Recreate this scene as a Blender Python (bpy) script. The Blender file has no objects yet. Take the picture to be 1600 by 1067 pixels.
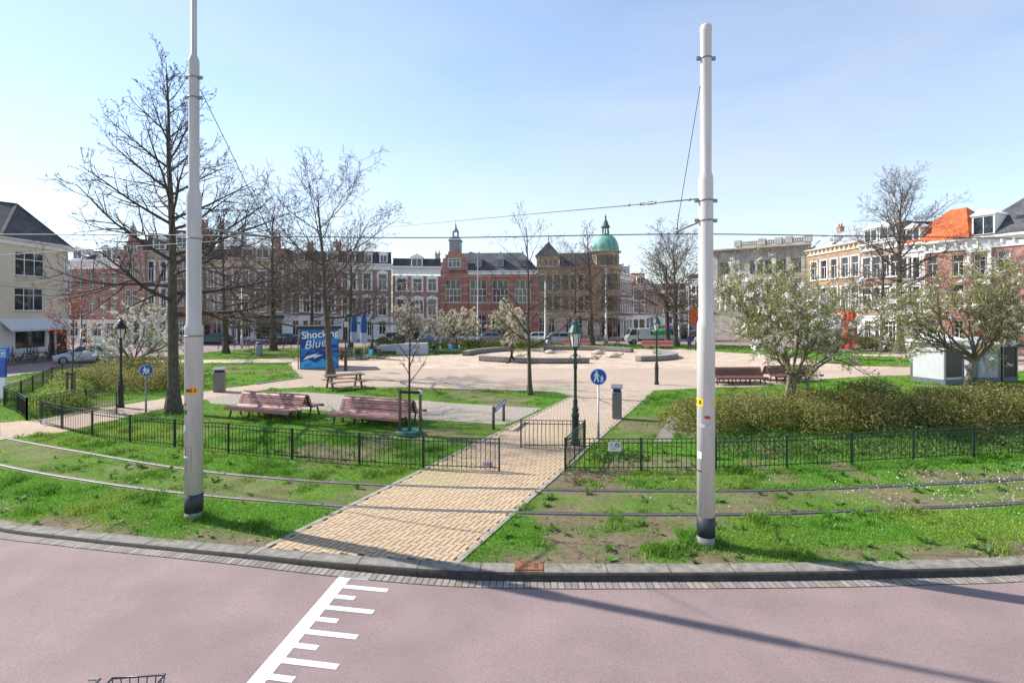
import bpy, math, random
import numpy as np
from mathutils import Vector, Matrix
R = math.radians
SC = bpy.context.scene
COL = SC.collection
# ------------------------------------------------------------------ camera, sky, sun, exposure
F, HZ, CH = 826.0, 487.0, 4.1          # focal length in photo pixels, horizon row, eye height (m)
cam = bpy.data.objects.new("camera", bpy.data.cameras.new("camera")); COL.objects.link(cam)
cam.location = (0, 0, CH); cam.rotation_euler = (R(90), 0, 0)
cam.data.sensor_width = 36; cam.data.lens = 36 * F / 1600; cam.data.shift_y = -46.5 / 1600
cam.data.clip_end = 6000; SC.camera = cam
SUN_EL, SUN_AZ = 41.0, -69.0            # azimuth measured clockwise from +Y
w = bpy.data.worlds.new("World"); SC.world = w; w.use_nodes = True
nt = w.node_tree; bg = nt.nodes["Background"]
sky = nt.nodes.new("ShaderNodeTexSky"); sky.sky_type = 'NISHITA'; sky.sun_disc = False
sky.sun_elevation = R(SUN_EL); sky.sun_rotation = R(SUN_AZ); sky.air_density = 1.0; sky.dust_density = 0.0; sky.ozone_density = 2.1
# thin veil of cirrus: white mixed over the sky where the noise is high, stronger low down
tc = nt.nodes.new("ShaderNodeTexCoord"); mp = nt.nodes.new("ShaderNodeMapping"); mp.inputs['Scale'].default_value = (1.4, 1.4, 6.5)
nz = nt.nodes.new("ShaderNodeTexNoise"); nz.inputs['Scale'].default_value = 1.7; nz.inputs['Detail'].default_value = 7; nz.inputs['Distortion'].default_value = .5
rp = nt.nodes.new("ShaderNodeValToRGB"); rp.color_ramp.elements[0].position = .3; rp.color_ramp.elements[1].position = .85; rp.color_ramp.elements[0].color = (.38, .38, .38, 1)
sp = nt.nodes.new("ShaderNodeSeparateXYZ"); mr = nt.nodes.new("ShaderNodeMapRange")
mr.inputs[1].default_value = 0.02; mr.inputs[2].default_value = .55; mr.inputs[3].default_value = .95; mr.inputs[4].default_value = .3
mu = nt.nodes.new("ShaderNodeMath"); mu.operation = 'MULTIPLY'
mx = nt.nodes.new("ShaderNodeMix"); mx.data_type = 'RGBA'
L_ = nt.links.new
L_(tc.outputs['Generated'], mp.inputs[0]); L_(mp.outputs[0], nz.inputs['Vector']); L_(nz.outputs[0], rp.inputs[0])
L_(tc.outputs['Generated'], sp.inputs[0]); L_(sp.outputs[2], mr.inputs[0]); L_(rp.outputs[0], mu.inputs[0]); L_(mr.outputs[0], mu.inputs[1])
L_(mu.outputs[0], mx.inputs[0]); L_(sky.outputs[0], mx.inputs[6]); mx.inputs[7].default_value = (3.7, 3.75, 3.85, 1)
L_(mx.outputs[2], bg.inputs[0]); bg.inputs[1].default_value = 0.118
sl = bpy.data.lights.new("sun", 'SUN'); sl.energy = 3.5; sl.angle = R(.55); sl.color = (1, .955, .88)
sun = bpy.data.objects.new("sun", sl); COL.objects.link(sun)
sd = Vector((math.sin(R(SUN_AZ)) * math.cos(R(SUN_EL)), math.cos(R(SUN_AZ)) * math.cos(R(SUN_EL)), math.sin(R(SUN_EL))))
sun.rotation_euler = sd.to_track_quat('Z', 'Y').to_euler()
SC.view_settings.view_transform = 'Standard'; SC.view_settings.look = 'None'; SC.view_settings.exposure = 1.1
SC.cycles.max_bounces = 6; SC.cycles.transparent_max_bounces = 8

# ------------------------------------------------------------------ helpers
def G(px, py, z=0.0):                    # photo pixel -> point on the ground (or on height z)
    Y = F * (CH - z) / (py - HZ); return ((px - 800) / F * Y, Y)
def XA(px, Y): return (px - 800) / F * Y
def ZA(py, Y): return CH - (py - HZ) / F * Y
def tag(o, label=None, cat=None, group=None, kind=None):
    if label: o['label'] = label
    if cat: o['category'] = cat
    if group: o['group'] = group
    if kind: o['kind'] = kind
    return o
def empty(name, loc, rz=0, label=None, cat=None, group=None):
    o = bpy.data.objects.new(name, None); COL.objects.link(o); o.location = loc; o.rotation_euler = (0, 0, rz)
    o.empty_display_size = .2; return tag(o, label, cat, group)
def copy_tree(o, parent=None, loc=None, rz=None, label=None, sc=None, group=None):
    c = o.copy(); COL.objects.link(c)
    if parent is not None: c.parent = parent
    for ch in list(o.children): copy_tree(ch, c)
    if loc is not None: c.location = loc
    if rz is not None: c.rotation_euler = (0, 0, rz)
    if sc is not None: c.scale = sc if not isinstance(sc, (int, float)) else (sc,) * 3
    if label: c['label'] = label
    if group: c['group'] = group
    return c
MATS = {}
def mat(name, col, rough=.65, var=.18, scale=6, bump=0, bscale=None, metal=0, spec=.4, col2=None, attr=False, trans=0, coord='Object', stretch=None):
    if name in MATS: return MATS[name]
    m = bpy.data.materials.new(name); m.use_nodes = True; n = m.node_tree; b = n.nodes["Principled BSDF"]
    b.inputs['Roughness'].default_value = rough; b.inputs['Metallic'].default_value = metal
    b.inputs['Specular IOR Level'].default_value = spec
    tc = n.nodes.new("ShaderNodeTexCoord"); vec = tc.outputs[coord]
    if stretch:
        mp = n.nodes.new("ShaderNodeMapping"); mp.inputs['Scale'].default_value = stretch; n.links.new(vec, mp.inputs[0]); vec = mp.outputs[0]
    nz = n.nodes.new("ShaderNodeTexNoise"); nz.inputs['Scale'].default_value = scale; nz.inputs['Detail'].default_value = 5; n.links.new(vec, nz.inputs['Vector'])
    mx = n.nodes.new("ShaderNodeMix"); mx.data_type = 'RGBA'; cl = n.nodes.new("ShaderNodeMapRange")
    cl.inputs[1].default_value = .3; cl.inputs[2].default_value = .7; n.links.new(nz.outputs[0], cl.inputs[0]); n.links.new(cl.outputs[0], mx.inputs[0])
    a = [c * (1 - var) for c in col]; c2 = list(col2) if col2 else [min(1, c * (1 + var)) for c in col]
    mx.inputs[6].default_value = (*a, 1); mx.inputs[7].default_value = (*c2, 1); out = mx.outputs[2]
    if attr:
        at = n.nodes.new("ShaderNodeVertexColor"); at.layer_name = "Col"; m2 = n.nodes.new("ShaderNodeMix"); m2.data_type = 'RGBA'; m2.blend_type = 'MULTIPLY'
        m2.inputs[0].default_value = 1; n.links.new(out, m2.inputs[6]); n.links.new(at.outputs[0], m2.inputs[7]); out = m2.outputs[2]
    n.links.new(out, b.inputs['Base Color'])
    if bump:
        nb = n.nodes.new("ShaderNodeTexNoise"); nb.inputs['Scale'].default_value = bscale or scale * 4; nb.inputs['Detail'].default_value = 4; n.links.new(vec, nb.inputs['Vector'])
        bp = n.nodes.new("ShaderNodeBump"); bp.inputs['Strength'].default_value = bump; bp.inputs['Distance'].default_value = .02
        n.links.new(nb.outputs[0], bp.inputs['Height']); n.links.new(bp.outputs[0], b.inputs['Normal'])
    if trans:
        tr = n.nodes.new("ShaderNodeBsdfTranslucent"); ms = n.nodes.new("ShaderNodeMixShader"); ms.inputs[0].default_value = trans
        n.links.new(out, tr.inputs[0]); n.links.new(b.outputs[0], ms.inputs[1]); n.links.new(tr.outputs[0], ms.inputs[2])
        n.links.new(ms.outputs[0], n.nodes["Material Output"].inputs[0])
    MATS[name] = m; return m
def brick_mat(name, col, mortar=(.42, .38, .34), bands=None, bw=.22, bh=.065, var=.25):
    """brick wall: brick texture in wall coordinates, weathering noise, optional pale stone bands (period, share, colour)"""
    if name in MATS: return MATS[name]
    m = bpy.data.materials.new(name); m.use_nodes = True; n = m.node_tree; b = n.nodes["Principled BSDF"]; lk = n.links.new
    b.inputs['Roughness'].default_value = .85; b.inputs['Specular IOR Level'].default_value = .2
    tc = n.nodes.new("ShaderNodeTexCoord"); s = n.nodes.new("ShaderNodeSeparateXYZ"); lk(tc.outputs['Object'], s.inputs[0])
    ad = n.nodes.new("ShaderNodeMath"); lk(s.outputs[0], ad.inputs[0]); lk(s.outputs[1], ad.inputs[1])
    cb = n.nodes.new("ShaderNodeCombineXYZ"); lk(ad.outputs[0], cb.inputs[0]); lk(s.outputs[2], cb.inputs[1])
    br = n.nodes.new("ShaderNodeTexBrick"); lk(cb.outputs[0], br.inputs[0]); br.inputs['Scale'].default_value = 1
    br.inputs['Brick Width'].default_value = bw; br.inputs['Row Height'].default_value = bh; br.inputs['Mortar Size'].default_value = .007
    br.inputs['Color1'].default_value = (*[c * (1 - var) for c in col], 1); br.inputs['Color2'].default_value = (*[c * (1 + var) for c in col], 1); br.inputs['Mortar'].default_value = (*mortar, 1)
    nz = n.nodes.new("ShaderNodeTexNoise"); nz.inputs['Scale'].default_value = .9; nz.inputs['Detail'].default_value = 6; lk(tc.outputs['Object'], nz.inputs['Vector'])
    mr = n.nodes.new("ShaderNodeMapRange"); mr.inputs[1].default_value = .25; mr.inputs[2].default_value = .75; mr.inputs[3].default_value = .72; mr.inputs[4].default_value = 1.22; lk(nz.outputs[0], mr.inputs[0])
    mx = n.nodes.new("ShaderNodeMix"); mx.data_type = 'RGBA'; mx.blend_type = 'MULTIPLY'; mx.inputs[0].default_value = 1
    lk(br.outputs[0], mx.inputs[6]); lk(mr.outputs[0], mx.inputs[7]); out = mx.outputs[2]
    if bands:
        dv = n.nodes.new("ShaderNodeMath"); dv.operation = 'DIVIDE'; dv.inputs[1].default_value = bands[0]; lk(s.outputs[2], dv.inputs[0])
        fr = n.nodes.new("ShaderNodeMath"); fr.operation = 'FRACT'; lk(dv.outputs[0], fr.inputs[0])
        lt = n.nodes.new("ShaderNodeMath"); lt.operation = 'LESS_THAN'; lt.inputs[1].default_value = bands[1]; lk(fr.outputs[0], lt.inputs[0])
        m3 = n.nodes.new("ShaderNodeMix"); m3.data_type = 'RGBA'; lk(lt.outputs[0], m3.inputs[0]); lk(out, m3.inputs[6]); m3.inputs[7].default_value = (*bands[2], 1); out = m3.outputs[2]
    lk(out, b.inputs['Base Color']); MATS[name] = m; return m
def tile_mat(name, col, bw=.3, bh=.28):
    return brick_mat(name, col, mortar=[c * .45 for c in col], bw=bw, bh=bh, var=.22)
def glass_mat(name, dark=(.025, .03, .035), pale=(.2, .2, .2), thr=.64):
    if name in MATS: return MATS[name]
    m = bpy.data.materials.new(name); m.use_nodes = True; n = m.node_tree; b = n.nodes["Principled BSDF"]; lk = n.links.new
    oi = n.nodes.new("ShaderNodeObjectInfo"); tc = n.nodes.new("ShaderNodeTexCoord")
    nz = n.nodes.new("ShaderNodeTexNoise"); nz.inputs['Scale'].default_value = 1.1; nz.noise_dimensions = '4D'; lk(tc.outputs['Object'], nz.inputs['Vector'])
    m10 = n.nodes.new("ShaderNodeMath"); m10.operation = 'MULTIPLY'; m10.inputs[1].default_value = 40; lk(oi.outputs['Random'], m10.inputs[0]); lk(m10.outputs[0], nz.inputs['W'])
    rp = n.nodes.new("ShaderNodeValToRGB"); rp.color_ramp.elements[0].position = thr - .06; rp.color_ramp.elements[1].position = thr + .08
    rp.color_ramp.elements[0].color = (*dark, 1); rp.color_ramp.elements[1].color = (*pale, 1); lk(nz.outputs[0], rp.inputs[0]); lk(rp.outputs[0], b.inputs['Base Color'])
    b.inputs['Roughness'].default_value = .06; b.inputs['Specular IOR Level'].default_value = .8; b.inputs['Coat Weight'].default_value = .2; b.inputs['Coat Roughness'].default_value = .03
    MATS[name] = m; return m

class MB:
    """collects boxes, bars, tubes, lathes and prisms; build() links them as ONE mesh object"""
    def __init__(s): s.v = []; s.f = []; s.sm = []; s.mi = []; s.m = 0
    def add(s, vs, fs, smooth=False):
        k = len(s.v); s.v += [tuple(p) for p in vs]
        for f in fs: s.f.append([i + k for i in f]); s.sm.append(smooth); s.mi.append(s.m)
        return s
    def box(s, x0, x1, y0, y1, z0, z1):
        return s.add([(x0, y0, z0), (x1, y0, z0), (x1, y1, z0), (x0, y1, z0), (x0, y0, z1), (x1, y0, z1), (x1, y1, z1), (x0, y1, z1)],
                     [(3, 2, 1, 0), (4, 5, 6, 7), (0, 1, 5, 4), (1, 2, 6, 5), (2, 3, 7, 6), (3, 0, 4, 7)])
    def bar(s, p, q, w, h=None, up=(0, 0, 1)):
        p, q = Vector(p), Vector(q); h = h or w; d = (q - p).normalized(); u = Vector(up)
        if abs(d.dot(u)) > .98: u = Vector((0, 1, 0))
        a = d.cross(u).normalized() * w / 2; b = a.cross(d).normalized() * h / 2
        vs = [p - a - b, p + a - b, p + a + b, p - a + b, q - a - b, q + a - b, q + a + b, q - a + b]
        return s.add(vs, [(0, 1, 2, 3), (7, 6, 5, 4), (0, 4, 5, 1), (1, 5, 6, 2), (2, 6, 7, 3), (3, 7, 4, 0)])
    def tube(s, pts, r, n=8, cap=True, close=False):
        pts = [Vector(p) for p in pts]; m = len(pts)
        if not hasattr(r, '__len__'): r = [r] * m
        vs = []; u = None
        for i, p in enumerate(pts):
            if close: d = (pts[(i + 1) % m] - pts[i - 1]).normalized()
            else: d = (pts[min(i + 1, m - 1)] - pts[max(i - 1, 0)]).normalized()
            if u is None:
                u = Vector((0, 0, 1)) if abs(d.z) < .9 else Vector((1, 0, 0))
            u = (u - d * u.dot(d)).normalized(); w_ = d.cross(u)
            for k in range(n):
                a = 2 * math.pi * k / n; vs.append(p + (u * math.cos(a) + w_ * math.sin(a)) * r[i])
        fs = [(i * n + k, i * n + (k + 1) % n, (i + 1) * n + (k + 1) % n, (i + 1) * n + k) for i in range(m - 1) for k in range(n)]
        if close: fs += [((m - 1) * n + k, (m - 1) * n + (k + 1) % n, (k + 1) % n, k) for k in range(n)]
        s.add(vs, fs, True)
        if cap and not close:
            k0 = len(s.v) - len(vs)
            s.f.append([k0 + k for k in range(n)][::-1]); s.f.append([k0 + (m - 1) * n + k for k in range(n)]); s.sm += [False] * 2; s.mi += [s.m] * 2
        return s
    def lathe(s, prof, n=16, c=(0, 0, 0), sx=1, sy=1, smooth=True):
        vs = [(c[0] + r * sx * math.cos(2 * math.pi * k / n), c[1] + r * sy * math.sin(2 * math.pi * k / n), c[2] + z) for r, z in prof for k in range(n)]
        m = len(prof)
        fs = [(i * n + k, i * n + (k + 1) % n, (i + 1) * n + (k + 1) % n, (i + 1) * n + k) for i in range(m - 1) for k in range(n)]
        s.add(vs, fs, smooth); k0 = len(s.v) - len(vs)
        if prof[0][0] > .001: s.f.append([k0 + k for k in range(n)][::-1]); s.sm.append(False); s.mi.append(s.m)
        if prof[-1][0] > .001: s.f.append([k0 + (m - 1) * n + k for k in range(n)]); s.sm.append(False); s.mi.append(s.m)
        return s
    def prism(s, poly, z0, z1):                      # poly in xy
        n = len(poly); vs = [(x, y, z0) for x, y in poly] + [(x, y, z1) for x, y in poly]
        return s.add(vs, [tuple(range(n))[::-1], tuple(range(n, 2 * n))] + [(i, (i + 1) % n, n + (i + 1) % n, n + i) for i in range(n)])
    def prism_y(s, poly, y0, y1):                    # poly in xz, counter-clockwise seen from -y
        n = len(poly); vs = [(x, y0, z) for x, z in poly] + [(x, y1, z) for x, z in poly]
        return s.add(vs, [tuple(range(n)), tuple(range(n, 2 * n))[::-1]] + [((i + 1) % n, i, n + i, n + (i + 1) % n) for i in range(n)])
    def prism_x(s, poly, x0, x1, smooth=False):      # poly in yz
        n = len(poly); vs = [(x0, y, z) for y, z in poly] + [(x1, y, z) for y, z in poly]
        s.add(vs, [tuple(range(n))[::-1], tuple(range(n, 2 * n))]); k = len(s.v) - 2 * n
        for i in range(n): s.f.append([k + i, k + (i + 1) % n, k + n + (i + 1) % n, k + n + i]); s.sm.append(smooth); s.mi.append(s.m)
        return s
    def ball(s, c, rx, ry=None, rz=None, n=12, m=8):
        ry = ry or rx; rz = rz or rx; vs = []
        for i in range(1, m):
            t = math.pi * i / m
            vs += [(c[0] + rx * math.sin(t) * math.cos(2 * math.pi * k / n), c[1] + ry * math.sin(t) * math.sin(2 * math.pi * k / n), c[2] - rz * math.cos(t)) for k in range(n)]
        vs += [(c[0], c[1], c[2] - rz), (c[0], c[1], c[2] + rz)]; b, t = len(vs) - 2, len(vs) - 1
        fs = [(i * n + k, i * n + (k + 1) % n, (i + 1) * n + (k + 1) % n, (i + 1) * n + k) for i in range(m - 2) for k in range(n)]
        fs += [(b, (k + 1) % n, k) for k in range(n)] + [(t, (m - 2) * n + k, (m - 2) * n + (k + 1) % n) for k in range(n)]
        return s.add(vs, fs, True)
    def build(s, name, mats, parent=None, loc=None, rz=0, bevel=0):
        me = bpy.data.meshes.new(name); me.from_pydata(s.v, [], s.f)
        if not isinstance(mats, (list, tuple)): mats = [mats]
        for m in mats: me.materials.append(m)
        me.polygons.foreach_set('use_smooth', s.sm); me.polygons.foreach_set('material_index', s.mi); me.update()
        o = bpy.data.objects.new(name, me); COL.objects.link(o)
        if parent is not None: o.parent = parent
        if loc is not None: o.location = loc
        if rz: o.rotation_euler = (0, 0, rz)
        if bevel:
            b = o.modifiers.new("bevel", 'BEVEL'); b.width = bevel; b.segments = 2; b.limit_method = 'ANGLE'
        return o
def np_obj(name, V, Fc, m, parent=None, colors=None, smooth=False, loc=None):
    """fast mesh from numpy: V (n,3), Fc (k,3|4) or list of such arrays, colors per vertex (n,3)"""
    me = bpy.data.meshes.new(name); V = np.asarray(V, np.float32)
    Fl = [f for f in (Fc if isinstance(Fc, list) else [Fc]) if len(f)]
    li = np.concatenate([np.asarray(f, np.int32).ravel() for f in Fl]); ct = np.concatenate([np.full(len(f), f.shape[1], np.int32) for f in Fl])
    st = np.concatenate([[0], np.cumsum(ct)[:-1]]).astype(np.int32)
    me.vertices.add(len(V)); me.vertices.foreach_set('co', V.ravel()); me.loops.add(len(li)); me.loops.foreach_set('vertex_index', li)
    me.polygons.add(len(ct)); me.polygons.foreach_set('loop_start', st); me.polygons.foreach_set('loop_total', ct)
    if smooth: me.polygons.foreach_set('use_smooth', np.ones(len(ct), bool))
    if colors is not None:
        ca = me.color_attributes.new("Col", 'FLOAT_COLOR', 'POINT'); c4 = np.ones((len(V), 4), np.float32); c4[:, :3] = colors; ca.data.foreach_set('color', c4.ravel())
    me.update(calc_edges=True); me.validate()
    for mm in (m if isinstance(m, (list, tuple)) else [m]): me.materials.append(mm)
    o = bpy.data.objects.new(name, me); COL.objects.link(o)
    if parent is not None: o.parent = parent
    if loc is not None: o.location = loc
    return o
def inpoly(X, Y, poly):
    c = np.zeros(X.shape, bool); n = len(poly)
    for i in range(n):
        x0, y0 = poly[i]; x1, y1 = poly[(i + 1) % n]
        if y0 == y1: continue
        t = ((y0 > Y) != (y1 > Y)) & (X < (x1 - x0) * (Y - y0) / (y1 - y0) + x0); c ^= t
    return c
def vnoise(X, Y, s, seed=0):
    x = X / s; y = Y / s; xi = np.floor(x).astype(np.int64); yi = np.floor(y).astype(np.int64); fx = x - xi; fy = y - yi
    def h(a, b):
        v = np.sin((a * 127.1 + b * 311.7 + seed * 74.7)) * 43758.5453; return v - np.floor(v)
    fx = fx * fx * (3 - 2 * fx); fy = fy * fy * (3 - 2 * fy)
    return (h(xi, yi) * (1 - fx) + h(xi + 1, yi) * fx) * (1 - fy) + (h(xi, yi + 1) * (1 - fx) + h(xi + 1, yi + 1) * fx) * fy
def fbm(X, Y, s, seed=0, o=4):
    r = 0; a = .5
    for k in range(o): r = r + a * vnoise(X, Y, s / 2 ** k, seed + k * 7); a *= .5
    return r / (1 - .5 ** o)
def spline(pts, n=8, closed=False):
    P = [Vector(p) for p in pts]; m = len(P); out = []
    for i in range(m if closed else m - 1):
        g = lambda k: P[k % m] if closed else P[max(0, min(m - 1, k))]
        p0, p1, p2, p3 = g(i - 1), g(i), g(i + 1), g(i + 2)
        for j in range(n):
            t = j / n; out.append(.5 * ((2 * p1) + (p2 - p0) * t + (2 * p0 - 5 * p1 + 4 * p2 - p3) * t * t + (3 * p1 - p0 - 3 * p2 + p3) * t ** 3))
    if not closed: out.append(P[-1])
    return out
def even(pts, step):                     # resample a polyline at even spacing
    out = [pts[0].copy()]; acc = 0
    for a, b in zip(pts, pts[1:]):
        d = (b - a).length; t = step - acc
        while t <= d: out.append(a.lerp(b, t / d)); t += step
        acc = (acc + d) % step
    return out
def text(s, size, m, parent, loc, rot=(R(90), 0, 0), off=0, shear=0, ext=.002, align='CENTER', sub='lettering', sp=1):
    c = bpy.data.curves.new(sub, 'FONT'); c.body = s; c.size = size; c.align_x = align; c.align_y = 'CENTER'; c.offset = off; c.shear = shear; c.extrude = ext; c.space_character = sp
    c.materials.append(m); o = bpy.data.objects.new(sub, c); COL.objects.link(o); o.parent = parent; o.location = loc; o.rotation_euler = rot
    bpy.context.view_layer.update(); me = bpy.data.meshes.new_from_object(o.evaluated_get(bpy.context.evaluated_depsgraph_get())); q = bpy.data.objects.new(sub, me); COL.objects.link(q); q.parent = parent; q.location = loc; q.rotation_euler = rot
    bpy.data.objects.remove(o); return q

# ------------------------------------------------------------------ common materials
WHITE = mat("white_paint", (.8, .8, .78), .55, .06, 3)
CREAM = mat("cream_paint", (.66, .555, .43), .7, .06, 1.5)
BLACKM = mat("black_paint", (.018, .02, .02), .45, .1, 5)
GREENM = mat("dark_green_paint", (.012, .035, .028), .4, .1, 5)
STEEL = mat("galvanised_steel", (.24, .245, .25), .42, .12, 20, metal=.6)
RUBBER = mat("rubber", (.02, .02, .02), .8, .1, 10)
GLASS = glass_mat("window_glass")
SHOPG = glass_mat("shop_glass", dark=(.015, .018, .02), pale=(.12, .12, .11), thr=.6)
WOODG = mat("weathered_wood", (.17, .125, .09), .8, .25, 4, bump=.3, stretch=(3, 3, 12))
REDWOOD = mat("red_brown_slats", (.36, .165, .14), .5, .2, 3, bump=.12, stretch=(1, 12, 12), spec=.5)
BLUEM = mat("traffic_blue", (.012, .09, .42), .35, .05, 5)
BARK = mat("bark", (.085, .068, .05), .9, .35, 5, bump=.8, bscale=14, stretch=(3, 3, 1), col2=(.13, .115, .08))
TWIGF = mat("far_twigs", (.15, .112, .088), .9, .2, 2); TWIGM = mat("olive_twigs", (.19, .165, .11), .9, .25, 3)
TWIG = mat("twigs", (.07, .053, .045), .9, .2, 3)
SLATE = tile_mat("slate_roof", (.075, .075, .085), .28, .2)
TILEG = tile_mat("grey_roof_tiles", (.1, .1, .105))
TILEO = tile_mat("orange_roof_tiles", (.5, .13, .05))
LEAD = mat("lead_sheet", (.24, .26, .29), .5, .15, 3, metal=.2)
STONE = mat("pale_stone", (.46, .42, .36), .8, .16, 2, bump=.15)
# ------------------------------------------------------------------ ground: road sheet, park island, kerb, paving
def sstep(a, b, x):
    t = np.clip((x - a) / (b - a), 0, 1); return t * t * (3 - 2 * t)
def road_z(x): return -0.035 - 0.085 * sstep(-6.0, -0.5, np.asarray(x, float))
ASPH = mat("pink_asphalt", (.255, .182, .173), .85, .08, 1.1, bump=.4, bscale=160, col2=(.288, .207, .197))
def asphalt_detail(m):                    # fine pale and dark stone chips of the wearing course
    n = m.node_tree; b = n.nodes["Principled BSDF"]; src = b.inputs['Base Color'].links[0].from_socket
    tc = n.nodes.new("ShaderNodeTexCoord"); nz = n.nodes.new("ShaderNodeTexNoise"); nz.inputs['Scale'].default_value = 70; nz.inputs['Detail'].default_value = 3
    n.links.new(tc.outputs['Object'], nz.inputs['Vector']); mr = n.nodes.new("ShaderNodeMapRange")
    mr.inputs[1].default_value = .3; mr.inputs[2].default_value = .7; mr.inputs[3].default_value = .78; mr.inputs[4].default_value = 1.22; n.links.new(nz.outputs[0], mr.inputs[0])
    n2 = n.nodes.new("ShaderNodeTexNoise"); n2.inputs['Scale'].default_value = .35; n2.inputs['Detail'].default_value = 6; n2.inputs['Distortion'].default_value = 1; n.links.new(tc.outputs['Object'], n2.inputs['Vector'])
    m2 = n.nodes.new("ShaderNodeMapRange"); m2.inputs[1].default_value = .35; m2.inputs[2].default_value = .65; m2.inputs[3].default_value = .96; m2.inputs[4].default_value = 1.04; n.links.new(n2.outputs[0], m2.inputs[0])
    mm = n.nodes.new("ShaderNodeMath"); mm.operation = 'MULTIPLY'; n.links.new(mr.outputs[0], mm.inputs[0]); n.links.new(m2.outputs[0], mm.inputs[1])
    mp = n.nodes.new("ShaderNodeMapping"); mp.inputs['Scale'].default_value = (.06, 1.3, 1); mp.inputs['Rotation'].default_value = (0, 0, R(4)); n.links.new(tc.outputs['Object'], mp.inputs[0])
    n3 = n.nodes.new("ShaderNodeTexNoise"); n3.inputs['Scale'].default_value = 1.0; n3.inputs['Detail'].default_value = 4; n.links.new(mp.outputs[0], n3.inputs['Vector'])
    m3 = n.nodes.new("ShaderNodeMapRange"); m3.inputs[1].default_value = .3; m3.inputs[2].default_value = .7; m3.inputs[3].default_value = .94; m3.inputs[4].default_value = 1.04; n.links.new(n3.outputs[0], m3.inputs[0])
    m4 = n.nodes.new("ShaderNodeMath"); m4.operation = 'MULTIPLY'; n.links.new(mm.outputs[0], m4.inputs[0]); n.links.new(m3.outputs[0], m4.inputs[1]); mm = m4
    mx = n.nodes.new("ShaderNodeMix"); mx.data_type = 'RGBA'; mx.blend_type = 'MULTIPLY'; mx.inputs[0].default_value = 1
    n.links.new(src, mx.inputs[6]); n.links.new(mm.outputs[0], mx.inputs[7]); n.links.new(mx.outputs[2], b.inputs['Base Color'])
asphalt_detail(ASPH)
xs = np.concatenate([[-3000, -400, -120, -60], np.arange(-30, 30.1, .5), [60, 120, 400, 3000]]); ys = np.array([-60, -10, 0, 3, 6, 8, 10, 12, 20, 40, 80, 160, 400, 3500.])
gx, gy = np.meshgrid(xs, ys); gz = road_z(gx); nx, ny = len(xs), len(ys)
ii = (np.arange(ny - 1)[:, None] * nx + np.arange(nx - 1)).ravel()
road = np_obj("road", np.stack([gx, gy, gz], -1).reshape(-1, 3), np.stack([ii, ii + 1, ii + nx + 1, ii + nx], 1), ASPH)
tag(road, 'pale pink asphalt road curving round the square', kind='structure')

kb_px = [(0, 812), (150, 832), (300, 847), (415, 857), (540, 868), (712, 879), (860, 882), (1000, 882), (1200, 881), (1400, 877), (1600, 869)]
kb = [Vector((*G(*p), 0)) for p in kb_px]
right_edge = [(14, 9.7), (20, 11.6), (27, 15.5), (33, 22), (36.5, 31), (37.5, 42), (36.5, 52), (32, 60), (24, 65.5), (12, 66.5), (2, 66), (-10, 64), (-20, 60.5), (-29, 57.5)]
left_edge = [(-31.2, 48), (-32, 40), (-31.5, 33), (-28.5, 26), (-23.5, 19.6), (-18, 15), (-13.5, 12)]
loop = [Vector((*p, 0)) for p in left_edge] + kb + [Vector((*p, 0)) for p in right_edge]
edge = spline(loop, 8, True); ISL = [(p.x, p.y) for p in edge]
def off(pts, d, closed=True):            # offset a closed polyline outward (island runs counter-clockwise)
    n = len(pts); out = []
    for i in range(n):
        t = (pts[(i + 1) % n] - pts[i - 1]); t.z = 0; t.normalize(); out.append(pts[i] + Vector((t.y, -t.x, 0)) * d)
    return out
KW = .30
def ring(name, a, za, b, zb, m, kind='structure', label=None):
    n = len(a); V = [(p.x, p.y, za(p)) for p in a] + [(p.x, p.y, zb(p)) for p in b]
    o = np_obj(name, V, np.array([(i, n + i, n + (i + 1) % n, (i + 1) % n) for i in range(n)]), m); return tag(o, label, kind=kind)
# kerb: stone profile all the way round, with open joints every metre
KERBM = mat("kerb_stone", (.205, .183, .155), .85, .25, 7, bump=.5, bscale=70, col2=(.29, .262, .225))
ev = even(edge + [edge[0]], .125)[:-1]; n = len(ev); o1 = off(ev, 0); o2 = off(ev, KW - .035); o3 = off(ev, KW); o4 = off(ev, KW + .02)
rz = lambda p: float(road_z(p.x)); V = []; fl = lambda p: 0.022 + rz(p) * .12
for P, zf in ((o1, lambda p: -.02), (o1, lambda p: .022), (o2, fl), (o3, lambda p: fl(p) - .03), (o4, lambda p: rz(p) - .02)):
    V += [(p.x, p.y, zf(p)) for p in P]
fc = []
for i in range(n):
    if i % 8 == 7 and ev[i].y < 16: k1 = i + .75
    for r in range(4):
        j = (i + 1) % n
        fc.append((r * n + i, (r + 1) * n + i, (r + 1) * n + j, r * n + j))
kerb = tag(np_obj("kerb", V, np.array(fc), [KERBM, mat('kerb_dark_front', (.045, .04, .035), .9, .3, 9, bump=.3)]), 'grey granite kerb along the edge of the square', kind='structure')
kerb.data.polygons.foreach_set('material_index', np.array([1 if (k % 4) >= 2 else 0 for k in range(len(fc))], np.int32)); jn = MB()  # front chamfer and front face use the darker second material
for i in range(0, n, 8):
    p = ev[i]
    if p.y < 14 and -14 < p.x < 13:
        t = (ev[(i + 1) % n] - p).normalized(); q = Vector((t.y, -t.x, 0)); a = p + q * .0; b = p + q * (KW - .03)
        jn.bar((a.x, a.y, .0195), (b.x, b.y, fl(b) - .0005), .012, .009); c = p + q * (KW + .004); jn.bar((c.x, c.y, fl(c) - .032), (c.x + q.x * .012, c.y + q.y * .012, rz(c) + .004), .012, .008, up=(t.x, t.y, 0))
tag(jn.build("kerb_joints", mat("joint_dirt", (.05, .042, .035), .95, .2, 9)), kind='structure')
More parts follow.
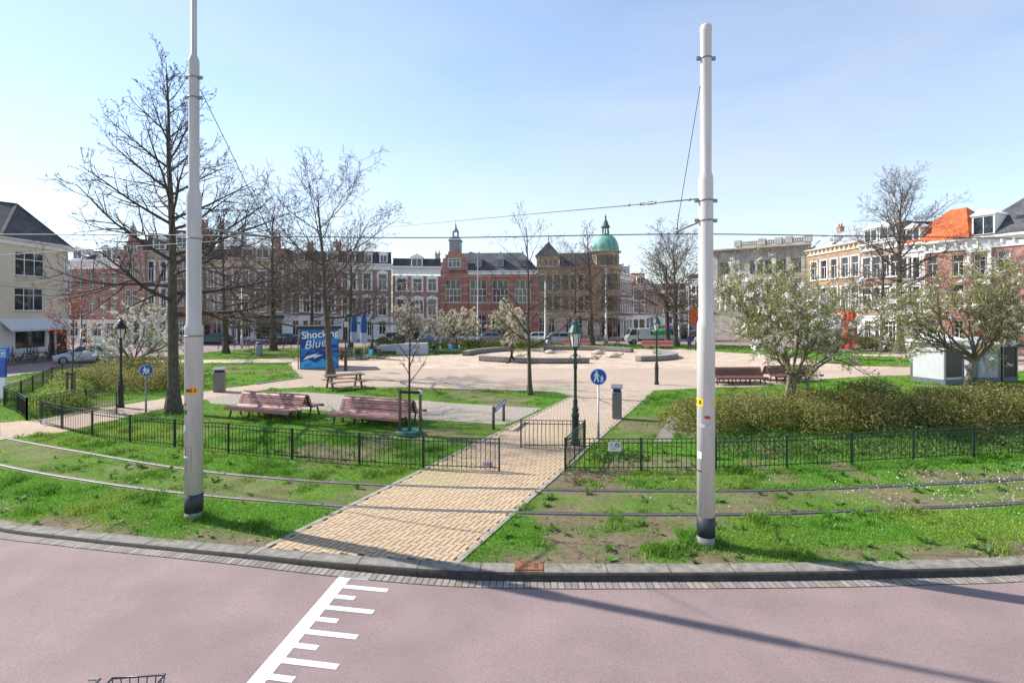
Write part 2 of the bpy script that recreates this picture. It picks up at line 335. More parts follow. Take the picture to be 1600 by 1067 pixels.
# gutter of grey clinkers laid across the flow
gv, gf, gc = [], [], []; rng = np.random.default_rng(3); fr = [p for p in edge if p.y < 14 and -15 < p.x < 13]
gp = even([p for p in off(ev, KW + .02) if p.y < 14.5 and -15 < p.x < 14], .105)
for a, b in zip(gp, gp[1:]):
    if (b - a).length > .2: continue
    t = (b - a).normalized(); q = Vector((t.y, -t.x, 0)); a2 = a + t * .006; b2 = b - t * .006; k = len(gv)
    z = float(road_z(a.x)) + .008 + rng.uniform(0, .003)
    for p in (a2, b2, b2 + q * .2, a2 + q * .2): gv.append((p.x, p.y, z))
    gf.append((k + 3, k + 2, k + 1, k)); c = rng.uniform(.75, 1.15); gc += [(c, c, c * rng.uniform(.93, 1.03))] * 4
CLINK = mat("grey_clinker", (.27, .235, .21), .85, .15, 12, bump=.3, bscale=60, attr=True)
tag(np_obj("gutter", gv, np.array(gf), CLINK, colors=np.array(gc)), 'row of grey clinker bricks between kerb and asphalt', kind='structure')
gb = [p for p in gp]; q1 = []
for a, b in zip(gb, gb[1:] + [gb[-1] + (gb[-1] - gb[-2])]): t = (b - a).normalized(); q1.append(a + Vector((t.y, -t.x, 0)) * .205)
V = [(p.x, p.y, float(road_z(p.x)) + .004) for p in gb] + [(p.x, p.y, float(road_z(p.x)) + .004) for p in q1]; m_ = len(gb)
tag(np_obj("gutter_bed", V, np.array([(m_ + i, m_ + i + 1, i + 1, i) for i in range(m_ - 1)]), mat("joint_dirt", ())), kind='structure')

# paved polygons (photo pixels -> ground)
def PG(px): return [G(*p) for p in px]
PATH = PG([(412, 857), (718, 876), (1022, 610), (895, 619)])
_d = Vector((PATH[3][0] - PATH[0][0], PATH[3][1] - PATH[0][1])).normalized() * .22
PATH[0] = (PATH[0][0] - _d.x, PATH[0][1] - _d.y); PATH[1] = (PATH[1][0] - _d.x, PATH[1][1] - _d.y)
PLAZA = PG([(895, 619), (1022, 610), (1092, 607), (1190, 604), (1290, 592), (1350, 588), (1480, 585), (1600, 580), (1600, 571), (1470, 575), (1330, 572), (1220, 556), (1110, 549),
            (1060, 545), (960, 545), (850, 544), (780, 549), (720, 553), (660, 556), (600, 557), (530, 559), (462, 559), (455, 568), (458, 576), (468, 585), (470, 591), (400, 601), (345, 608), (270, 621), (185, 634),
            (110, 645), (70, 655), (0, 661), (0, 687), (90, 677), (190, 654), (250, 640), (330, 622), (420, 608), (480, 605), (640, 606), (870, 613)])
PATHB = PG([(200, 563), (330, 562), (470, 560), (470, 568), (452, 566), (330, 567), (200, 569)])
PATHC = PG([(1330, 556), (1480, 559), (1600, 561), (1600, 557), (1480, 555), (1330, 553)])
SLABS = PG([(1022, 690), (1050, 690), (1062, 652), (1046, 650)])
BEDL = PG([(88, 640), (118, 640), (118, 596), (98, 600)])
GRAV = PG([(320, 621), (400, 613), (478, 613), (600, 621), (720, 631), (848, 638), (792, 664), (660, 655), (490, 641), (400, 634), (330, 631)])
PAVED = [PATH, PLAZA, PATHB, PATHC, GRAV, SLABS, BEDL]
# tram rails
railA = [Vector((*G(*p), 0)) for p in [(0, 683), (150, 711), (300, 735), (480, 752), (660, 761), (850, 766), (1000, 768), (1200, 767), (1400, 760), (1600, 749)]]
railB = [Vector((*G(*p), 0)) for p in [(0, 727), (150, 754), (300, 773), (480, 788), (660, 798), (850, 803), (1000, 805), (1200, 804), (1400, 796), (1600, 787)]]
for r in (railA, railB):
    d = (r[0] - r[1]); r.insert(0, r[0] + d * 1.2 + Vector((0, .6, 0))); r.insert(0, r[0] + d * 2 + Vector((.5, 3, 0))); d = r[-1] - r[-2]; r.append(r[-1] + d * 1.5 + Vector((0, .35, 0))); r.append(r[-1] + d * 3 + Vector((-1, 1.8, 0)))
railA = spline(railA, 8); railB = spline(railB, 8); TRACK = [(p.x, p.y) for p in railA] + [(p.x, p.y) for p in railB[::-1]]
def polydist(X, Y, pts):
    d = np.full(X.shape, 1e9)
    for a, b in zip(pts, pts[1:]):
        ax, ay, bx, by = a.x, a.y, b.x, b.y; L2 = (bx - ax) ** 2 + (by - ay) ** 2 + 1e-9
        t = np.clip(((X - ax) * (bx - ax) + (Y - ay) * (by - ay)) / L2, 0, 1); d = np.minimum(d, np.hypot(X - ax - t * (bx - ax), Y - ay - t * (by - ay)))
    return d
def bald(X, Y):                           # 0 lush grass .. 1 bare soil
    b = sstep(.6, .76, fbm(X, Y, 2.6, 5)) * .8
    tr = inpoly(X, Y, TRACK); right = sstep(1.0, 4.0, X)
    b = np.where(tr, .1 + .55 * sstep(.35, .7, fbm(X, Y, 1.1, 9)) + .3 * right * sstep(.3, .6, fbm(X, Y, 1.4, 10)), b)
    d = np.minimum(polydist(X, Y, railA[::3]), polydist(X, Y, railB[::3]))
    b = np.maximum(b, .85 * sstep(.17, .09, d) * sstep(.25, .5, fbm(X, Y, .7, 55)))
    b = np.where((X > -1.0) & (X < 3) & (Y < 14), np.maximum(b, sstep(.4, .66, fbm(X, Y, 1.0, 21)) * .95), b)   # trodden corner beside the path
    b = np.where((X > 1.0) & (X < 9) & (Y > 12.6) & (Y < 15), np.maximum(b, sstep(.42, .62, fbm(X, Y, 1.1, 33)) * .8), b)
    b = np.where((X > -4.8) & (X < 0) & (Y > 16.2) & (Y < 19), np.maximum(b, sstep(.35, .6, fbm(X, Y, 1.2, 13)) * .8), b)
    dk = polydist(X, Y, [Vector((p[0], p[1], 0)) for p in ISL if p[1] < 14 and abs(p[0]) < 16][::2])
    b = np.maximum(b, sstep(.9, .1, dk) * sstep(.3, .6, fbm(X, Y, .9, 17)))
    return np.clip(b, 0, 1)
def grid_sheet(name, x0, x1, y0, y1, st, z):
    xs = np.arange(x0, x1 + st / 2, st); ys = np.arange(y0, y1 + st / 2, st); gx, gy = np.meshgrid(xs, ys); nx = len(xs)
    cx, cy = gx[:-1, :-1] + st / 2, gy[:-1, :-1] + st / 2; keep = inpoly(cx, cy, ISLB).ravel()
    ii = (np.arange(len(ys) - 1)[:, None] * nx + np.arange(nx - 1)).ravel()[keep]
    return gx, gy, np.stack([ii, ii + 1, ii + nx + 1, ii + nx], 1)
ISLB = [(p.x, p.y) for p in off(edge, .12)]
def soilcol(X, Y):
    b = bald(X, Y)[..., None]; n1 = fbm(X, Y, .5, 41)[..., None]; n2 = fbm(X, Y, 3., 43)[..., None]
    gr = np.array([.105, .2, .025]) * (.7 + .7 * n1) * (.85 + .3 * n2); so = np.array([.19, .145, .095]) * (.65 + .7 * n1)
    return gr * (1 - b) + so * b
SOILM = mat("grass_soil", (1, 1, 1), .95, .25, 9, bump=.8, bscale=35, attr=True, spec=.15, col2=(1.0, 1.0, 1.0))
parts = []
for (x0, x1, y0, y1, st) in ((-22, 20, 7, 24, .14), (-40, 40, 24, 70, .5), (-40, -22, 7, 24, .3), (20, 40, 7, 24, .3)):
    gx, gy, fc = grid_sheet("g", x0, x1, y0, y1, st, 0); parts.append((np.stack([gx, gy, np.zeros_like(gx)], -1).reshape(-1, 3), fc, soilcol(gx, gy).reshape(-1, 3)))
k = 0; VV, FF, CC = [], [], []
for v, f, c in parts: VV.append(v); FF.append(f + k); CC.append(c); k += len(v)
tag(np_obj("lawn_ground", np.concatenate(VV), np.concatenate(FF), SOILM, colors=np.concatenate(CC)), 'soil and turf of the square under the grass', kind='structure')
def sheet(name, poly, z, m, label):
    b = MB(); b.v = [(x, y, z) for x, y in poly]
    area = sum(x0 * y1 - x1 * y0 for (x0, y0), (x1, y1) in zip(poly, poly[1:] + poly[:1]))
    from mathutils.geometry import tessellate_polygon
    for t in tessellate_polygon([[Vector((x, y, 0)) for x, y in poly]]):
        a, bb, c = [poly[i] for i in t]; s = (bb[0] - a[0]) * (c[1] - a[1]) - (c[0] - a[0]) * (bb[1] - a[1])
        b.f.append(list(t) if s > 0 else list(t)[::-1]); b.sm.append(False); b.mi.append(0)
    return tag(b.build(name, m), label, kind='structure')
JOINT = mat("shadowed_joint", (.055, .04, .028), .95, .2, 6)  # joint colour taken near black to carry the shadow between bricks
PLZM = brick_mat("plaza_paving", (.53, .41, .31), mortar=(.38, .29, .215), bw=.21, bh=.105, var=.12)
for nd in PLZM.node_tree.nodes:          # plan coordinates for paving: use x and y
    if nd.type == 'COMBXYZ':
        sx = [q for q in PLZM.node_tree.nodes if q.type == 'SEPXYZ'][0]; PLZM.node_tree.links.new(sx.outputs[0], nd.inputs[0]); PLZM.node_tree.links.new(sx.outputs[1], nd.inputs[1])
sheet("plaza", PLAZA, .008, PLZM, 'pale pink brick paving of the open square')
sheet("side_path", PATHB, .006, PLZM, 'narrow pale path between two lawns'); sheet("far_path", PATHC, .006, PLZM, 'pale path beyond the right lawn')
sheet("path_bed", PATH, .009, JOINT, 'sand bed of the brick path, joint shadow in its dark colour')
GRAVM = mat("gravel", (.3, .255, .2), .95, .35, 14, bump=1.0, bscale=70, col2=(.47, .41, .34))
sheet("gravel_strip", GRAV, .010, GRAVM, 'strip of pale gravel behind the benches')
SLABM = mat("concrete_slab", (.2, .18, .145), .9, .15, 4, bump=.3)
sheet("slab_path", SLABS, .008, SLABM, 'short path of concrete slabs by the shrubs'); sheet("sandy_patch", BEDL, .008, GRAVM, 'bare sandy patch beside the hedge')
# herringbone bricks, each its own face, over the path and the near part of the plaza
pu = Vector((PATH[3][0] - PATH[0][0], PATH[3][1] - PATH[0][1])).normalized(); W = .104
I, J = np.meshgrid(np.arange(-420, 420), np.arange(-60, 420)); D = (I - J) % 4; rng = np.random.default_rng(11)
def bricks(name, poly, zb, ymax, keepout, m, label, colf):
    vs, cs = [], []
    for d, hx, hy in ((0, 2, 1), (3, 1, 2)):
        i = I[D == d].astype(float); j = J[D == d].astype(float); g, gv_ = .0085, .0035  # gaps along the path are wider so their painted shadow shows
        u0, v0, u1, v1 = i * W + g, j * W + gv_, (i + hx) * W - g, (j + hy) * W - gv_
        def tox(u, v): return PATH[0][0] + u * pu.y + v * pu.x, PATH[0][1] - u * pu.x + v * pu.y
        cx, cy = tox((u0 + u1) / 2, (v0 + v1) / 2); k = inpoly(cx, cy, poly) & (cy < ymax) & inpoly(cx, cy, ISL)
        for q in keepout: k &= ~inpoly(cx, cy, q)
        n = k.sum(); z = zb + rng.uniform(0, .003, n); quad = []
        for (u, v) in ((u0, v0), (u1, v0), (u1, v1), (u0, v1)):
            x, y = tox(u[k], v[k]); quad.append(np.stack([x, y, z], 1))
        vs.append(np.stack(quad, 1).reshape(-1, 3)); cs.append(np.repeat(colf(cx[k], cy[k], n), 4, 0))
    V = np.concatenate(vs); return tag(np_obj(name, V, np.arange(len(V)).reshape(-1, 4), m, colors=np.concatenate(cs)), label, kind='structure')
def pcol(x, y, n):
    t = sstep(13, 24, y)[:, None]; moss = sstep(.45, .7, fbm(x, y, 1.8, 3))[:, None]
    c = np.array([.51, .37, .235]) * (1 - t) + np.array([.54, .415, .315]) * t
    c = c * (.84 + .26 * fbm(x, y, 2.4, 19, 5))[:, None] * rng.uniform(.93, 1.05, (n, 1)) * (1 + rng.uniform(-.025, .025, (n, 3)))
    g = np.array([.40, .36, .17]); ms = moss * np.exp(-((y - 15) / 3.2) ** 2)[:, None] * .75
    return c * (1 - ms) + g * ms
BRK = mat("path_brick", (1, 1, 1), .85, .12, 3, attr=True, bump=.3, bscale=50, col2=(1, 1, 1))
bricks("brick_path", PATH, .0135, 99, [], BRK, 'yellow herringbone brick path crossing the tram track', pcol)
bricks("plaza_bricks", PLAZA, .0125, 38, [PATH], BRK, 'pale pink herringbone bricks of the near square', pcol)
eb = MB()
for a, b in ((PATH[0], PATH[3]), (PATH[1], PATH[2])): eb.bar((*a, .0), (*b, .0), .1, .05)
tag(eb.build("path_edging", mat("edging_concrete", (.30, .27, .225), .9, .2, 5, bump=.3)), 'narrow concrete edging of the brick path', kind='structure')
pe = MB(); E = PG([(520, 603.5), (640, 605.5), (870, 613), (895, 619)])
for a, b in zip(E, E[1:]): pe.bar((*a, .0), (*b, .0), .08, .06)
E = PG([(330, 569), (452, 569), (458, 576), (468, 585), (471, 591), (400, 601)])
for a, b in zip(E, E[1:]): pe.bar((*a, .02), (*b, .02), .1, .1)
tag(pe.build("lawn_edging", mat("edging_concrete", ())), 'concrete edging between lawn and paving', kind='structure')
# patched older paving near the path
sheet("old_paving_patch", PG([(835, 611), (888, 612), (892, 603), (850, 602)]), .02, mat("mossy_paving", (.33, .30, .2), .9, .15, 3, bump=.3), 'mossy darker paving patch beside the thin tree')
# pavements in front of the houses
sw = MB()
PAVE = mat("pavement_red", (.23, .155, .14), .9, .15, 2, bump=.2)
for poly in ([(-60, 69), (-42, 68), (-10, 75), (18, 75.5), (18, 95), (-60, 95)], [(-47.5, 35), (-41.0, 35), (-40.4, 50), (-42, 55), (-47, 56)], [(46.5, 45), (42.5, 45), (40.5, 60), (38.5, 72), (28, 80), (28, 90), (60, 90), (60, 45)]):
    sw.prism(poly, -.2, -.015)
tag(sw.build("pavement", PAVE), 'red brick pavement in front of the houses', kind='structure')
# ruler-like white road marking
mk = MB(); a = Vector((-2.61, 8.62, 0)); d = Vector((-2.93, 5.6, 0)) - a; L = d.length; d.normalize(); q = Vector((-d.y, d.x, 0))
def mquad(p, u, v, lu, wv):
    cs = [p - v * wv / 2, p + u * lu - v * wv / 2, p + u * lu + v * wv / 2, p + v * wv / 2]; vs = [(c.x, c.y, float(road_z(c.x)) + .005) for c in cs]
    s = (vs[1][0] - vs[0][0]) * (vs[2][1] - vs[0][1]) - (vs[2][0] - vs[0][0]) * (vs[1][1] - vs[0][1]); mk.add(vs, [(0, 1, 2, 3) if s > 0 else (3, 2, 1, 0)])
nst = 14
for k in range(nst): mquad(a + d * (4.2 * k / nst), d, q, 4.2 / nst, .2)
tk = Vector((1, -.14, 0)).normalized()
for k in range(14):
    p = a + d * (.26 + .288 * k) + q * .0; ln = .30 if k % 2 == 0 else .70
    mquad(p + Vector((.095, 0, 0)) , tk, Vector((-tk.y, tk.x, 0)), ln, .1)
tag(mk.build("road_marking", mat("marking_white", (.74, .735, .72), .75, .1, 14)), 'white ruler-like line with long and short ticks painted on the road', kind='structure')
# ------------------------------------------------------------------ houses
BR_RED = brick_mat("red_brick", (.37, .16, .115)); BR_BROWN = brick_mat("brown_brick", (.33, .19, .145)); BR_DARK = brick_mat("dark_red_brick", (.28, .12, .1))
BR_PINK = brick_mat("pink_brick", (.44, .19, .15)); BR_TAN = brick_mat("tan_brick", (.42, .28, .19)); BR_ORANGE = brick_mat("ochre_brick", (.36, .2, .1))
BR_BAND = brick_mat("banded_red_brick", (.38, .105, .062), bands=(1.35, .13, (.42, .35, .27)))
BR_BAND2 = brick_mat("banded_pink_brick", (.4, .19, .15), bands=(1.1, .14, (.42, .36, .3)))
ASHLAR = brick_mat("brown_ashlar", (.48, .36, .24), mortar=(.13, .1, .07), bw=.9, bh=.4, var=.14)
ASHLAR2 = brick_mat("pale_ashlar", (.58, .48, .37), mortar=(.2, .17, .13), bw=1.1, bh=.5, var=.1)
GREYST = brick_mat("grey_ashlar", (.47, .43, .375), mortar=(.2, .19, .17), bw=1.2, bh=.5, var=.1)
PLASTER = mat("white_plaster", (.72, .715, .69), .8, .1, 1.2, bump=.1)
COPPER = mat("verdigris_copper", (.11, .33, .25), .6, .25, 1.6, col2=(.2, .45, .36), stretch=(1, 1, .4))
DOORM = mat("dark_door_paint", (.035, .028, .025), .4, .2, 3)
def facade(name, w, z0, z1, holes, m, parent, y=0, rev=.22, xs=(0, None)):
    """wall face with real openings and their reveals"""
    xa = xs[0]; xb = w if xs[1] is None else xs[1]
    holes = [(max(h[0], xa), min(h[1], xb), h[2], h[3]) for h in holes if h[3] > z0 and h[2] < z1]
    X = sorted({xa, xb, *[h[0] for h in holes], *[h[1] for h in holes]}); Z = sorted({z0, z1, *[max(z0, h[2]) for h in holes], *[min(z1, h[3]) for h in holes]})
    b = MB()
    for i in range(len(X) - 1):
        for j in range(len(Z) - 1):
            cx, cz = (X[i] + X[i + 1]) / 2, (Z[j] + Z[j + 1]) / 2
            if any(h[0] < cx < h[1] and h[2] < cz < h[3] for h in holes): continue
            b.add([(X[i], y, Z[j]), (X[i + 1], y, Z[j]), (X[i + 1], y, Z[j + 1]), (X[i], y, Z[j + 1])], [(0, 1, 2, 3)])
    for h in holes:
        x0, x1, a, c = h[0], h[1], max(z0, h[2]), min(z1, h[3]); Y = y + rev
        b.add([(x0, y, a), (x0, Y, a), (x0, Y, c), (x0, y, c)], [(0, 1, 2, 3)]); b.add([(x1, y, a), (x1, Y, a), (x1, Y, c), (x1, y, c)], [(3, 2, 1, 0)])
        b.add([(x0, y, a), (x1, y, a), (x1, Y, a), (x0, Y, a)], [(0, 1, 2, 3)]); b.add([(x0, y, c), (x1, y, c), (x1, Y, c), (x0, Y, c)], [(3, 2, 1, 0)])
    return b
def window(parent, x, za, zb, wd, style='sash', y=0, m=None, trim=None, glass=None, name='window', tw=.17, cap=None):
    """x = centre; frame mesh with a pane (and, if asked, a surround) as sub-parts"""
    m = m or WHITE; x0, x1 = x - wd / 2, x + wd / 2; t = .075; b = MB(); Y0, Y1 = y + .09, y + .15
    b.box(x0, x0 + t, Y0, Y1, za, zb); b.box(x1 - t, x1, Y0, Y1, za, zb); b.box(x0 + t, x1 - t, Y0, Y1, za, za + t); b.box(x0 + t, x1 - t, Y0, Y1, zb - t, zb)
    h = zb - za; bars_v, bars_h = [], []
    if style == 'sash': bars_v = [(.5, 0, .66)]; bars_h = [.66]
    elif style == 'T': bars_h = [.5]
    elif style == 'cross': bars_v = [(.5, 0, 1)]; bars_h = [.66]
    elif style == 'three': bars_v = [(.333, 0, 1), (.667, 0, 1)]; bars_h = [.68]
    elif style == 'hall': bars_v = [(.25, 0, .6), (.5, 0, .6), (.75, 0, .6), (.33, .6, 1), (.67, .6, 1)]; bars_h = [.3, .6]
    elif style == 'shop': bars_v = [(.33, 0, 1), (.67, 0, 1)]; bars_h = [.8]
    elif style == 'door': bars_h = [.78]
    for v, f0, f1 in bars_v: b.box(x0 + wd * v - .03, x0 + wd * v + .03, Y0 + .012, Y1 - .012, za + h * f0 + .03, za + h * f1 - .03)
    for f in bars_h: b.box(x0 + t, x1 - t, Y0 + .005, Y1 - .005, za + h * f - .035, za + h * f + .035)
    o = b.build(name, m, parent)
    p = MB(); p.box(x0 + .02, x1 - .02, y + .125, y + .14, za + .02, zb - .02)
    p.build('pane', glass or GLASS, o)
    if trim:
        s = MB(); e = .045
        s.box(x0 - tw, x0, y - e, y + .03, za, zb); s.box(x1, x1 + tw, y - e, y + .03, za, zb); s.box(x0 - tw - .05, x1 + tw + .05, y - e - .03, y + .03, zb, zb + tw)
        s.box(x0 - tw - .06, x1 + tw + .06, y - .14, y + .03, za - .12, za)
        if cap == 'ped': s.prism_y([(x0 - tw - .1, zb + tw), (x1 + tw + .1, zb + tw), (x1 + tw - .15, zb + tw + .16), (x, zb + tw + .42), (x0 - tw + .15, zb + tw + .16)], y - .1, y + .03)
        s.build('surround', trim, o)
    elif trim is None:
        s = MB(); s.box(x0 - .06, x1 + .06, y - .08, y + .1, za - .09, za - .002); s.build('sill', STONE, o)
    return o
def cornice(parent, w, z0, z1, m, proj=.45, dent=True, x0=0, y=0, name='cornice', ends=.12):
    b = MB(); h = z1 - z0
    b.box(x0 - .01, w + .01, y - .06, y + .1, z0, z0 + h * .62)
    b.prism_x([(y - .10, z0 + h * .62), (y - proj * .75, z0 + h * .74), (y - proj, z0 + h * .80), (y - proj, z1), (y + .3, z1), (y + .3, z0 + h * .62)][::-1], x0 - ends, w + ends)
    b.box(x0 - .03, w + .03, y - .12, y + .05, z0 - .1, z0)
    if dent:
        n = max(3, int((w - x0) / .9))
        for i in range(n + 1):
            x = x0 + .12 + (w - x0 - .24) * i / n; b.box(x - .09, x + .09, y - proj * .62, y - .06, z0 + h * .3, z0 + h * .62)
    return b.build(name, m, parent)
def dormer(parent, x, z0, wd, h, y, depth=1.6, m=None, glass=None, top='gable', roofm=None):
    m = m or WHITE; b = MB(); x0, x1 = x - wd / 2, x + wd / 2; t = .14
    b.box(x0, x0 + t, y, y + depth, z0, z0 + h); b.box(x1 - t, x1, y, y + depth, z0, z0 + h); b.box(x0 + t, x1 - t, y, y + .2, z0, z0 + .14); b.box(x0 + t, x1 - t, y, y + .2, z0 + h - .16, z0 + h)
    b.box(x - .03, x + .03, y + .03, y + .1, z0 + .14, z0 + h - .16); b.box(x0 - .12, x1 + .12, y - .12, y + depth, z0 + h, z0 + h + .12)
    if top == 'gable': b.prism_y([(x0 - .15, z0 + h + .12), (x1 + .15, z0 + h + .12), (x, z0 + h + .12 + wd * .3)], y - .1, y + depth)
    o = b.build('dormer', m, parent); p = MB(); p.box(x0 + t, x1 - t, y + .08, y + .1, z0 + .14, z0 + h - .16); p.build('pane', glass or GLASS, o)
    return o
def chimney(parent, x, y, z0, z1, m=None, pots=2, wd=.8):
    b = MB(); b.box(x - wd / 2, x + wd / 2, y - .3, y + .3, z0, z1); b.box(x - wd / 2 - .07, x + wd / 2 + .07, y - .37, y + .37, z1, z1 + .14)
    for i in range(pots): b.lathe([(.13, 0), (.1, .45)], 8, (x - wd / 3 + wd * .66 * i / max(1, pots - 1), y, z1 + .14))
    return b.build('chimney', m or BR_DARK, parent)
def hip(b, x0, x1, y0, y1, z0, z1, inset_x, inset_y=None, ov=.25):
    x0 -= ov; x1 += ov; y0 -= ov; y1 += ov; ym = (y0 + y1) / 2; iy = inset_y
    ya, yb = (ym, ym) if iy is None else (y0 + iy, y1 - iy)
    vs = [(x0, y0, z0), (x1, y0, z0), (x1, y1, z0), (x0, y1, z0), (x0 + inset_x, ya, z1), (x1 - inset_x, ya, z1), (x1 - inset_x, yb + .001, z1), (x0 + inset_x, yb + .001, z1)]
    return b.add(vs, [(0, 1, 5, 4), (1, 2, 6, 5), (2, 3, 7, 6), (3, 0, 4, 7), (4, 5, 6, 7), (3, 2, 1, 0)])
def house(name, label, p0, p1, depth, zc, wall, cols=None, rows=(), zg=0, groundm=None, ground=(), corn=None, roof=None, rside=True, group=None, style='sash', trim=None, cap=None, winm=None, ww=None):
    """p0,p1: (photo px, distance); cols/ground openings in photo px; rows (z0,z1)"""
    A = Vector((XA(*p0), p0[1], -.02)); B = Vector((XA(*p1), p1[1], -.02)); d = B - A; w = d.length; rz = math.atan2(d.y, d.x)
    e = empty(name, A, rz, label, 'house', group); dx = d / w
    def ux(px):                            # photo column -> metres along the facade
        k = (px - 800) / F; return (k * A.y - A.x) / (dx.x - k * dx.y)
    e['w'] = w
    holes = []; jobs = []
    for c in (cols or []):
        if isinstance(c, tuple): xm = (ux(c[0]) + ux(c[1])) / 2; wv = ux(c[1]) - ux(c[0])
        else: xm = ux(c); wv = ww or 1.25
        for r in rows: holes.append((xm - wv / 2, xm + wv / 2, r[0], r[1])); jobs.append((xm, r[0], r[1], wv, r[2] if len(r) > 2 else style))
    gh = []
    for g in ground:
        x0, x1 = ux(g[0]), ux(g[1]); gh.append((x0, x1, g[2], g[3])); 
    b = facade('wall', w, zg, zc, holes, wall, e)
    b.add([(w, 0, zg), (w, depth, zg), (w, depth, zc), (w, 0, zc)], [(0, 1, 2, 3)]); b.add([(0, 0, zg), (0, depth, zg), (0, depth, zc), (0, 0, zc)], [(3, 2, 1, 0)])
    b.add([(0, depth, zg), (w, depth, zg), (w, depth, zc), (0, depth, zc)], [(3, 2, 1, 0)]); b.add([(0, .5, zc - .02), (w, .5, zc - .02), (w, depth, zc - .02), (0, depth, zc - .02)], [(0, 1, 2, 3)])
    b.build('wall', wall, e)
    for xm, a, c, wv, st in jobs: window(e, xm, a, c, wv, st, trim=trim, cap=cap, m=winm)
    if zg > 0:
        g = facade('ground_floor', w, 0, zg, gh, groundm, e, y=-.06, rev=.3)
        g.add([(w, -.06, 0), (w, depth, 0), (w, depth, zg), (w, -.06, zg)], [(0, 1, 2, 3)]); g.add([(0, -.06, 0), (0, depth, 0), (0, depth, zg), (0, -.06, zg)], [(3, 2, 1, 0)])
        g.add([(0, -.06, zg), (w, -.06, zg), (w, 0, zg), (0, 0, zg)], [(0, 1, 2, 3)]); g.build('ground_floor', groundm, e)
        sb = MB(); sb.box(-.02, w + .02, -.16, -.062, zg - .16, zg + .05); sb.build('string_course', groundm, e)
        for (x0, x1, a, c), gg in zip(gh, ground):
            kind = gg[4] if len(gg) > 4 else 'shop'
            if kind == 'door':
                o = window(e, (x0 + x1) / 2, a, c, x1 - x0, 'door', y=.03, m=DOORM, trim=False, glass=SHOPG, name='door')
                pm = MB(); pm.box(x0 + .08, x1 - .08, .05, .11, a + .05, a + (c - a) * .76); pm.build('door_leaf', gg[5] if len(gg) > 5 else DOORM, o)
            else: window(e, (x0 + x1) / 2, a, c, x1 - x0, kind, y=0.03, trim=False, glass=SHOPG, name='shop_window', m=gg[5] if len(gg) > 5 else None)
    if corn: cornice(e, w, corn[0], corn[1], corn[2] if len(corn) > 2 else WHITE)
    if roof: roof(e, w, depth)
    return e, w, ux
def mansard(zc, zt, m, depth_in=1.3, dorm=(), dm=None, ch=()):
    def f(e, w, d):
        b = MB(); b.add([(0, .1, zc), (w, .1, zc), (w, d, zc), (0, d, zc), (.05, depth_in, zt), (w - .05, depth_in, zt), (w - .05, d, zt), (.05, d, zt)],
                        [(0, 1, 5, 4), (1, 2, 6, 5), (3, 0, 4, 7), (4, 5, 6, 7), (2, 3, 7, 6)])
        b.box(-.02, w + .02, depth_in - .08, depth_in + .1, zt - .05, zt + .1)
        o = b.build('roof', m, e)
        for fx, wd, h, z in dorm: dormer(o, fx * w, z, wd, h, .25, m=dm)
        for fx, z1, mm in ch: chimney(o, fx * w, depth_in + 1.2, zt - .2, z1, mm)
    return f
ROW = 'terraced houses on the far left side of the square'
# the row from left to right
house("brick_house", "brown-red brick house with white bracketed cornice and five tall windows beside the cream house", (103, 72), (188, 70.2), 9, 9.95, BR_RED,
      cols=[108.7, 125.3, 143.5, 160.6, 178], rows=[(7.1, 9.3), (3.75, 5.95)], ww=.95, zg=3.0, groundm=PLASTER, ground=[(108, 122, .8, 2.6, 'cross'), (128, 136, 0, 2.5, 'door'), (144, 158, .8, 2.6, 'cross'), (165, 182, .6, 2.6, 'shop')],
      corn=(9.95, 11.1), roof=mansard(10.9, 12.5, SLATE, 2.6, dorm=[(.18, 1.5, 1.3, 11.2), (.72, 1.7, 1.3, 11.2)], ch=[(.95, 13.6, BR_DARK)]), group=ROW)
def stepped(zc, w_frac, zt, fin):
    def f(e, w, d):
        b = MB(); s = [(0, zc), (w, zc), (w, zc + (zt - zc) * .25), (w * .86, zc + (zt - zc) * .25), (w * .86, zc + (zt - zc) * .5), (w * .74, zc + (zt - zc) * .5), (w * .66, zc + (zt - zc) * .78), (w * .58, zc + (zt - zc) * .95), (w * .5, zt),
                         (w * .42, zc + (zt - zc) * .95), (w * .34, zc + (zt - zc) * .78), (w * .26, zc + (zt - zc) * .5), (w * .14, zc + (zt - zc) * .5), (w * .14, zc + (zt - zc) * .25), (0, zc + (zt - zc) * .25)]
        b.prism_y(s, -.02, .35); b.build('gable', BR_BAND2, e)
        t = MB(); t.box(w * .5 - .3, w * .5 + .3, -.05, .38, zt - .1, zt + .7); t.lathe([(.28, 0), (.34, .15), (.12, .5), (.02, .95)], 8, (w * .5, .15, zt + .7)); t.build('finial', STONE, e)
        r = MB(); r.add([(0, .35, zc), (w, .35, zc), (w, d, zc), (0, d, zc), (w / 2, .35, zt - .5), (w / 2, d, zt - .5)], [(1, 2, 5, 4), (3, 0, 4, 5), (2, 3, 5), (0, 1, 4)]); r.build('roof', SLATE, e)
        window(e, w / 2 , zc + .3, zc + 1.4, w * .42, 'three', y=-.15, trim=False)
    return f
house("gabled_house", "narrow pink-red brick house with stepped gable, stone finial and paired windows", (188, 69.5), (226, 69.5), 9, 11.4, BR_BAND2, cols=[(194.5, 203.5), (205.5, 214)], rows=[(8.3, 10.7), (4.6, 7.0)],
      zg=3.6, groundm=PLASTER, ground=[(192, 205, .5, 3.0, 'shop'), (209, 218, 0, 2.9, 'door')], roof=stepped(11.4, 1, 14.4, True), group=ROW)
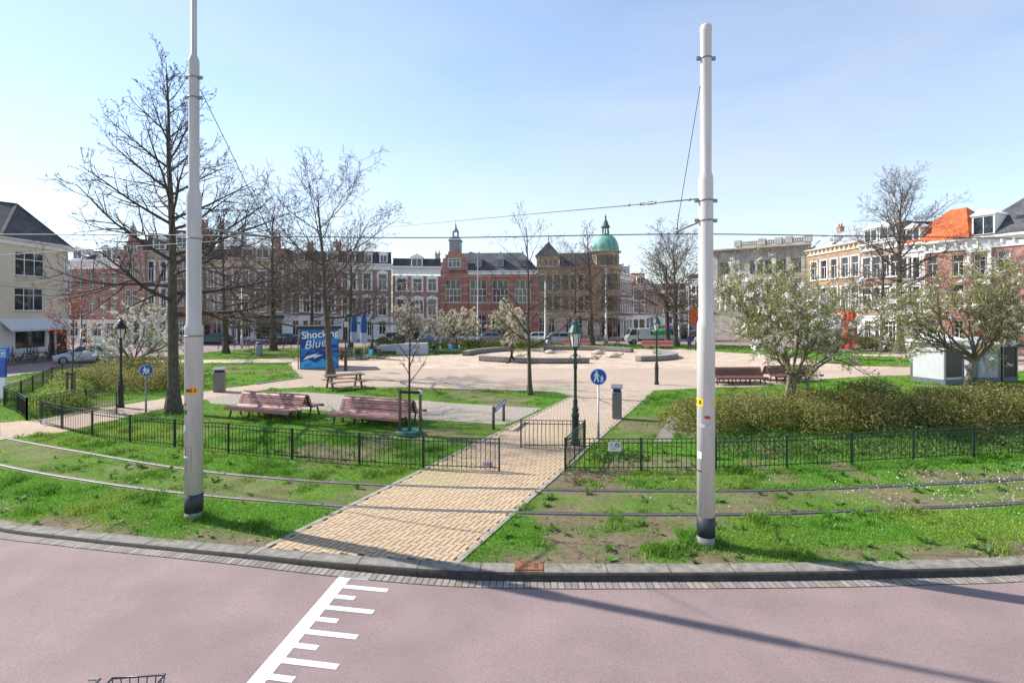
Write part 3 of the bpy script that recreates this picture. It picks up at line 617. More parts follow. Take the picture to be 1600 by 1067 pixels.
house("tan_brick_house", "tall tan brick house with white window surrounds left of the left white pole", (226, 70), (270, 71), 9, 11.5, BR_TAN, cols=[(231, 240.5), (251, 259.5)], rows=[(8.1, 10.8), (4.6, 7.2)], trim=WHITE,
      zg=3.6, groundm=PLASTER, ground=[(230, 244, .6, 3.0, 'shop'), (250, 258, 0, 2.9, 'door')], corn=(11.5, 12.2, STONE), roof=mansard(12.2, 14.6, SLATE, 1.5, dorm=[(.5, 1.5, 1.5, 12.4)]), group=ROW)
house("brick_house", "tall red-brown house with steep dark roof directly behind the left white pole", (270, 71), (318, 72.5), 9, 11.9, BR_RED, cols=[(277, 286), (293, 301), (307, 315)], rows=[(8.6, 11.2), (4.9, 7.5)], trim=STONE,
      zg=3.7, groundm=BR_BAND, ground=[(275, 290, .5, 3.1, 'shop'), (296, 303, 0, 2.9, 'door'), (306, 316, .5, 3.1, 'shop')], corn=(11.9, 12.6, WHITE), roof=mansard(12.5, 15.2, SLATE, 1.5, dorm=[(.3, 1.5, 1.5, 12.8), (.72, 1.5, 1.5, 12.8)], ch=[(.97, 16.6, BR_RED)]), group=ROW)
house("brick_house", "brown brick house with red banded ground floor right of the left white pole", (318, 73), (358, 74), 9, 10.4, BR_BROWN, cols=[(325, 333), (342, 350.5)], rows=[(7.6, 9.8), (4.1, 6.4)], trim=WHITE,
      zg=3.5, groundm=BR_BAND, ground=[(332, 352, .5, 3.1, 'shop'), (321, 328, 0, 2.9, 'door')], corn=(10.4, 11.3, CREAM), roof=mansard(11.2, 12.9, SLATE, 1.2, ch=[(.1, 15.4, BR_RED)]), group=ROW)
house("brick_house", "brown brick house with white pilasters and white ground floor behind the bare trees", (358, 74), (396, 75), 9, 10.6, BR_BROWN, cols=[(364.5, 374), (379, 388)], rows=[(7.7, 9.9), (4.1, 6.4)], trim=WHITE,
      zg=3.6, groundm=PLASTER, ground=[(361, 369, .4, 3.0, 'shop'), (371, 376, 0, 2.9, 'door', mat("brown_door", (.16, .07, .035), .5)), (379, 392, .4, 3.0, 'shop')], corn=(10.6, 11.7, CREAM), roof=mansard(11.6, 13.4, SLATE, 1.2, dorm=[(.75, 1.5, 1.2, 11.9)]), group=ROW)
SIGNB = mat("dark_fascia", (.02, .025, .05), .4)
h7, w7, u7 = house("brick_house", "brown brick house with dark shopfront and navy fascia behind the parked bicycles", (396, 75), (450, 76), 9, 10.4, BR_BROWN, cols=[(400, 415), (427, 441)], rows=[(7.6, 9.9), (4.1, 6.9)], trim=WHITE,
      zg=3.7, groundm=PLASTER, ground=[(400.5, 441, .2, 3.0, 'shop', BLACKM)], corn=(10.4, 11.5, CREAM), roof=mansard(11.4, 13.2, BR_DARK, 1.0, dorm=[(.25, 1.8, 1.4, 11.7)], ch=[(.6, 15.0, BR_RED)]), group=ROW)
fb = MB(); fb.box(u7(397.5), u7(444), -.35, -.17, 3.12, 3.66); fb.build('fascia_board', SIGNB, h7)
house("brick_house", "long brown brick house with white ground floor behind the blue kiosk", (450, 76), (531, 78), 9, 10.3, BR_BROWN, cols=[(457, 468), (473.5, 484), (491, 502.5), (512, 523)], rows=[(7.5, 9.8), (4.0, 6.7)], trim=WHITE,
      zg=3.5, groundm=PLASTER, ground=[(457, 467, .7, 2.9, 'cross'), (474, 481, 0, 2.8, 'door'), (491, 502, .7, 2.9, 'cross'), (512, 522, .7, 2.9, 'cross')], corn=(10.3, 11.4, CREAM), roof=mansard(11.3, 13.0, SLATE, 1.2, dorm=[(.2, 1.6, 1.2, 11.6), (.85, 1.6, 1.2, 11.6)], ch=[(.4, 14.2, BR_RED), (.96, 14.5, BR_RED)]), group=ROW)
house("brick_house", "brown brick house with three dormers in its dark mansard behind the blue parasols", (531, 78), (612, 80), 9, 10.5, BR_BROWN, cols=[(535, 543), (546.5, 556.5), (567.5, 580), (591, 604)], rows=[(7.4, 9.8), (3.6, 6.2)], trim=WHITE, cap='ped',
      zg=3.3, groundm=PLASTER, ground=[(536, 543, 0, 2.8, 'door'), (547, 557, .7, 2.7, 'cross'), (574, 581, .5, 2.7, 'cross'), (592, 603, .7, 2.7, 'cross')], corn=(10.5, 11.3), roof=mansard(11.2, 13.1, SLATE, .9, dorm=[(.22, 1.2, 1.25, 11.5), (.54, 1.2, 1.25, 11.5), (.84, 1.2, 1.25, 11.5)]), group=ROW)
h9, w9, u9 = house("brick_house", "red-brown house with white pedimented windows and one white dormer left of the hall", (613, 80), (689, 81), 9, 9.6, BR_RED, cols=[(619.8, 635), (645, 659.5), (668.5, 682)], rows=[(7.25, 9.15), (3.6, 6.0)], trim=WHITE, cap='ped',
      zg=3.0, groundm=PLASTER, ground=[(620, 634, .8, 2.6, 'cross'), (646, 655, 0, 2.5, 'door'), (669, 681, .8, 2.6, 'cross')], corn=(9.9, 11.0), roof=mansard(10.9, 12.2, SLATE, 1.0, dorm=[(.5, 1.75, 1.35, 11.0)], ch=[(.93, 13.1, STONE)]), group=ROW)
bw_ = MB(); x = u9(652); bw_.box(x - 1.0, x + 1.0, -.7, -.05, 3.1, 6.1); bw_.box(x - 1.1, x + 1.1, -.8, -.03, 6.1, 6.3); bay = bw_.build('bay_window', WHITE, h9)
pn = MB()
for k in range(3): pn.box(x - .88 + k * .62, x - .36 + k * .62, -.712, -.702, 3.9, 5.8)
pn.build('pane', GLASS, bay)

# red hall with stepped gable and turret
A = Vector((XA(689, 81), 81, -.02)); B = Vector((XA(842, 80), 80, -.02)); d = B - A; HW = d.length; dx = d / HW
hall = empty("brick_hall", A, math.atan2(d.y, d.x), "red brick hall with stone bands, stepped gable, lead turret and tall white-barred windows", "hall")
def hu(px): k = (px - 800) / F; return (k * A.y - A.x) / (dx.x - k * dx.y)
HALLG = glass_mat('hall_glass', pale=(.12, .13, .14), thr=.66); gw = hu(731); zc = 10.1; wins = [(hu(696), hu(720), 5.55, 8.95), (hu(734), hu(760), 5.5, 8.95), (hu(769), hu(794.5), 5.5, 8.95), (hu(804), hu(829), 5.5, 8.95)]
gnd = [(hu(697), hu(718), .1, 3.3), (hu(737), hu(760), .6, 3.6), (hu(768), hu(792), .6, 3.6), (hu(806), hu(828), .6, 3.6)]
b = facade('wall', HW, 0, zc, wins + gnd, BR_BAND, hall, rev=.35)
for s, x in ((1, HW), (0, 0)): b.add([(x, 0, 0), (x, 14, 0), (x, 14, zc), (x, 0, zc)], [(0, 1, 2, 3) if s else (3, 2, 1, 0)])
b.add([(0, 14, 0), (HW, 14, 0), (HW, 14, zc), (0, 14, zc)], [(3, 2, 1, 0)])
for x in (gw - .35, hu(764.5), hu(799), HW - .35, .35): b.box(x - .35, x + .35, -.18, -.005, 0, zc - .3)
b.box(0, HW, -.1, -.003, 4.3, 4.6); b.build('wall', BR_BAND, hall)
for (x0, x1, a, c) in wins: window(hall, (x0 + x1) / 2, a, c, x1 - x0, 'hall', y=.08, trim=False, glass=HALLG)
for (x0, x1, a, c) in gnd: window(hall, (x0 + x1) / 2, a, c, x1 - x0, 'three', y=.1, trim=False, glass=SHOPG)
for (x0, x1, a, c) in gnd[1:] + wins[:1]:
    ar = MB()
    xm, r = (x0 + x1) / 2, (x1 - x0) / 2; arc = [(xm + (r + q) * math.cos(t), c - r * .55 + (r + q) * .75 * math.sin(t)) for q, ts in ((0, 1), (.3, -1)) for t in [math.pi * (k / 12 if ts > 0 else 1 - k / 12) for k in range(13)]]
    n = 13
    for k in range(12):
        i0, i1 = arc[k], arc[k + 1]; o0, o1 = arc[25 - k], arc[24 - k]; ar.prism_y([i0, o0, o1, i1], -.06, .02)
        ar.prism_y([i1, (i1[0], c + .002), (i0[0], c + .002), i0], .0, .07) if i0[1] < c else None
    ar.build('arch', BR_RED, hall)
st = MB(); s = []
hh = [(0, zc), (0, 11.6), (.07, 11.6), (.07, 12.2), (.17, 12.2), (.17, 12.75), (.27, 12.75), (.27, 13.2), (.36, 13.2), (.36, 13.6)]
pts = [(gw * x, z) for x, z in hh] + [(gw * (1 - x), z) for x, z in hh[::-1]]
st.prism_y(pts[::-1], -.12, .35); st.box(-.05, gw + .05, -.2, -.121, 9.7, 9.95)
for x, z in hh[1::2]:
    for q in (x, 1 - x): st.box(gw * q - .02 if q < .5 else gw * (q - .1) , gw * (q + .1) if q < .5 else gw * q + .02, -.16, .39, z + .001, z + .09)
st.build('stepped_gable', BR_RED, hall); window(hall, gw / 2, 10.85, 12.25, 1.9, 'three', y=-.27, trim=False)
tu = MB(); tx = gw * .5
tu.box(tx - .85, tx + .85, .3, 2.0, 13.3, 15.0); tu.box(tx - 1.0, tx + 1.0, .15, 2.15, 15.0, 15.12)
tu.add([(tx - 1.0, .15, 15.12), (tx + 1.0, .15, 15.12), (tx + 1.0, 2.15, 15.12), (tx - 1.0, 2.15, 15.12), (tx - .42, .73, 15.75), (tx + .42, .73, 15.75), (tx + .42, 1.57, 15.75), (tx - .42, 1.57, 15.75)], [(0, 1, 5, 4), (1, 2, 6, 5), (2, 3, 7, 6), (3, 0, 4, 7)])
for sx in (-.36, .36):
    for sy in (.8, 1.5): tu.box(tx + sx - .07, tx + sx + .07, sy - .07, sy + .07, 15.75, 16.5)
tu.lathe([(.5, 0), (.46, .15), (.2, .6), (.05, 1.3), (.02, 1.9)], 8, (tx, 1.15, 16.5)); tu.build('turret', LEAD, hall)
rf = MB(); rx0 = gw * .3
rf.add([(rx0, -.3, zc + .2), (HW + .1, -.3, zc + .2), (HW + .1, 8, zc + .2), (rx0, 8, zc + .2), (rx0 + .5, 3.9, 13.5), (hu(815), 3.9, 13.5)], [(0, 1, 5, 4), (1, 2, 5), (2, 3, 4, 5), (3, 0, 4)]); rfo = rf.build('roof', TILEG, hall)
cornice(hall, HW, zc - .25, zc + .22, WHITE, proj=.4, x0=gw + .05)
for px in (747, 781.5, 816):
    x = hu(px); q = MB(); q.box(x - .5, x + .5, .5, 2.2, 11.0, 12.05); q.add([(x - .62, .4, 12.05), (x + .62, .4, 12.05), (x + .62, 2.4, 12.05), (x - .62, 2.4, 12.05), (x, 1.1, 13.5)], [(0, 1, 4), (1, 2, 4), (2, 3, 4), (3, 0, 4)])
    do = q.build('dormer', LEAD, rfo); q = MB(); q.box(x - .3, x - .03, .485, .497, 11.2, 11.85); q.box(x + .03, x + .3, .485, .497, 11.2, 11.85); q.build('pane', GLASS, do)

# brown stone corner building with green dome
A2 = Vector((XA(839, 80), 80, -.02)); B2 = Vector((XA(955, 79), 79, -.02)); d = B2 - A2; BW = d.length; dx2 = d / BW
dom = empty("domed_corner_building", A2, math.atan2(d.y, d.x), "brown stone corner building with round tower and green copper dome", "building")
def du(px): k = (px - 800) / F; return (k * A2.y - A2.x) / (dx2.x - k * dx2.y)
zc = 10.5; cx = [846.5, 858, 869, 884, 896, 907, 919]
hl = [(du(c) - .5, du(c) + .5, a, z) for c in cx for a, z in ((7.4, 9.6), (4.4, 6.4))]
b = facade('wall', BW, 3.9, zc, hl, ASHLAR, dom, rev=.3); b.add([(0, 0, 3.9), (0, 12, 3.9), (0, 12, zc), (0, 0, zc)], [(3, 2, 1, 0)]); b.add([(BW, 0, 3.9), (BW, 12, 3.9), (BW, 12, zc), (BW, 0, zc)], [(0, 1, 2, 3)])
b.add([(0, 12, 3.9), (BW, 12, 3.9), (BW, 12, zc), (0, 12, zc)], [(3, 2, 1, 0)])
for c in (852.5, 864, 877, 890, 902, 913): b.box(du(c) - .16, du(c) + .16, -.12, -.002, 4.0, zc - .2)
b.box(-.05, BW, -.25, -.003, 6.75, 7.0); b.build('wall', ASHLAR, dom)
for (x0, x1, a, c) in hl: window(dom, (x0 + x1) / 2, a, c, x1 - x0, 'T', y=.08, m=mat("brown_frame", (.08, .055, .04), .5), trim=False)
gl = [(du(a), du(c), .5, 3.2) for a, c in ((842, 852), (857, 867), (884, 893), (897, 910), (918, 927))]
b = facade('ground_floor', BW, 0, 3.9, gl, ASHLAR2, dom, y=-.06, rev=.35); b.add([(0, -.06, 0), (0, 12, 0), (0, 12, 3.9), (0, -.06, 3.9)], [(3, 2, 1, 0)]); b.box(-.05, BW, -.3, -.062, 3.75, 4.0); b.build('ground_floor', ASHLAR2, dom)
for (x0, x1, a, c) in gl: window(dom, (x0 + x1) / 2, a, c, x1 - x0, 'cross', y=0.05, trim=False, glass=SHOPG)
cornice(dom, BW, zc - .3, zc + .35, ASHLAR, proj=.5, dent=True)
pv = MB(); pw = du(874); pv.box(-.05, pw, -.1, 3.5, zc + .36, 12.3); pv.box(-.2, pw + .15, -.25, 3.6, 12.3, 12.5)
pvo = pv.build('pavilion', ASHLAR, dom); q = MB(); q.add([(-.3, -.35, 12.5), (pw + .25, -.35, 12.5), (pw + .25, 3.7, 12.5), (-.3, 3.7, 12.5), (pw / 2, 1.7, 14.9)], [(0, 1, 4), (1, 2, 4), (2, 3, 4), (3, 0, 4)])
q.tube([(pw / 2, 1.7, 14.8), (pw / 2, 1.7, 15.9)], [.06, .02], 6); q.ball((pw / 2, 1.7, 15.3), .13); q.build('pavilion_roof', SLATE, pvo)
q = MB()
for k in range(4): q.box(pw * (.14 + .2 * k), pw * (.27 + .2 * k), -.115, -.104, 11.15, 11.95)
q.build('pane', GLASS, pvo)
q = MB(); q.add([(pw, .1, zc + .36), (BW, .1, zc + .36), (BW, 12, zc + .36), (pw, 12, zc + .36), (pw + .1, 3.2, 13.3), (BW, 3.2, 13.3), (BW, 9, 13.3), (pw + .1, 9, 13.3)], [(0, 1, 5, 4), (1, 2, 6, 5), (2, 3, 7, 6), (3, 0, 4, 7), (4, 5, 6, 7)]); q.build('roof', SLATE, dom)
tx, ty, tr = du(948), 2.0, 2.15
tw_ = MB(); tw_.m = 1; tw_.lathe([(tr + .1, 0), (tr + .1, 3.75), (tr + .3, 3.8), (tr + .3, 4.0)], 16, (tx, ty, 0), smooth=False); tw_.m = 0
tw_.lathe([(tr, 4.0), (tr, 6.7), (tr + .2, 6.8), (tr + .2, 7.0), (tr, 7.0), (tr, 10.3), (tr + .35, 10.5), (tr + .35, 10.8), (tr - .1, 10.8), (tr - .1, 13.0), (tr + .25, 13.15), (tr + .25, 13.3)], 16, (tx, ty, 0), smooth=False)
two = tw_.build('tower', [ASHLAR, ASHLAR2], dom)
for za, zb in ((7.4, 9.8), (4.3, 6.5), (11.1, 12.6), (.4, 3.2)):
    for k in range(5):
        a = -math.pi / 2 + (k - 1.5) * math.pi / 8 + .0; a = -math.pi / 2 + (k - 2 + .5) * math.pi / 8
        r = tr * math.cos(math.pi / 16) + (.1 if za < 1 else -.1 if za > 11 else 0) + .02; c = Vector((tx + r * math.cos(a), ty + r * math.sin(a), 0)); t = Vector((-math.sin(a), math.cos(a), 0)) * .27; nn = Vector((math.cos(a), math.sin(a), 0))
        q = MB(); q.bar(c + t * 1.2 + Vector((0, 0, za)), c + t * 1.2 + Vector((0, 0, zb)), .08, .08); q.bar(c - t * 1.2 + Vector((0, 0, za)), c - t * 1.2 + Vector((0, 0, zb)), .08, .08); q.bar(c - t * 1.2 + Vector((0, 0, (za + zb * 2) / 3)), c + t * 1.2 + Vector((0, 0, (za + zb * 2) / 3)), .07, .06)
        wo = q.build('window', mat("brown_frame", ()), two); q = MB(); q.add([c - t + Vector((0, 0, za)), c + t + Vector((0, 0, za)), c + t + Vector((0, 0, zb)), c - t + Vector((0, 0, zb))], [(0, 1, 2, 3)]); q.build('pane', GLASS, wo)
dm = MB(); prof = [(2.1, 13.3)]
for k in range(9):
    t = k / 9 * math.pi / 2; prof.append((.45 + 1.62 * math.cos(t), 13.35 + 2.55 * math.sin(t))); prof.append((.42 + 1.62 * math.cos(t + .1), 13.35 + 2.55 * math.sin(t + .1) - .03))
prof += [(.6, 15.95), (.6, 16.05)]
dm.lathe(prof, 24, (tx, ty, 0)); dmo = dm.build('dome', COPPER, two)
la = MB()
for k in range(8): a = k * math.pi / 4; la.bar((tx + .52 * math.cos(a), ty + .52 * math.sin(a), 16.05), (tx + .42 * math.cos(a), ty + .42 * math.sin(a), 17.0), .1)
la.lathe([(.75, 0), (.7, .1), (.45, .5), (.3, .95), (.12, 1.3), (.1, 1.5), (.18, 1.6), (.1, 1.75), (.02, 2.1)], 12, (tx, ty, 17.0)); la.build('lantern', mat("dark_copper", (.05, .13, .1), .6), dmo)
q = MB(); q.box(tx - .4, tx + .35, -.36, -.24, .1, 2.6); q.build('door', mat("oxblood_door", (.09, .02, .02), .4), dom)

# side street right of the dome
SIDE = 'houses of the side street behind the square'
house("corner_house", "dark red brick house with white window bands in the side street right of the dome", (968.5, 82), (989, 89.5), 9, 9.2, BR_DARK, cols=[970.6, 974.2, 978, 981.6, 985.3], rows=[(6.9, 8.9, 'T'), (4.0, 6.2, 'T')], ww=.75, trim=WHITE,
      zg=3.4, groundm=PLASTER, ground=[(970, 973, .4, 2.8, 'cross'), (974.5, 977.5, 0, 2.7, 'door'), (979, 982, .4, 2.8, 'cross'), (983.5, 987, .4, 2.8, 'cross')], corn=(9.3, 10.2), roof=mansard(10.1, 11.2, SLATE, 1.0, dorm=[(.3, 1.3, 1.1, 10.4), (.75, 1.6, 1.2, 10.3)]), group=SIDE)
OR = mansard(9.9, 12.6, TILEO, 1.2, dorm=[(.62, 1.7, 1.6, 10.2)])
house("shop_house", "brick house with orange roof and white shop front in the side street", (988, 117), (1009, 117), 6, 9.2, BR_RED, cols=[994, 1003], rows=[(6.6, 8.7), (3.9, 5.7)], ww=1.1, trim=WHITE, zg=3.3, groundm=PLASTER, ground=[(990, 997, .3, 2.4, 'shop', BLACKM), (999, 1007, .3, 2.4, 'shop', BLACKM)], corn=(9.2, 9.9), roof=OR, group=SIDE)
house("shop_house", "long brown brick house receding down the side street beside the white truck", (1009, 117.5), (1036, 165), 8, 9.3, BR_BROWN, cols=[1012, 1015, 1018.5, 1022, 1025.5, 1029, 1032.5], rows=[(6.5, 8.6), (3.9, 5.8)], ww=1.3, trim=WHITE, zg=3.3, groundm=PLASTER,
      ground=[(1010, 1014, .3, 2.6, 'shop', BLACKM), (1016, 1020, .3, 2.6, 'shop', BLACKM), (1022, 1028, .3, 2.6, 'shop', BLACKM)], corn=(9.3, 10.0), roof=mansard(9.9, 12.0, BR_DARK, 1.0, dorm=[(.1, 2.0, 1.5, 10.1), (.3, 2.0, 1.5, 10.1), (.55, 2, 1.5, 10.1)]), group=SIDE)
house("brick_house", "distant brown brick house closing the side street behind the pair of bare trees", (1036, 175), (1072, 175), 9, 10.6, BR_BROWN, cols=[1040, 1047, 1054, 1061, 1068], rows=[(7.4, 9.6), (4.2, 6.4)], ww=1.3, trim=WHITE, zg=3.4, groundm=PLASTER, ground=[(1039, 1050, .3, 2.8, 'shop'), (1055, 1068, .3, 2.8, 'shop')], corn=(10.6, 11.4), roof=mansard(11.3, 13.5, SLATE, 1.2), group=SIDE)
house("brick_house", "distant pale grey house behind the right white pole at the side street", (1072, 150), (1118, 140), 9, 12.4, GREYST, cols=[1077, 1084, 1091, 1098, 1105], rows=[(9, 11.2), (5, 7.6)], ww=1.3, trim=WHITE, zg=3.8, groundm=PLASTER, ground=[(1076, 1086, .3, 3, 'shop'), (1090, 1104, .3, 3, 'shop')], corn=(12.4, 13.2), roof=mansard(13.1, 14.6, SLATE, 1.2), group=SIDE)

# grey neoclassical bank
A3 = Vector((XA(1112, 86), 86, -.02)); B3 = Vector((XA(1266, 77), 77, -.02)); d = B3 - A3; KW3 = d.length; dx3 = d / KW3
bank = empty("stone_bank", A3, math.atan2(d.y, d.x), "grey stone neoclassical building with balustraded cornice and columned balcony behind the magnolia", "building")
def bu(px): k = (px - 800) / F; return (k * A3.y - A3.x) / (dx3.x - k * dx3.y)
zc = 13.6; W3 = [(bu(a), bu(c), z0, z1) for a, c in ((1125, 1141), (1171, 1180), (1183, 1192), (1195, 1207), (1213, 1228), (1238, 1252)) for z0, z1 in ((9.9, 12.0), (5.2, 8.3))]
G3 = [(bu(a), bu(c), .8, 3.6) for a, c in ((1120, 1130), (1137, 1147), (1172, 1182), (1193, 1204), (1213, 1224), (1235, 1248))]
b = facade('wall', KW3, 0, zc, W3 + G3, GREYST, bank, rev=.4); b.add([(0, 0, 0), (0, 14, 0), (0, 14, zc), (0, 0, zc)], [(3, 2, 1, 0)]); b.add([(KW3, 0, 0), (KW3, 14, 0), (KW3, 14, zc), (KW3, 0, zc)], [(0, 1, 2, 3)]); b.add([(0, 14, 0), (KW3, 14, 0), (KW3, 14, zc), (0, 14, zc)], [(3, 2, 1, 0)]); b.add([(0, 0, zc), (KW3, 0, zc), (KW3, 14, zc), (0, 14, zc)], [(0, 1, 2, 3)])
for c in (1114, 1119, 1148, 1153, 1210, 1232, 1256, 1262): b.box(bu(c) - .3, bu(c) + .3, -.2, -.003, 4.3, zc - .4)
b.box(0, KW3, -.3, -.005, 4.0, 4.3); b.box(0, KW3, -.25, -.004, 9.0, 9.3); b.build('wall', GREYST, bank)
for (x0, x1, a, c) in W3 + G3: window(bank, (x0 + x1) / 2, a, c, x1 - x0, 'cross', y=.15, trim=False, m=mat("grey_frame", (.3, .32, .32), .5))
cornice(bank, KW3, zc - .6, zc + .5, GREYST, proj=.8)
bl = MB(); x0 = bu(1150); bl.box(x0, KW3, .1, .7, zc + .5, zc + .8); bl.box(x0, KW3, .05, .75, zc + 1.3, zc + 1.5)
for k in range(34): xx = x0 + (KW3 - x0) * (k + .5) / 34; bl.lathe([(.1, 0), (.16, .15), (.09, .3), (.1, .5)], 6, (xx, .4, zc + .8))
for c in (1152, 1190, 1216, 1232, 1262): bl.box(bu(c) - .5, bu(c) + .5, 0, .8, zc + .8, zc + 1.75)
bl.build('balustrade', GREYST, bank)
po = MB(); xa, xb = bu(1130), bu(1166); po.box(xa - .3, xb + .3, -1.5, -.02, 8.4, 8.75); po.box(xa - .2, xb + .2, -1.4, -1.2, 9.35, 9.5)
for k in range(14): po.lathe([(.07, 0), (.11, .15), (.07, .6)], 6, (xa + (xb - xa) * k / 13, -1.3, 8.75))
for x in (xa, xa + .9, xb - .9, xb): po.lathe([(.42, 4.2), (.42, 4.4), (.33, 4.5), (.29, 7.9), (.42, 8.2), (.42, 8.4)], 14, (x, -1.05, 0))
po.box(xa - .5, xb + .5, -1.6, -.31, 0, 4.2); po.build('portico', GREYST, bank)

# right-hand row
RR = 'houses along the right side of the square'
GREYM = mat("zinc_roof", (.33, .35, .38), .5, .1, 1)
house("ochre_house", "ochre brick house with cream cornice and pale grey mansard roof beside the stone bank", (1262, 77), (1346, 66), 10, 12.2, BR_ORANGE, cols=[1272, 1287, 1303, 1320, 1336], rows=[(8.6, 11.2), (4.6, 7.4)], ww=1.3, trim=WHITE,
      zg=3.8, groundm=PLASTER, ground=[(1270, 1280, .6, 3, 'shop'), (1290, 1297, 0, 2.9, 'door'), (1305, 1320, .6, 3, 'shop'), (1328, 1340, .6, 3, 'shop')], corn=(12.2, 13.0, CREAM), roof=mansard(12.9, 15.0, GREYM, 2.2, ch=[(.2, 16.0, BR_RED)], dorm=[(.45, .9, .8, 13.5)]), group=RR)
house("brick_house", "brick house with boxy dark dormers behind the two bare trees on the right", (1346, 66), (1406, 60), 10, 11.6, BR_BROWN, cols=[1354, 1369, 1384, 1398], rows=[(8.2, 10.7), (4.6, 7)], ww=1.25, trim=WHITE,
      zg=3.6, groundm=PLASTER, ground=[(1352, 1362, .6, 3, 'shop'), (1368, 1374, 0, 2.8, 'door'), (1380, 1400, .6, 3, 'shop')], corn=(11.6, 12.4, WHITE), roof=mansard(12.3, 14.4, SLATE, 1.0, dorm=[(.2, 2.2, 1.6, 12.6), (.65, 2.6, 1.6, 12.6)]), group=RR)
def hiproof(zc, zt, m, inx, dorms, d0=None, w0=None):
    def f(e, w, d):
        b = MB(); hip(b, 0, w0 or w, 0, d0 or d, zc, zt, inx); o = b.build('roof', m, e)
        for fx, wd, h, z, y in dorms: dormer(o, fx * w, z, wd, h, y, depth=1.8)
    return f
house("white_house", "white plastered house with bright orange hip roof and one dormer", (1406, 60), (1445, 57.4), 9, 10.8, PLASTER, cols=[1416, 1428], rows=[(7.8, 10.1), (4.5, 6.9)], ww=1.2, trim=WHITE, zg=3.5, groundm=PLASTER, ground=[(1411, 1421, .5, 3, 'cross'), (1427, 1434, .2, 3, 'door')],
      corn=(10.8, 11.7), roof=hiproof(11.6, 15.4, TILEO, 2.9, [(.45, 1.6, 1.5, 11.9, .3)], 8, 6.9), group=RR)
h4, w4, u4 = house("pink_house", "pink brick house with grey tiled hip roof and white dormer at the right edge", (1445, 57.4), (1652, 47.5), 9, 10.6, BR_PINK, cols=[(1449, 1464), (1488, 1506), (1521, 1540), (1558, 1577), (1600, 1620)], rows=[(7.75, 10.0), (4.75, 6.9)],
      zg=3.6, groundm=BR_PINK, ground=[(1450, 1464, .9, 3.2, 'cross'), (1490, 1505, .9, 3.2, 'cross'), (1522, 1535, 0, 3.0, 'door', mat("red_door", (.3, .03, .03), .4)), (1556, 1590, .4, 3.2, 'shop')], corn=(10.5, 11.6), roof=None, group=RR, winm=WHITE)
rb = MB(); hip(rb, u4(1492), w4, .2, 9, 11.5, 15.6, 3.9); ro = rb.build('roof', TILEG, h4)
dormer(ro, u4(1533), 11.75, 1.9, 2.0, .35, depth=2.2, top='gable'); sk = MB(); x = u4(1570); sk.add([(x, 1.7, 13.0), (x + .7, 1.7, 13.0), (x + .7, 2.1, 13.55), (x, 2.1, 13.55)], [(0, 1, 2, 3)]); sk.build('skylight', GLASS, ro)
fl_ = MB(); fl_.lathe([(.16, 0), (.16, 1.1), (.24, 1.15), (.24, 1.3)], 8, (u4(1588), 4.5, 15.2)); fl_.build('flue', STEEL, ro)
sr = MB(); x = u4(1530.5); sr.box(x - 1.0, x - .68, -.09, .02, 7.5, 10.1); sr.box(x + .68, x + 1.0, -.09, .02, 7.5, 10.1); sr.box(x - 1.1, x + 1.1, -.13, .02, 10.1, 10.4); sr.build('white_surround', WHITE, h4)
dp = MB(); dp.tube([(u4(1551), -.1, 0), (u4(1551), -.1, 10.4)], .06, 8); dp.build('drainpipe', BR_DARK, h4)
fb = MB(); fb.box(u4(1557), u4(1596), -.5, -.2, 3.35, 3.9); fb.build('shop_awning', mat("red_awning", (.45, .04, .03), .7), h4)

# cream corner house on the left
e = Vector((-42.6, 36.5, -.02)); cl = empty("cream_corner_house", e, R(90), "cream plastered corner house with dark pyramid roof, white awning and dark pub front", "house"); CWD = 13.6
def cu(px): return F * 42.6 / (800 - px) - 36.5
hl = [(cu(24), cu(70), 7.25, 9.35), (cu(23), cu(69), 4.2, 6.2)]; UL = cu(-6)
b = facade('wall', CWD, 3.55, 10.0, hl, CREAM, cl, rev=.25, xs=(UL, None))
b.add([(UL, 0, 3.55), (UL - 7, 4, 3.55), (UL - 7, 4, 10), (UL, 0, 10)], [(3, 2, 1, 0)]); b.add([(CWD, 0, 3.55), (CWD + 2.3, 1.4, 3.55), (CWD + 2.3, 1.4, 10), (CWD, 0, 10)], [(0, 1, 2, 3)]); b.add([(CWD + 2.3, 1.4, 3.55), (CWD + 2.3, 12, 3.55), (CWD + 2.3, 12, 10), (CWD + 2.3, 1.4, 10)], [(0, 1, 2, 3)])
b.box(UL, CWD, -.05, -.002, 6.55, 6.75); b.box(UL, CWD, -.06, -.003, 3.55, 3.75); b.build('wall', CREAM, cl)
for (x0, x1, a, c) in hl: window(cl, (x0 + x1) / 2, a, c, x1 - x0, 'three')
for a, c in ((7.25, 9.35), (4.2, 6.2)):
    q = MB(); p0 = Vector((CWD + .5, .28, 0)); p1 = Vector((CWD + 1.9, 1.13, 0))
    for p in (p0, (p0 + p1) / 2, p1): q.bar(p + Vector((0, 0, a)), p + Vector((0, 0, c)), .09)
    for z in (a, c, a + (c - a) * .68): q.bar(p0 + Vector((0, 0, z)), p1 + Vector((0, 0, z)), .09)
    o = q.build('window', WHITE, cl); q = MB(); q.add([p0 + Vector((0, -.01, a)), p1 + Vector((0, -.01, a)), p1 + Vector((0, -.01, c)), p0 + Vector((0, -.01, c))], [(0, 1, 2, 3)]); q.build('pane', GLASS, o)
gl = [(cu(23), cu(71), .95, 2.5), (cu(76), cu(86), .05, 2.5)]
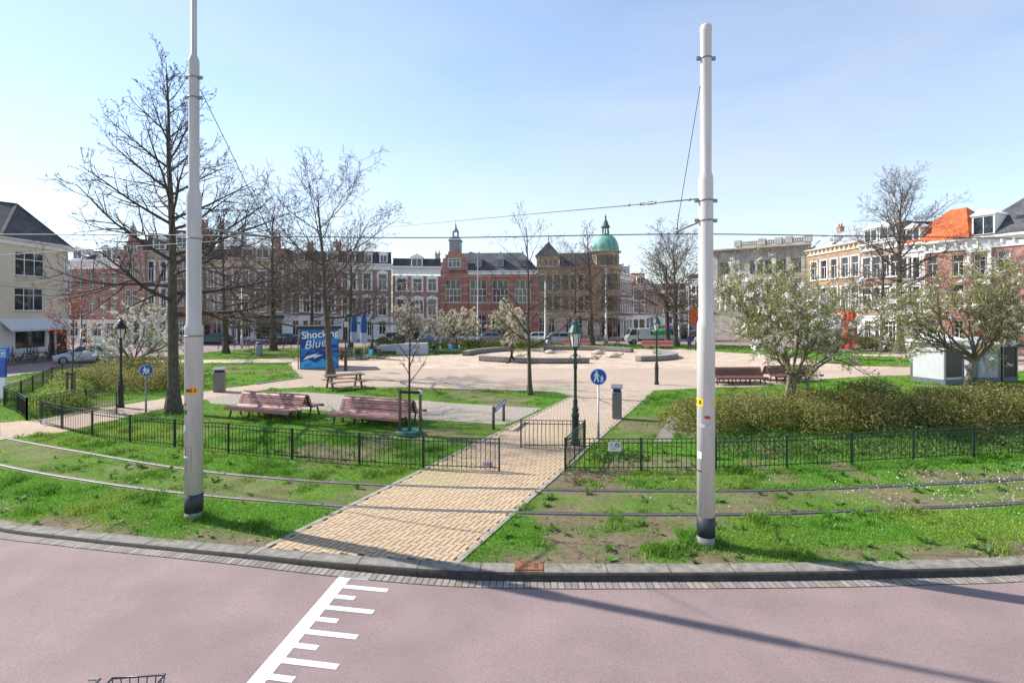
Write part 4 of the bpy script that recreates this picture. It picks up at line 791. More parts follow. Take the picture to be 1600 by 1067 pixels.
b = facade('ground_floor', CWD, 0, 3.55, gl, PLASTER, cl, y=-.05, rev=.3, xs=(UL, None)); b.add([(CWD, -.05, 0), (CWD + 2.3, 1.35, 0), (CWD + 2.3, 1.35, 3.55), (CWD, -.05, 3.55)], [(0, 1, 2, 3)]); b.add([(UL, -.05, 0), (UL - 7, 3.95, 0), (UL - 7, 3.95, 3.55), (UL, -.05, 3.55)], [(3, 2, 1, 0)]); b.build('ground_floor', PLASTER, cl)
TEAL = mat("dark_teal_paint", (.012, .04, .045), .4)
window(cl, (gl[0][0] + gl[0][1]) / 2, .95, 2.5, gl[0][1] - gl[0][0], 'three', m=TEAL, trim=False, glass=SHOPG, name='pub_window')
q = MB(); q.box(gl[1][0], gl[1][1], .1, .16, .05, 2.5); q.build('door', mat("brown_door2", (.06, .03, .025), .5), cl)
q = MB(); q.box(gl[1][1] + .1, gl[1][1] + 1.2, -.08, -.06, 0, 2.7); q.build('dark_tiles', mat("maroon_tiles", (.05, .02, .02), .3), cl)
q = MB(); q.prism_x([(-.06, 3.5), (-1.1, 2.65), (-1.1, 2.45), (-1.05, 2.45), (-.06, 3.3)], UL + .3, CWD - .15); q.build('awning', mat("awning_cloth", (.62, .62, .63), .8, .08), cl)
cornice(cl, CWD + .3, 9.95, 10.35, WHITE, proj=.5, dent=False, x0=UL); q = MB(); q.bar((CWD + .1, -.25, 10.2), (CWD + 2.5, 1.2, 10.2), .5, .3); q.build('gutter_board', WHITE, cl)
q = MB(); RV = [(UL - .1, -.45, 10.35), (CWD + .2, -.45, 10.35), (CWD + 2.7, 1.2, 10.35), (CWD + 2.7, 12, 10.35), (UL - 7.3, 3.7, 10.35), (UL - 7.3, 12, 10.35), (11.7, 2.6, 13.9), (5.2, 7.2, 13.9)]; q.add(RV, [(0, 1, 6), (1, 2, 6), (2, 3, 7, 6), (3, 5, 7), (5, 4, 7), (4, 0, 6, 7)])
for i_, j_ in ((0, 6), (1, 6), (2, 6), (6, 7)): q.bar(Vector(RV[i_]) + Vector((0, 0, .03)), Vector(RV[j_]) + Vector((0, 0, .03)), .22, .1)
q.build('roof', TILEG, cl)
# church spires far behind
def spire(px, top, wpx, label):
    Y = 240; o = MB(); c = XA(px, Y); wv = wpx / F * Y; zt = ZA(top, Y); o.box(-wv / 2, wv / 2, -wv / 2, wv / 2, 0, zt - 15)
    o.lathe([(wv * .75, zt - 15), (wv * .6, zt - 14.6), (wv * .3, zt - 7), (.05, zt)], 8, (0, 0, 0), smooth=False)
    for s in (-1, 1): o.lathe([(wv * .16, zt - 16), (.02, zt - 12.5)], 6, (s * wv * .45, -wv * .4, 0)); 
    e = empty("church_tower", (c, Y, 0), 0, label, 'church tower'); o.build('spire', mat("spire_slate", (.2, .24, .3), .7), e)
    q = MB(); q.box(-wv * .52, wv * .52, -wv * .52, wv * .52, zt - 24, zt - 15.5); q.build('belfry', BR_BROWN, e); return e
spire(345, 338, 8, "slim distant church spire just right of the white pole, left of its twin"); spire(379, 345, 8, "slim distant church spire standing right of its twin above the brick roofs")
# ------------------------------------------------------------------ trees, shrubs, grass
def nrm(v): return v / (np.linalg.norm(v, axis=-1, keepdims=True) + 1e-9)
def tubes(polys, sides, minr=0):
    """list of (pts, radii) -> V, F of joined tapered tubes"""
    V, Fq, k = [], [], 0
    for pts, rad in polys:
        P = np.asarray(pts, float); r = np.maximum(np.asarray(rad, float), minr); m = len(P)
        D = np.empty_like(P); D[1:-1] = P[2:] - P[:-2]; D[0] = P[1] - P[0]; D[-1] = P[-1] - P[-2]; D = nrm(D)
        u = np.where(np.abs(D[:, 2:3]) < .9, np.array([[0, 0, 1.]]), np.array([[1., 0, 0]])); a = nrm(np.cross(D, u)); b = np.cross(a, D)
        if np.any(np.abs(D[:, 2]) >= .9) and np.any(np.abs(D[:, 2]) < .9):
            a0 = a[0]; A = []
            for i in range(m): a0 = a0 - D[i] * np.dot(a0, D[i]); a0 = a0 / (np.linalg.norm(a0) + 1e-9); A.append(a0)
            a = np.array(A); b = np.cross(a, D)
        th = np.arange(sides) * 2 * np.pi / sides
        ring = P[:, None] + (a[:, None] * np.cos(th)[None, :, None] + b[:, None] * np.sin(th)[None, :, None]) * r[:, None, None]
        V.append(ring.reshape(-1, 3)); i = np.arange(m - 1)[:, None] * sides + np.arange(sides); j = np.arange(m - 1)[:, None] * sides + (np.arange(sides) + 1) % sides
        Fq.append((np.stack([i, j, j + sides, i + sides], -1).reshape(-1, 4)) + k); k += m * sides
    return np.concatenate(V), np.concatenate(Fq)
def mesh_tubes(groups, minr):
    Vs, Fs, k = [], [], 0
    for polys, sides in groups:
        if not polys: continue
        v, f = tubes(polys, sides, minr); Vs.append(v); Fs.append(f + k); k += len(v)
    return np.concatenate(Vs), np.concatenate(Fs)
def rot_dir(d, ang, az, rng):
    u = np.cross(d, [0, 0, 1.]); u = u / (np.linalg.norm(u) + 1e-6) if np.linalg.norm(u) > .05 else np.array([1., 0, 0]); v = np.cross(d, u)
    return nrm(d * math.cos(ang) + (u * math.cos(az) + v * math.sin(az)) * math.sin(ang))
def grow(out, p, d, L, r, lv, S, rng):
    n = S['seg'][lv]; pts = [p]; rad = [r]; dirs = [d]; dd = d
    for i in range(n):
        dd = nrm(dd + rng.normal(0, S['jit'][lv], 3) + np.array([0, 0, S['up'][lv]]) / n); p = p + dd * L / n
        pts.append(p); dirs.append(dd); rad.append(r * (1 - (i + 1) / n * .82))
    out[lv].append((pts, rad))
    if lv + 1 < S['levels']:
        N = S['n'][lv]; N = max(2, int(N * (.5 + .5 * min(1.3, L / S['L0'][lv])))); az0 = rng.uniform(0, 6.28)
        for k in range(N):
            t = S['start'][lv] + (1 - S['start'][lv]) * (k + rng.uniform(.1, .9)) / N; x = t * n; i = min(n - 1, int(x)); q = pts[i] + (pts[i + 1] - pts[i]) * (x - i)
            flat = S.get('flat', .4); az = rng.choice([0, math.pi]) + rng.normal(0, 1.2) if rng.random() < flat else az0 + k * 2.4
            cd = rot_dir(dirs[i + 1], S['ang'][lv] * rng.uniform(.75, 1.25), az, rng)
            grow(out, q, cd, L * S['ratio'][lv] * (1 - .5 * t) * rng.uniform(.65, 1.25), max(.004, np.interp(x, range(n + 1), rad) * .62), lv + 1, S, rng)
DEF = dict(levels=4, seg=[7, 5, 4, 3], jit=[.09, .13, .16, .2], up=[.25, .2, .12, 0], n=[11, 6, 4, 0], start=[.22, .2, .15, 0], ang=[.75, .8, .8, .8], ratio=[.52, .5, .5, .5], L0=[4, 2, 1, 1])
def bare_tree(name, label, loc, H, r, seed, prim, lean=(0, 0), cb=.2, spread=4, S=None, minr=.006, prof=None, elev=(.15, 1.0), group=None, cat='tree', barkm=None, twigm=None):
    """leader with `prim` main branches; prof(t)-> relative branch length, t = 0 crown base .. 1 tip"""
    rng = np.random.default_rng(seed); S = {**DEF, **(S or {})}; out = [[] for _ in range(5)]
    n = 14; pts = []; rad = []; wob = rng.normal(0, .012 * H, (n + 1, 2)).cumsum(0) * .35
    for i in range(n + 1):
        t = i / n; pts.append(np.array([lean[0] * t + wob[i, 0] * t, lean[1] * t + wob[i, 1] * t, H * t])); rad.append(r * (1 - t) ** .85 * (1 + .7 * math.exp(-t * H / .35)) + .012)
    prof = prof or (lambda t: (1 - t) ** .75 * min(1, .6 + t * 2))
    for k in range(prim):
        t = cb + (1 - cb) * ((k + rng.uniform(0, .8)) / prim) ** .95 * .97; tt = (t - cb) / (1 - cb); x = t * n; i = min(n - 1, int(x)); p = pts[i] + (pts[i + 1] - pts[i]) * (x - i)
        az = k * 2.399 + rng.normal(0, .35); el = elev[0] + (elev[1] - elev[0]) * tt + rng.normal(0, .1)
        d = np.array([math.cos(az) * math.cos(el), math.sin(az) * math.cos(el), math.sin(el)]); L = spread * prof(tt) * rng.uniform(.8, 1.15) + .35
        grow(out, p, d, L, min(np.interp(x, range(n + 1), rad) * .55, .012 + .021 * L), 0, S, rng)
    e = empty(name, (*loc, 0), 0, label, cat, group)
    v, f = tubes([(pts, rad)], 10); np_obj('trunk', v, f, barkm or BARK, e, smooth=True)
    v, f = mesh_tubes([(out[0], 5), (out[1], 4), (out[2], 3), (out[3], 3)], minr); np_obj('crown', v, f, twigm or TWIG, e, smooth=True)
    e['tips'] = 0; return e, out
T2 = 'leafless trees on and around the square'
big = lambda t: [1.0, .95, .84, .7, .57, .45, .34, .24, .14][min(8, int(t * 9))] if t > .07 else .8
bare_tree("bare_tree", "tallest leafless tree with wide sweeping branches and mossy trunk beside the left white pole", G(271, 645), 14.2, .215, 4, 34, lean=(-.05, 0), cb=.27, spread=5.5, prof=big, elev=(.06, 1.0),
          S=dict(n=[12, 6, 4, 0], jit=[.05, .11, .16, .2], up=[.32, .22, .12, 0]), minr=.0075, group=T2)
rise = lambda t: [.75, .8, 1.0, .95, .9, .8, .6, .4][min(7, int(t * 8))]
bare_tree("bare_tree", "leafless tree with a slim straight trunk in front of the blue kiosk mural", G(517, 590), 11.9, .2, 9, 19, lean=(-.75, 0), cb=.3, spread=5.4, prof=rise, elev=(.05, .9), S=dict(n=[11, 6, 4, 0], up=[.75, .3, .1, 0]), minr=.009, group=T2)
bare_tree("bare_tree", "young thin dark leafless tree on the grass strip next to the brick path", G(828, 617), 8.3, .1, 21, 15, lean=(-.1, .1), cb=.24, spread=3.0, prof=lambda t: [.8, 1, .9, .8, .75, .6, .4][min(6, int(t * 7))], elev=(.45, 1.1), S=dict(n=[7, 4, 3, 0], up=[.5, .2, .1, 0]), minr=.006, group=T2)
bare_tree("bare_tree", "leafless tree whose low spreading crown hides the front of the brown domed building", (XA(897, 67), 67), 11.8, .24, 31, 26, cb=.24, spread=6.2, prof=lambda t: [1, 1, .95, .8, .7, .5, .3][min(6, int(t * 7))], elev=(-.02, .95), minr=.0105, twigm=TWIGF, group=T2)
bare_tree("bare_tree", "slender dark leafless tree, tallest of those before the domed building", (XA(925, 65), 65), 14.8, .27, 33, 30, lean=(-.6, 0), cb=.18, spread=5.2, prof=lambda t: [1, .95, .75, .5, .4, .3, .25, .2][min(7, int(t * 8))], elev=(.0, 1.1), minr=.0105, twigm=TWIGF, group=T2)
TA, _ = bare_tree("bare_tree", "left one of the pair of leafless trees behind the white truck", (XA(1043, 66), 66), 11.3, .3, 41, 28, cb=.26, spread=5.0, prof=lambda t: [.9, 1, 1, .9, .8, .6, .4][min(6, int(t * 7))], elev=(.1, 1.15), minr=.0105, twigm=TWIGF, group=T2)
bare_tree("bare_tree", "right and taller one of the pair of leafless trees behind the white truck", (XA(1056, 63), 63), 12.6, .3, 43, 30, cb=.24, spread=5.2, prof=lambda t: [.9, 1, 1, .95, .85, .7, .4][min(6, int(t * 7))], elev=(.1, 1.15), minr=.0105, twigm=TWIGF, group=T2)
bare_tree("bare_tree", "leafless tree with drooping dark twigs on the lawn just right of the left white pole", (XA(353, 52), 52), 12.6, .25, 51, 30, lean=(-.4, 0), cb=.2, spread=7.0, prof=lambda t: [.9, 1, .95, .8, .6, .45, .3][min(6, int(t * 7))], elev=(-.2, 1.0), minr=.0105, twigm=TWIGF, group=T2)
bare_tree("bare_tree", "leafless tree on the far lawn beside the grey bin, before the parked bicycles", (XA(427, 55.5), 55.5), 15.2, .28, 53, 28, lean=(-.3, 0), cb=.2, spread=6.6, prof=lambda t: [.9, 1, .9, .7, .55, .45, .3, .2][min(7, int(t * 8))], elev=(-.1, 1.15), minr=.0105, twigm=TWIGF, group=T2)
bare_tree("bare_tree", "leafless tree rising behind the left end of the blue kiosk roof", (XA(487, 60), 60), 11.8, .24, 55, 24, cb=.28, spread=5.6, prof=lambda t: [1, 1, .9, .8, .6, .4][min(5, int(t * 6))], elev=(0, 1.0), minr=.0105, twigm=TWIGF, group=T2)
bare_tree("bare_tree", "leafless tree standing between the kiosk and the closed blue parasols", (XA(548, 58), 58), 11.6, .26, 57, 24, cb=.25, spread=6.0, prof=lambda t: [1, 1, .9, .7, .5, .35][min(5, int(t * 6))], elev=(0, 1.0), minr=.0105, twigm=TWIGF, group=T2)
bare_tree("bare_tree", "tall upright leafless tree towering above the orange roof on the right", (XA(1406, 54), 54), 17.0, .34, 61, 36, cb=.3, spread=5.4, prof=lambda t: [.9, .9, .9, .9, .85, .75, .6, .4][min(7, int(t * 8))], elev=(.1, 1.15), S=dict(up=[.5, .25, .1, 0]), minr=.0105, twigm=TWIGF, group=T2)
bare_tree("bare_tree", "lower leafless tree left of the tall one before the right-hand houses", (XA(1379, 55), 55), 11.2, .26, 63, 24, cb=.3, spread=5.0, elev=(.1, 1.0), minr=.0105, twigm=TWIGF, group=T2)

# leaves and blossom as real small faces
LEAFM = mat("young_leaves", (1, 1, 1), .6, .2, 3, attr=True, trans=.45, spec=.3, col2=(1, 1, 1)); CREAMP = mat('cream_petals', (.72, .67, .54), .6, .15, 2, trans=.3, spec=.2); PETALM = mat("white_petals", (.84, .81, .79), .6, .05, 5, trans=.3, spec=.25)
def quads(C, size, rng, asp=.55, upb=.3):
    n = len(C); d = nrm(rng.normal(0, 1, (n, 3)) + np.array([0, 0, upb])); a = nrm(np.cross(d, rng.normal(0, 1, (n, 3)))); s = (size * rng.uniform(.6, 1.35, n))[:, None]
    P = np.stack([C, C + d * s * .55 + a * s * asp * .5, C + d * s, C + d * s * .55 - a * s * asp * .5], 1); return P.reshape(-1, 3), np.arange(n * 4).reshape(-1, 4)
def leafcols(n, rng, cols, wts, jit=.2):
    k = rng.choice(len(cols), n, p=np.array(wts) / sum(wts)); c = np.array(cols)[k] * rng.uniform(1 - jit, 1 + jit, (n, 1)); return np.repeat(c, 4, 0)
def flowers(C, size, rng, petals=6):
    V, k = [], len(C); ax = nrm(rng.normal(0, 1, (k, 3)) + np.array([0, 0, .5])); u = nrm(np.cross(ax, rng.normal(0, 1, (k, 3)))); w_ = np.cross(ax, u); out = []
    for i in range(petals):
        a = i * 2 * np.pi / petals + rng.uniform(-.25, .25, k); d = (u * np.cos(a)[:, None] + w_ * np.sin(a)[:, None]) + ax * rng.uniform(.1, .8, (k, 1)); d = nrm(d); sd = nrm(np.cross(d, ax)); s = (size * rng.uniform(.7, 1.2, k))[:, None]
        out.append(np.stack([C, C + d * s * .6 + sd * s * .18, C + d * s, C + d * s * .6 - sd * s * .18], 1))
    P = np.concatenate(out).reshape(-1, 3); return P, np.arange(len(P)).reshape(-1, 4)
def twigpts(out, lv, rng, n, lo=.2):
    pl = [p for l in lv for p in out[l]]; k = rng.integers(0, len(pl), n); C = np.empty((n, 3))
    for i in range(n):
        P = pl[k[i]][0]; x = rng.uniform(lo, 1) * (len(P) - 1); j = min(len(P) - 2, int(x)); C[i] = P[j] + (P[j + 1] - P[j]) * (x - j)
    return C
def blossom_tree(name, label, loc, H, R_, stems, seed, nleaf, nflow, lcols, lw, lsize=.06, fsize=.09, flowm=None, group=None, S=None, fork=.18, rtrunk=.1, trunkp=None, minr=.006, cat='tree', el=(.35, 1.25), barkm=None, flat=1.0):
    """stems fan out of a short trunk; crown is a broad dome H tall and R_ in radius"""
    rng = np.random.default_rng(seed); S = {**DEF, **dict(seg=[8, 5, 4, 3], jit=[.17, .2, .22, .25], up=[.35, .25, .15, 0], n=[9, 6, 4, 0], L0=[3, 1.5, .8, 1], ratio=[.55, .55, .5, .5], ang=[.7, .75, .8, .8]), **(S or {})}
    out = [[] for _ in range(5)]; tp = [np.array(p, float) for p in (trunkp or [(0, 0, 0), (.03, 0, H * fork * .5), (0, .02, H * fork)])]; base = tp[-1]
    for k in range(stems):
        e_ = el[0] + (el[1] - el[0]) * rng.random() ** .8; az = k * 2.399 + rng.normal(0, .3); d = np.array([math.cos(az) * math.cos(e_), math.sin(az) * math.cos(e_) * flat, math.sin(e_)])
        ell = 1 / math.sqrt((math.cos(e_) / R_) ** 2 + (math.sin(e_) / (H - base[2])) ** 2); grow(out, base + np.array([0, 0, rng.uniform(-.15, .1)]) * H * fork, d, ell * rng.uniform(.82, 1.0), rtrunk * rng.uniform(.4, .62), 0, S, rng)
    e = empty(name, (*loc, 0), 0, label, cat, group)
    v, f = tubes([(tp, [rtrunk * 1.25, rtrunk * 1.05] + [rtrunk] * (len(tp) - 2))], 8); np_obj('trunk', v, f, barkm or BARK, e, smooth=True)
    v, f = mesh_tubes([(out[0], 6), (out[1], 4), (out[2], 3), (out[3], 3)], minr); np_obj('crown', v, f, TWIGM, e, smooth=True)
    if nleaf: C = twigpts(out, (1, 2, 3), rng, nleaf) + rng.normal(0, .035, (nleaf, 3)); v, f = quads(C, lsize, rng); np_obj('leaves', v, f, LEAFM, e, colors=leafcols(nleaf, rng, lcols, lw))
    if nflow: C = twigpts(out, (2, 3), rng, nflow, .5); v, f = flowers(C, fsize, rng); np_obj('blossom', v, f, flowm or PETALM, e)
    return e, out
OLIVE = [(.44, .43, .14), (.36, .39, .11), (.55, .52, .26), (.24, .25, .08)]
MG = 'magnolias with white star flowers'
mS = dict(n=[10, 6, 5, 0], up=[.6, .4, .2, 0])
blossom_tree("magnolia", "large spreading magnolia with white star flowers behind the right white pole, several pale stems", (XA(1240, 21), 21), 6.4, 4.5, 17, 71, 25000, 560, OLIVE, [4, 3, 3, 1], lsize=.072, fsize=.165, group=MG, S=mS, fork=.27, rtrunk=.095, trunkp=[(.1, 0, 0), (.05, 0, .7), (0, 0, 1.5)], minr=.008, el=(.0, 1.3),
             barkm=mat("pale_bark", (.22, .2, .14), .9, .3, 6, bump=.5, bscale=25))
pb = mat("pale_bark", ())
mg = [o for o in bpy.data.objects if o.get('label', '').startswith('large spreading magnolia')][0]
v, f = tubes([([np.array(p) for p in ((-.22, .05, 0), (-.25, .05, .8), (-.12, .02, 1.6), (-.3, .1, 2.6))], [.1, .085, .08, .05]), ([np.array(p) for p in ((.3, -.1, 0), (.38, -.08, .4), (.55, 0, .9), (.6, .05, 1.4), (1.1, .2, 1.9), (1.7, .1, 2.3))], [.085, .075, .07, .06, .05, .03])], 7); np_obj('side_stems', v, f, pb, mg, smooth=True)
blossom_tree("magnolia", "magnolia with one leaning pale trunk in front of the kiosks at the right edge", (XA(1506, 22.5), 22.5), 6.5, 4.0, 18, 73, 22000, 420, OLIVE, [4, 3, 2, 1], lsize=.072, fsize=.155, group=MG, S=mS, rtrunk=.12, trunkp=[(0, 0, 0), (.1, 0, .8), (.3, 0, 1.6), (.42, 0, 2.1)], minr=.008, el=(-.1, 1.25), barkm=pb)
blossom_tree("magnolia", "magnolia with small white flowers among brown shrubs left of the tallest tree", (XA(207, 34), 34), 5.2, 3.3, 12, 75, 8000, 900, OLIVE, [3, 3, 3, 2], lsize=.06, fsize=.12, group=MG, rtrunk=.12, minr=.009, el=(0, 1.2))
WP = [(.7, .64, .5), (.6, .54, .34), (.48, .44, .22), (.36, .26, .18)]
BG = 'white blossoming trees behind the terrace'
blossom_tree("blossom_tree", "blossoming tree thick with white and pinkish flowers behind the grey covered furniture", (XA(640, 55), 55), 5.0, 3.1, 12, 81, 4200, 1900, [(.4, .25, .2), (.5, .38, .26), (.6, .5, .36)], [2, 2, 1], lsize=.11, fsize=.17, group=BG, flowm=CREAMP, rtrunk=.11, minr=.012, el=(.1, 1.25), fork=.25)
blossom_tree("blossom_tree", "creamy white blossoming tree in front of the stepped gable of the hall", (XA(712, 58), 58), 5.0, 3.2, 12, 83, 5200, 1600, WP, [3, 3, 3, 1], lsize=.12, fsize=.16, group=BG, flowm=CREAMP, rtrunk=.12, minr=.012, el=(.05, 1.25), fork=.22)
blossom_tree("blossom_tree", "white blossoming tree behind the walking person in black", (XA(792, 57), 57), 5.3, 2.9, 12, 85, 4800, 1700, WP, [3, 3, 3, 1], lsize=.12, fsize=.16, group=BG, flowm=CREAMP, rtrunk=.12, minr=.012, el=(.05, 1.3), fork=.22)
YG = 'young trees tied to wooden stakes'
yt, yo = bare_tree("young_tree", "slim young tree tied to wooden stakes inside a green ring beside the right bench", G(640, 679), 4.6, .035, 91, 16, cb=.38, spread=1.1, prof=lambda t: [.7, .9, 1, .95, .8, .6, .4][min(6, int(t * 7))], elev=(.55, 1.1), S=dict(levels=3, n=[6, 4, 0, 0], up=[.6, .3, 0, 0]), minr=.005, group=YG)
yt2, yo2 = bare_tree("young_tree", "slim young tree with red and orange leaves tied to stakes by the curved fence", G(112, 635), 4.1, .035, 93, 16, cb=.45, spread=1.3, prof=lambda t: [.7, .9, 1, .95, .8, .6, .4][min(6, int(t * 7))], elev=(.55, 1.1), S=dict(levels=3, n=[6, 4, 0, 0], up=[.6, .3, 0, 0]), minr=.006, group=YG)
rng = np.random.default_rng(5); C = twigpts(yo2, (1, 2), rng, 420); C = C + rng.normal(0, .05, C.shape); v, f = quads(C, .11, rng); np_obj('leaves', v, f, LEAFM, yt2, colors=leafcols(len(C), rng, [(.42, .1, .06), (.5, .22, .03), (.35, .12, .09)], [3, 2, 2]))
C = twigpts(yo, (1, 2), rng, 260, .4); v, f = flowers(C, .05, rng, 5); np_obj('blossom', v, f, mat('pink_buds', (.6, .42, .38), .6, .2, 3), yt)
def stakes(e, pts, label=None):
    for x, y in pts:
        b = MB(); b.lathe([(.05, 0), (.05, 1.5), (.04, 1.52)], 8, (x, y, 0)); b.build('stake', WOODG, e)
    b = MB(); b.bar((pts[0][0], pts[0][1] - .05, 1.42), (pts[-1][0], pts[-1][1] - .05, 1.42), .05, .09); b.build('tie_band', mat("black_band", (.03, .03, .03), .7), e)
stakes(yt, [(-.33, .05), (.36, -.02)]); stakes(yt2, [(-.2, 0), (.16, -.05)])
RINGM = mat("green_ring", (.03, .13, .1), .5)
b = MB(); b.tube([(.42 * math.cos(a), .42 * math.sin(a), .14) for a in np.arange(0, 6.28, .35)], .02, 6, close=True); b.lathe([(.42, 0), (.43, .14)], 18); b.build('watering_ring', RINGM, yt)
b = MB(); b.lathe([(.42, 0), (.43, .2)], 18); b.tube([(.42 * math.cos(a), .42 * math.sin(a), .2) for a in np.arange(0, 6.28, .35)], .02, 6, close=True); b.build('watering_ring', BLACKM, yt2)
b = MB(); b.lathe([(.053, 1.36), (.053, 1.5)], 8, (.36, -.02, 0)); b.build('white_tag', WHITE, yt)

# shrubs: stems and a cloud of small leaves filling an uneven mound
def shrub_mesh(seed, rx, ry, h, n, cols, wts, lsize, rag=.35, base=.06):
    rng = np.random.default_rng(seed); m = int(n * 2.2); C = np.stack([rng.uniform(-1.1, 1.1, m), rng.uniform(-1.1, 1.1, m), rng.random(m) ** .8], 1)
    th = np.arctan2(C[:, 1], C[:, 0]); lob = 1 + rag * (.5 * np.sin(th * 3 + seed) + .4 * np.sin(th * 7 + seed * 2)) * .5; top = .75 + .35 * fbm(C[:, 0] * 3 + 50, C[:, 1] * 3 + 50, 1.2, seed)
    rr = np.hypot(C[:, 0], C[:, 1]) / lob; keep = (rr ** 2.4 + (C[:, 2] / (top * 1.05)) ** 2.6) < 1; C = C[keep][:n]; C = C * np.array([rx, ry, h]); C[:, 2] += base
    return C, rng
def shrub(name, label, loc, rx, ry, h, n, cols, wts, lsize, seed, group, rz=0, cat='shrub'):
    C, rng = shrub_mesh(seed, rx, ry, h, n, cols, wts, lsize); e = empty(name, (*loc, 0), rz, label, cat, group)
    v, f = quads(C, lsize, rng, .6, .2); np_obj('foliage', v, f, LEAFM, e, colors=leafcols(len(C), rng, cols, wts, .45))
    st = []
    for k in range(26):
        a = rng.uniform(0, 6.28); q = rng.uniform(.3, .95); p1 = np.array([math.cos(a) * rx * q, math.sin(a) * ry * q, h * rng.uniform(.6, 1.08)]); st.append(([np.array([p1[0] * .25, p1[1] * .25, 0]), p1 * np.array([.6, .6, .55]), p1], [.014, .01, .004]))
    v, f = tubes(st, 4, .004); np_obj('stems', v, f, TWIG, e); return e
BRN = [(.33, .24, .085), (.24, .22, .06), (.42, .34, .15), (.16, .15, .05), (.26, .33, .07)]; BW = [3, 3, 2, 2, 4]
GRN = [(.22, .32, .06), (.32, .40, .09), (.15, .22, .05)]
SG = 'brown-green shrubs of the right-hand bed'; SG2 = 'brown shrubs of the left-hand bed'; SG3 = 'fresh green hedge along the curved fence'; SG4 = 'low hedge at the back of the square'
A_ = shrub("shrub", "front shrub of the right bed, leftmost, brown-green beside the slab path", (6.6, 18.2), 1.5, 1.2, 1.15, 5600, BRN, BW, .075, 101, SG)
B_ = shrub("shrub", "brown-green shrub directly behind the right white pole", (8.6, 18.7), 1.7, 1.3, 1.25, 6600, BRN, BW, .075, 102, SG)
lab = ["brown-green shrub at the foot of the large magnolia, left side", "brown-green shrub at the foot of the large magnolia, right side", "brown-green front shrub between the two magnolias", "brown-green front shrub below the leaning magnolia trunk", "brown-green front shrub at the right edge of the picture", "brown-green shrub beyond the right edge fence corner",
       "taller brown-green shrub in the rear row behind the large magnolia stems", "brown-green rear shrub between the magnolias, before the right lawn", "brown-green rear shrub under the white-roofed kiosk", "brown-green rear shrub under the grey kiosk", "brown-green rear shrub right of the dark kiosk"]
for i, (x, y) in enumerate([(10.6, 18.4), (12.6, 18.6), (14.6, 18.5), (16.7, 18.9), (18.8, 19.2), (20.8, 19.6), (11.6, 20.6), (14.2, 21.0), (17.2, 21.3), (19.8, 21.6), (22.6, 21.6)]):
    copy_tree(A_ if i % 2 else B_, loc=(x, y, 0), rz=i * 1.3, label=lab[i], sc=(1.05, 1.0, (.82, 1.08, .92, 1.2)[i % 4]))
C_ = shrub("shrub", "brown leafy shrub right behind the black lamp post, front of the left bed", (XA(225, 27.5), 27.5), 2.0, 1.5, 1.25, 6000, BRN + [(.3, .23, .1)], BW + [3], .075, 111, SG2)
lab = ["brown shrub behind the staked red-leaf tree, left end of the bed", "brown shrub between the black lamp post and the tallest tree", "brown shrub under the small-flowered magnolia, rear left", "brown rear shrub left of the tallest tree trunk"]
for i, (x, y) in enumerate([(XA(150, 28), 28), (XA(270, 29), 29), (XA(190, 31.5), 31.5), (XA(240, 32.5), 32.5)]): copy_tree(C_, loc=(x, y, 0), rz=1.9 * i + .7, label=lab[i], sc=(1, 1, 1 + .06 * i))
D_ = shrub("hedge_shrub", "fresh green hedge shrub just inside the bend of the curved fence", (-19.7, 23.2), 1.05, .95, .8, 4200, GRN, [2, 3, 1], .065, 121, SG3)
lab = ["fresh green hedge shrub at the near fence corner post", "fresh green hedge shrub second along the curved fence, past the bend", "fresh green hedge shrub third along the curved fence", "fresh green hedge shrub at the far end of the fence near the silver car"]
for i, (x, y) in enumerate([(-18.7, 21.7), (-21.0, 25.1), (-22.5, 27.5), (-24.3, 30.3)]): copy_tree(D_, loc=(x, y, 0), rz=1.7 * i + .4, label=lab[i], sc=(1.05, 1.05, 1.05))
H_ = shrub("hedge_shrub", "yellow-green low hedge section behind the grey covered furniture", (XA(610, 57), 57), 2.6, .8, 1.15, 3000, GRN + [(.2, .17, .05), (.16, .11, .05)], [2, 2, 1, 3, 2], .12, 131, SG4)
lab = ["low hedge section behind the bistro chairs, left of the hall", "low hedge section under the creamy blossoming tree", "low hedge section under the stepped gable of the hall", "low hedge section behind the walking person", "low hedge section at the right end beside the dark bin"]
for i, px in enumerate([668, 712, 752, 795, 835]): copy_tree(H_, loc=(XA(px, 58.5 + i * .5), 58.5 + i * .5, 0), rz=(i % 2) * math.pi, label=lab[i], sc=(1, 1, .9))
for i, (px, lb) in enumerate([(1340, "dark green shrub behind the red closed parasols"), (1375, "dark green shrub below the pair of right-hand trees")]): copy_tree(H_, loc=(XA(px, 57), 57, 0), rz=.4, label=lb, sc=(1.1, 1.5, 1.3), group='dark shrubs on the right')

# green ground cover along the right fence
rng = np.random.default_rng(77); n = 15000; X = rng.uniform(2.2, 21, n); Y = rng.uniform(14.3, 17.4, n); k = fbm(X, Y, 1.6, 61) > np.where(X < 6, .58, .42); yl = 14.0 + (X / 21) * 1.4
k &= Y > yl + .2; X, Y = X[k], Y[k]; hh = rng.random(len(X)) ** 1.3 * (.12 + .45 * sstep(.45, .75, fbm(X, Y, 1.2, 62)) * sstep(4, 8, X))
v, f = quads(np.stack([X, Y, hh], 1), .085, rng, .8, .6); tag(np_obj("ground_cover", v, f, LEAFM, colors=leafcols(len(X), rng, [(.09, .18, .035), (.15, .25, .05), (.06, .12, .03), (.2, .19, .07)], [3, 3, 2, 1])), 'green leafy ground cover behind the right fence', 'ground cover', kind='stuff')

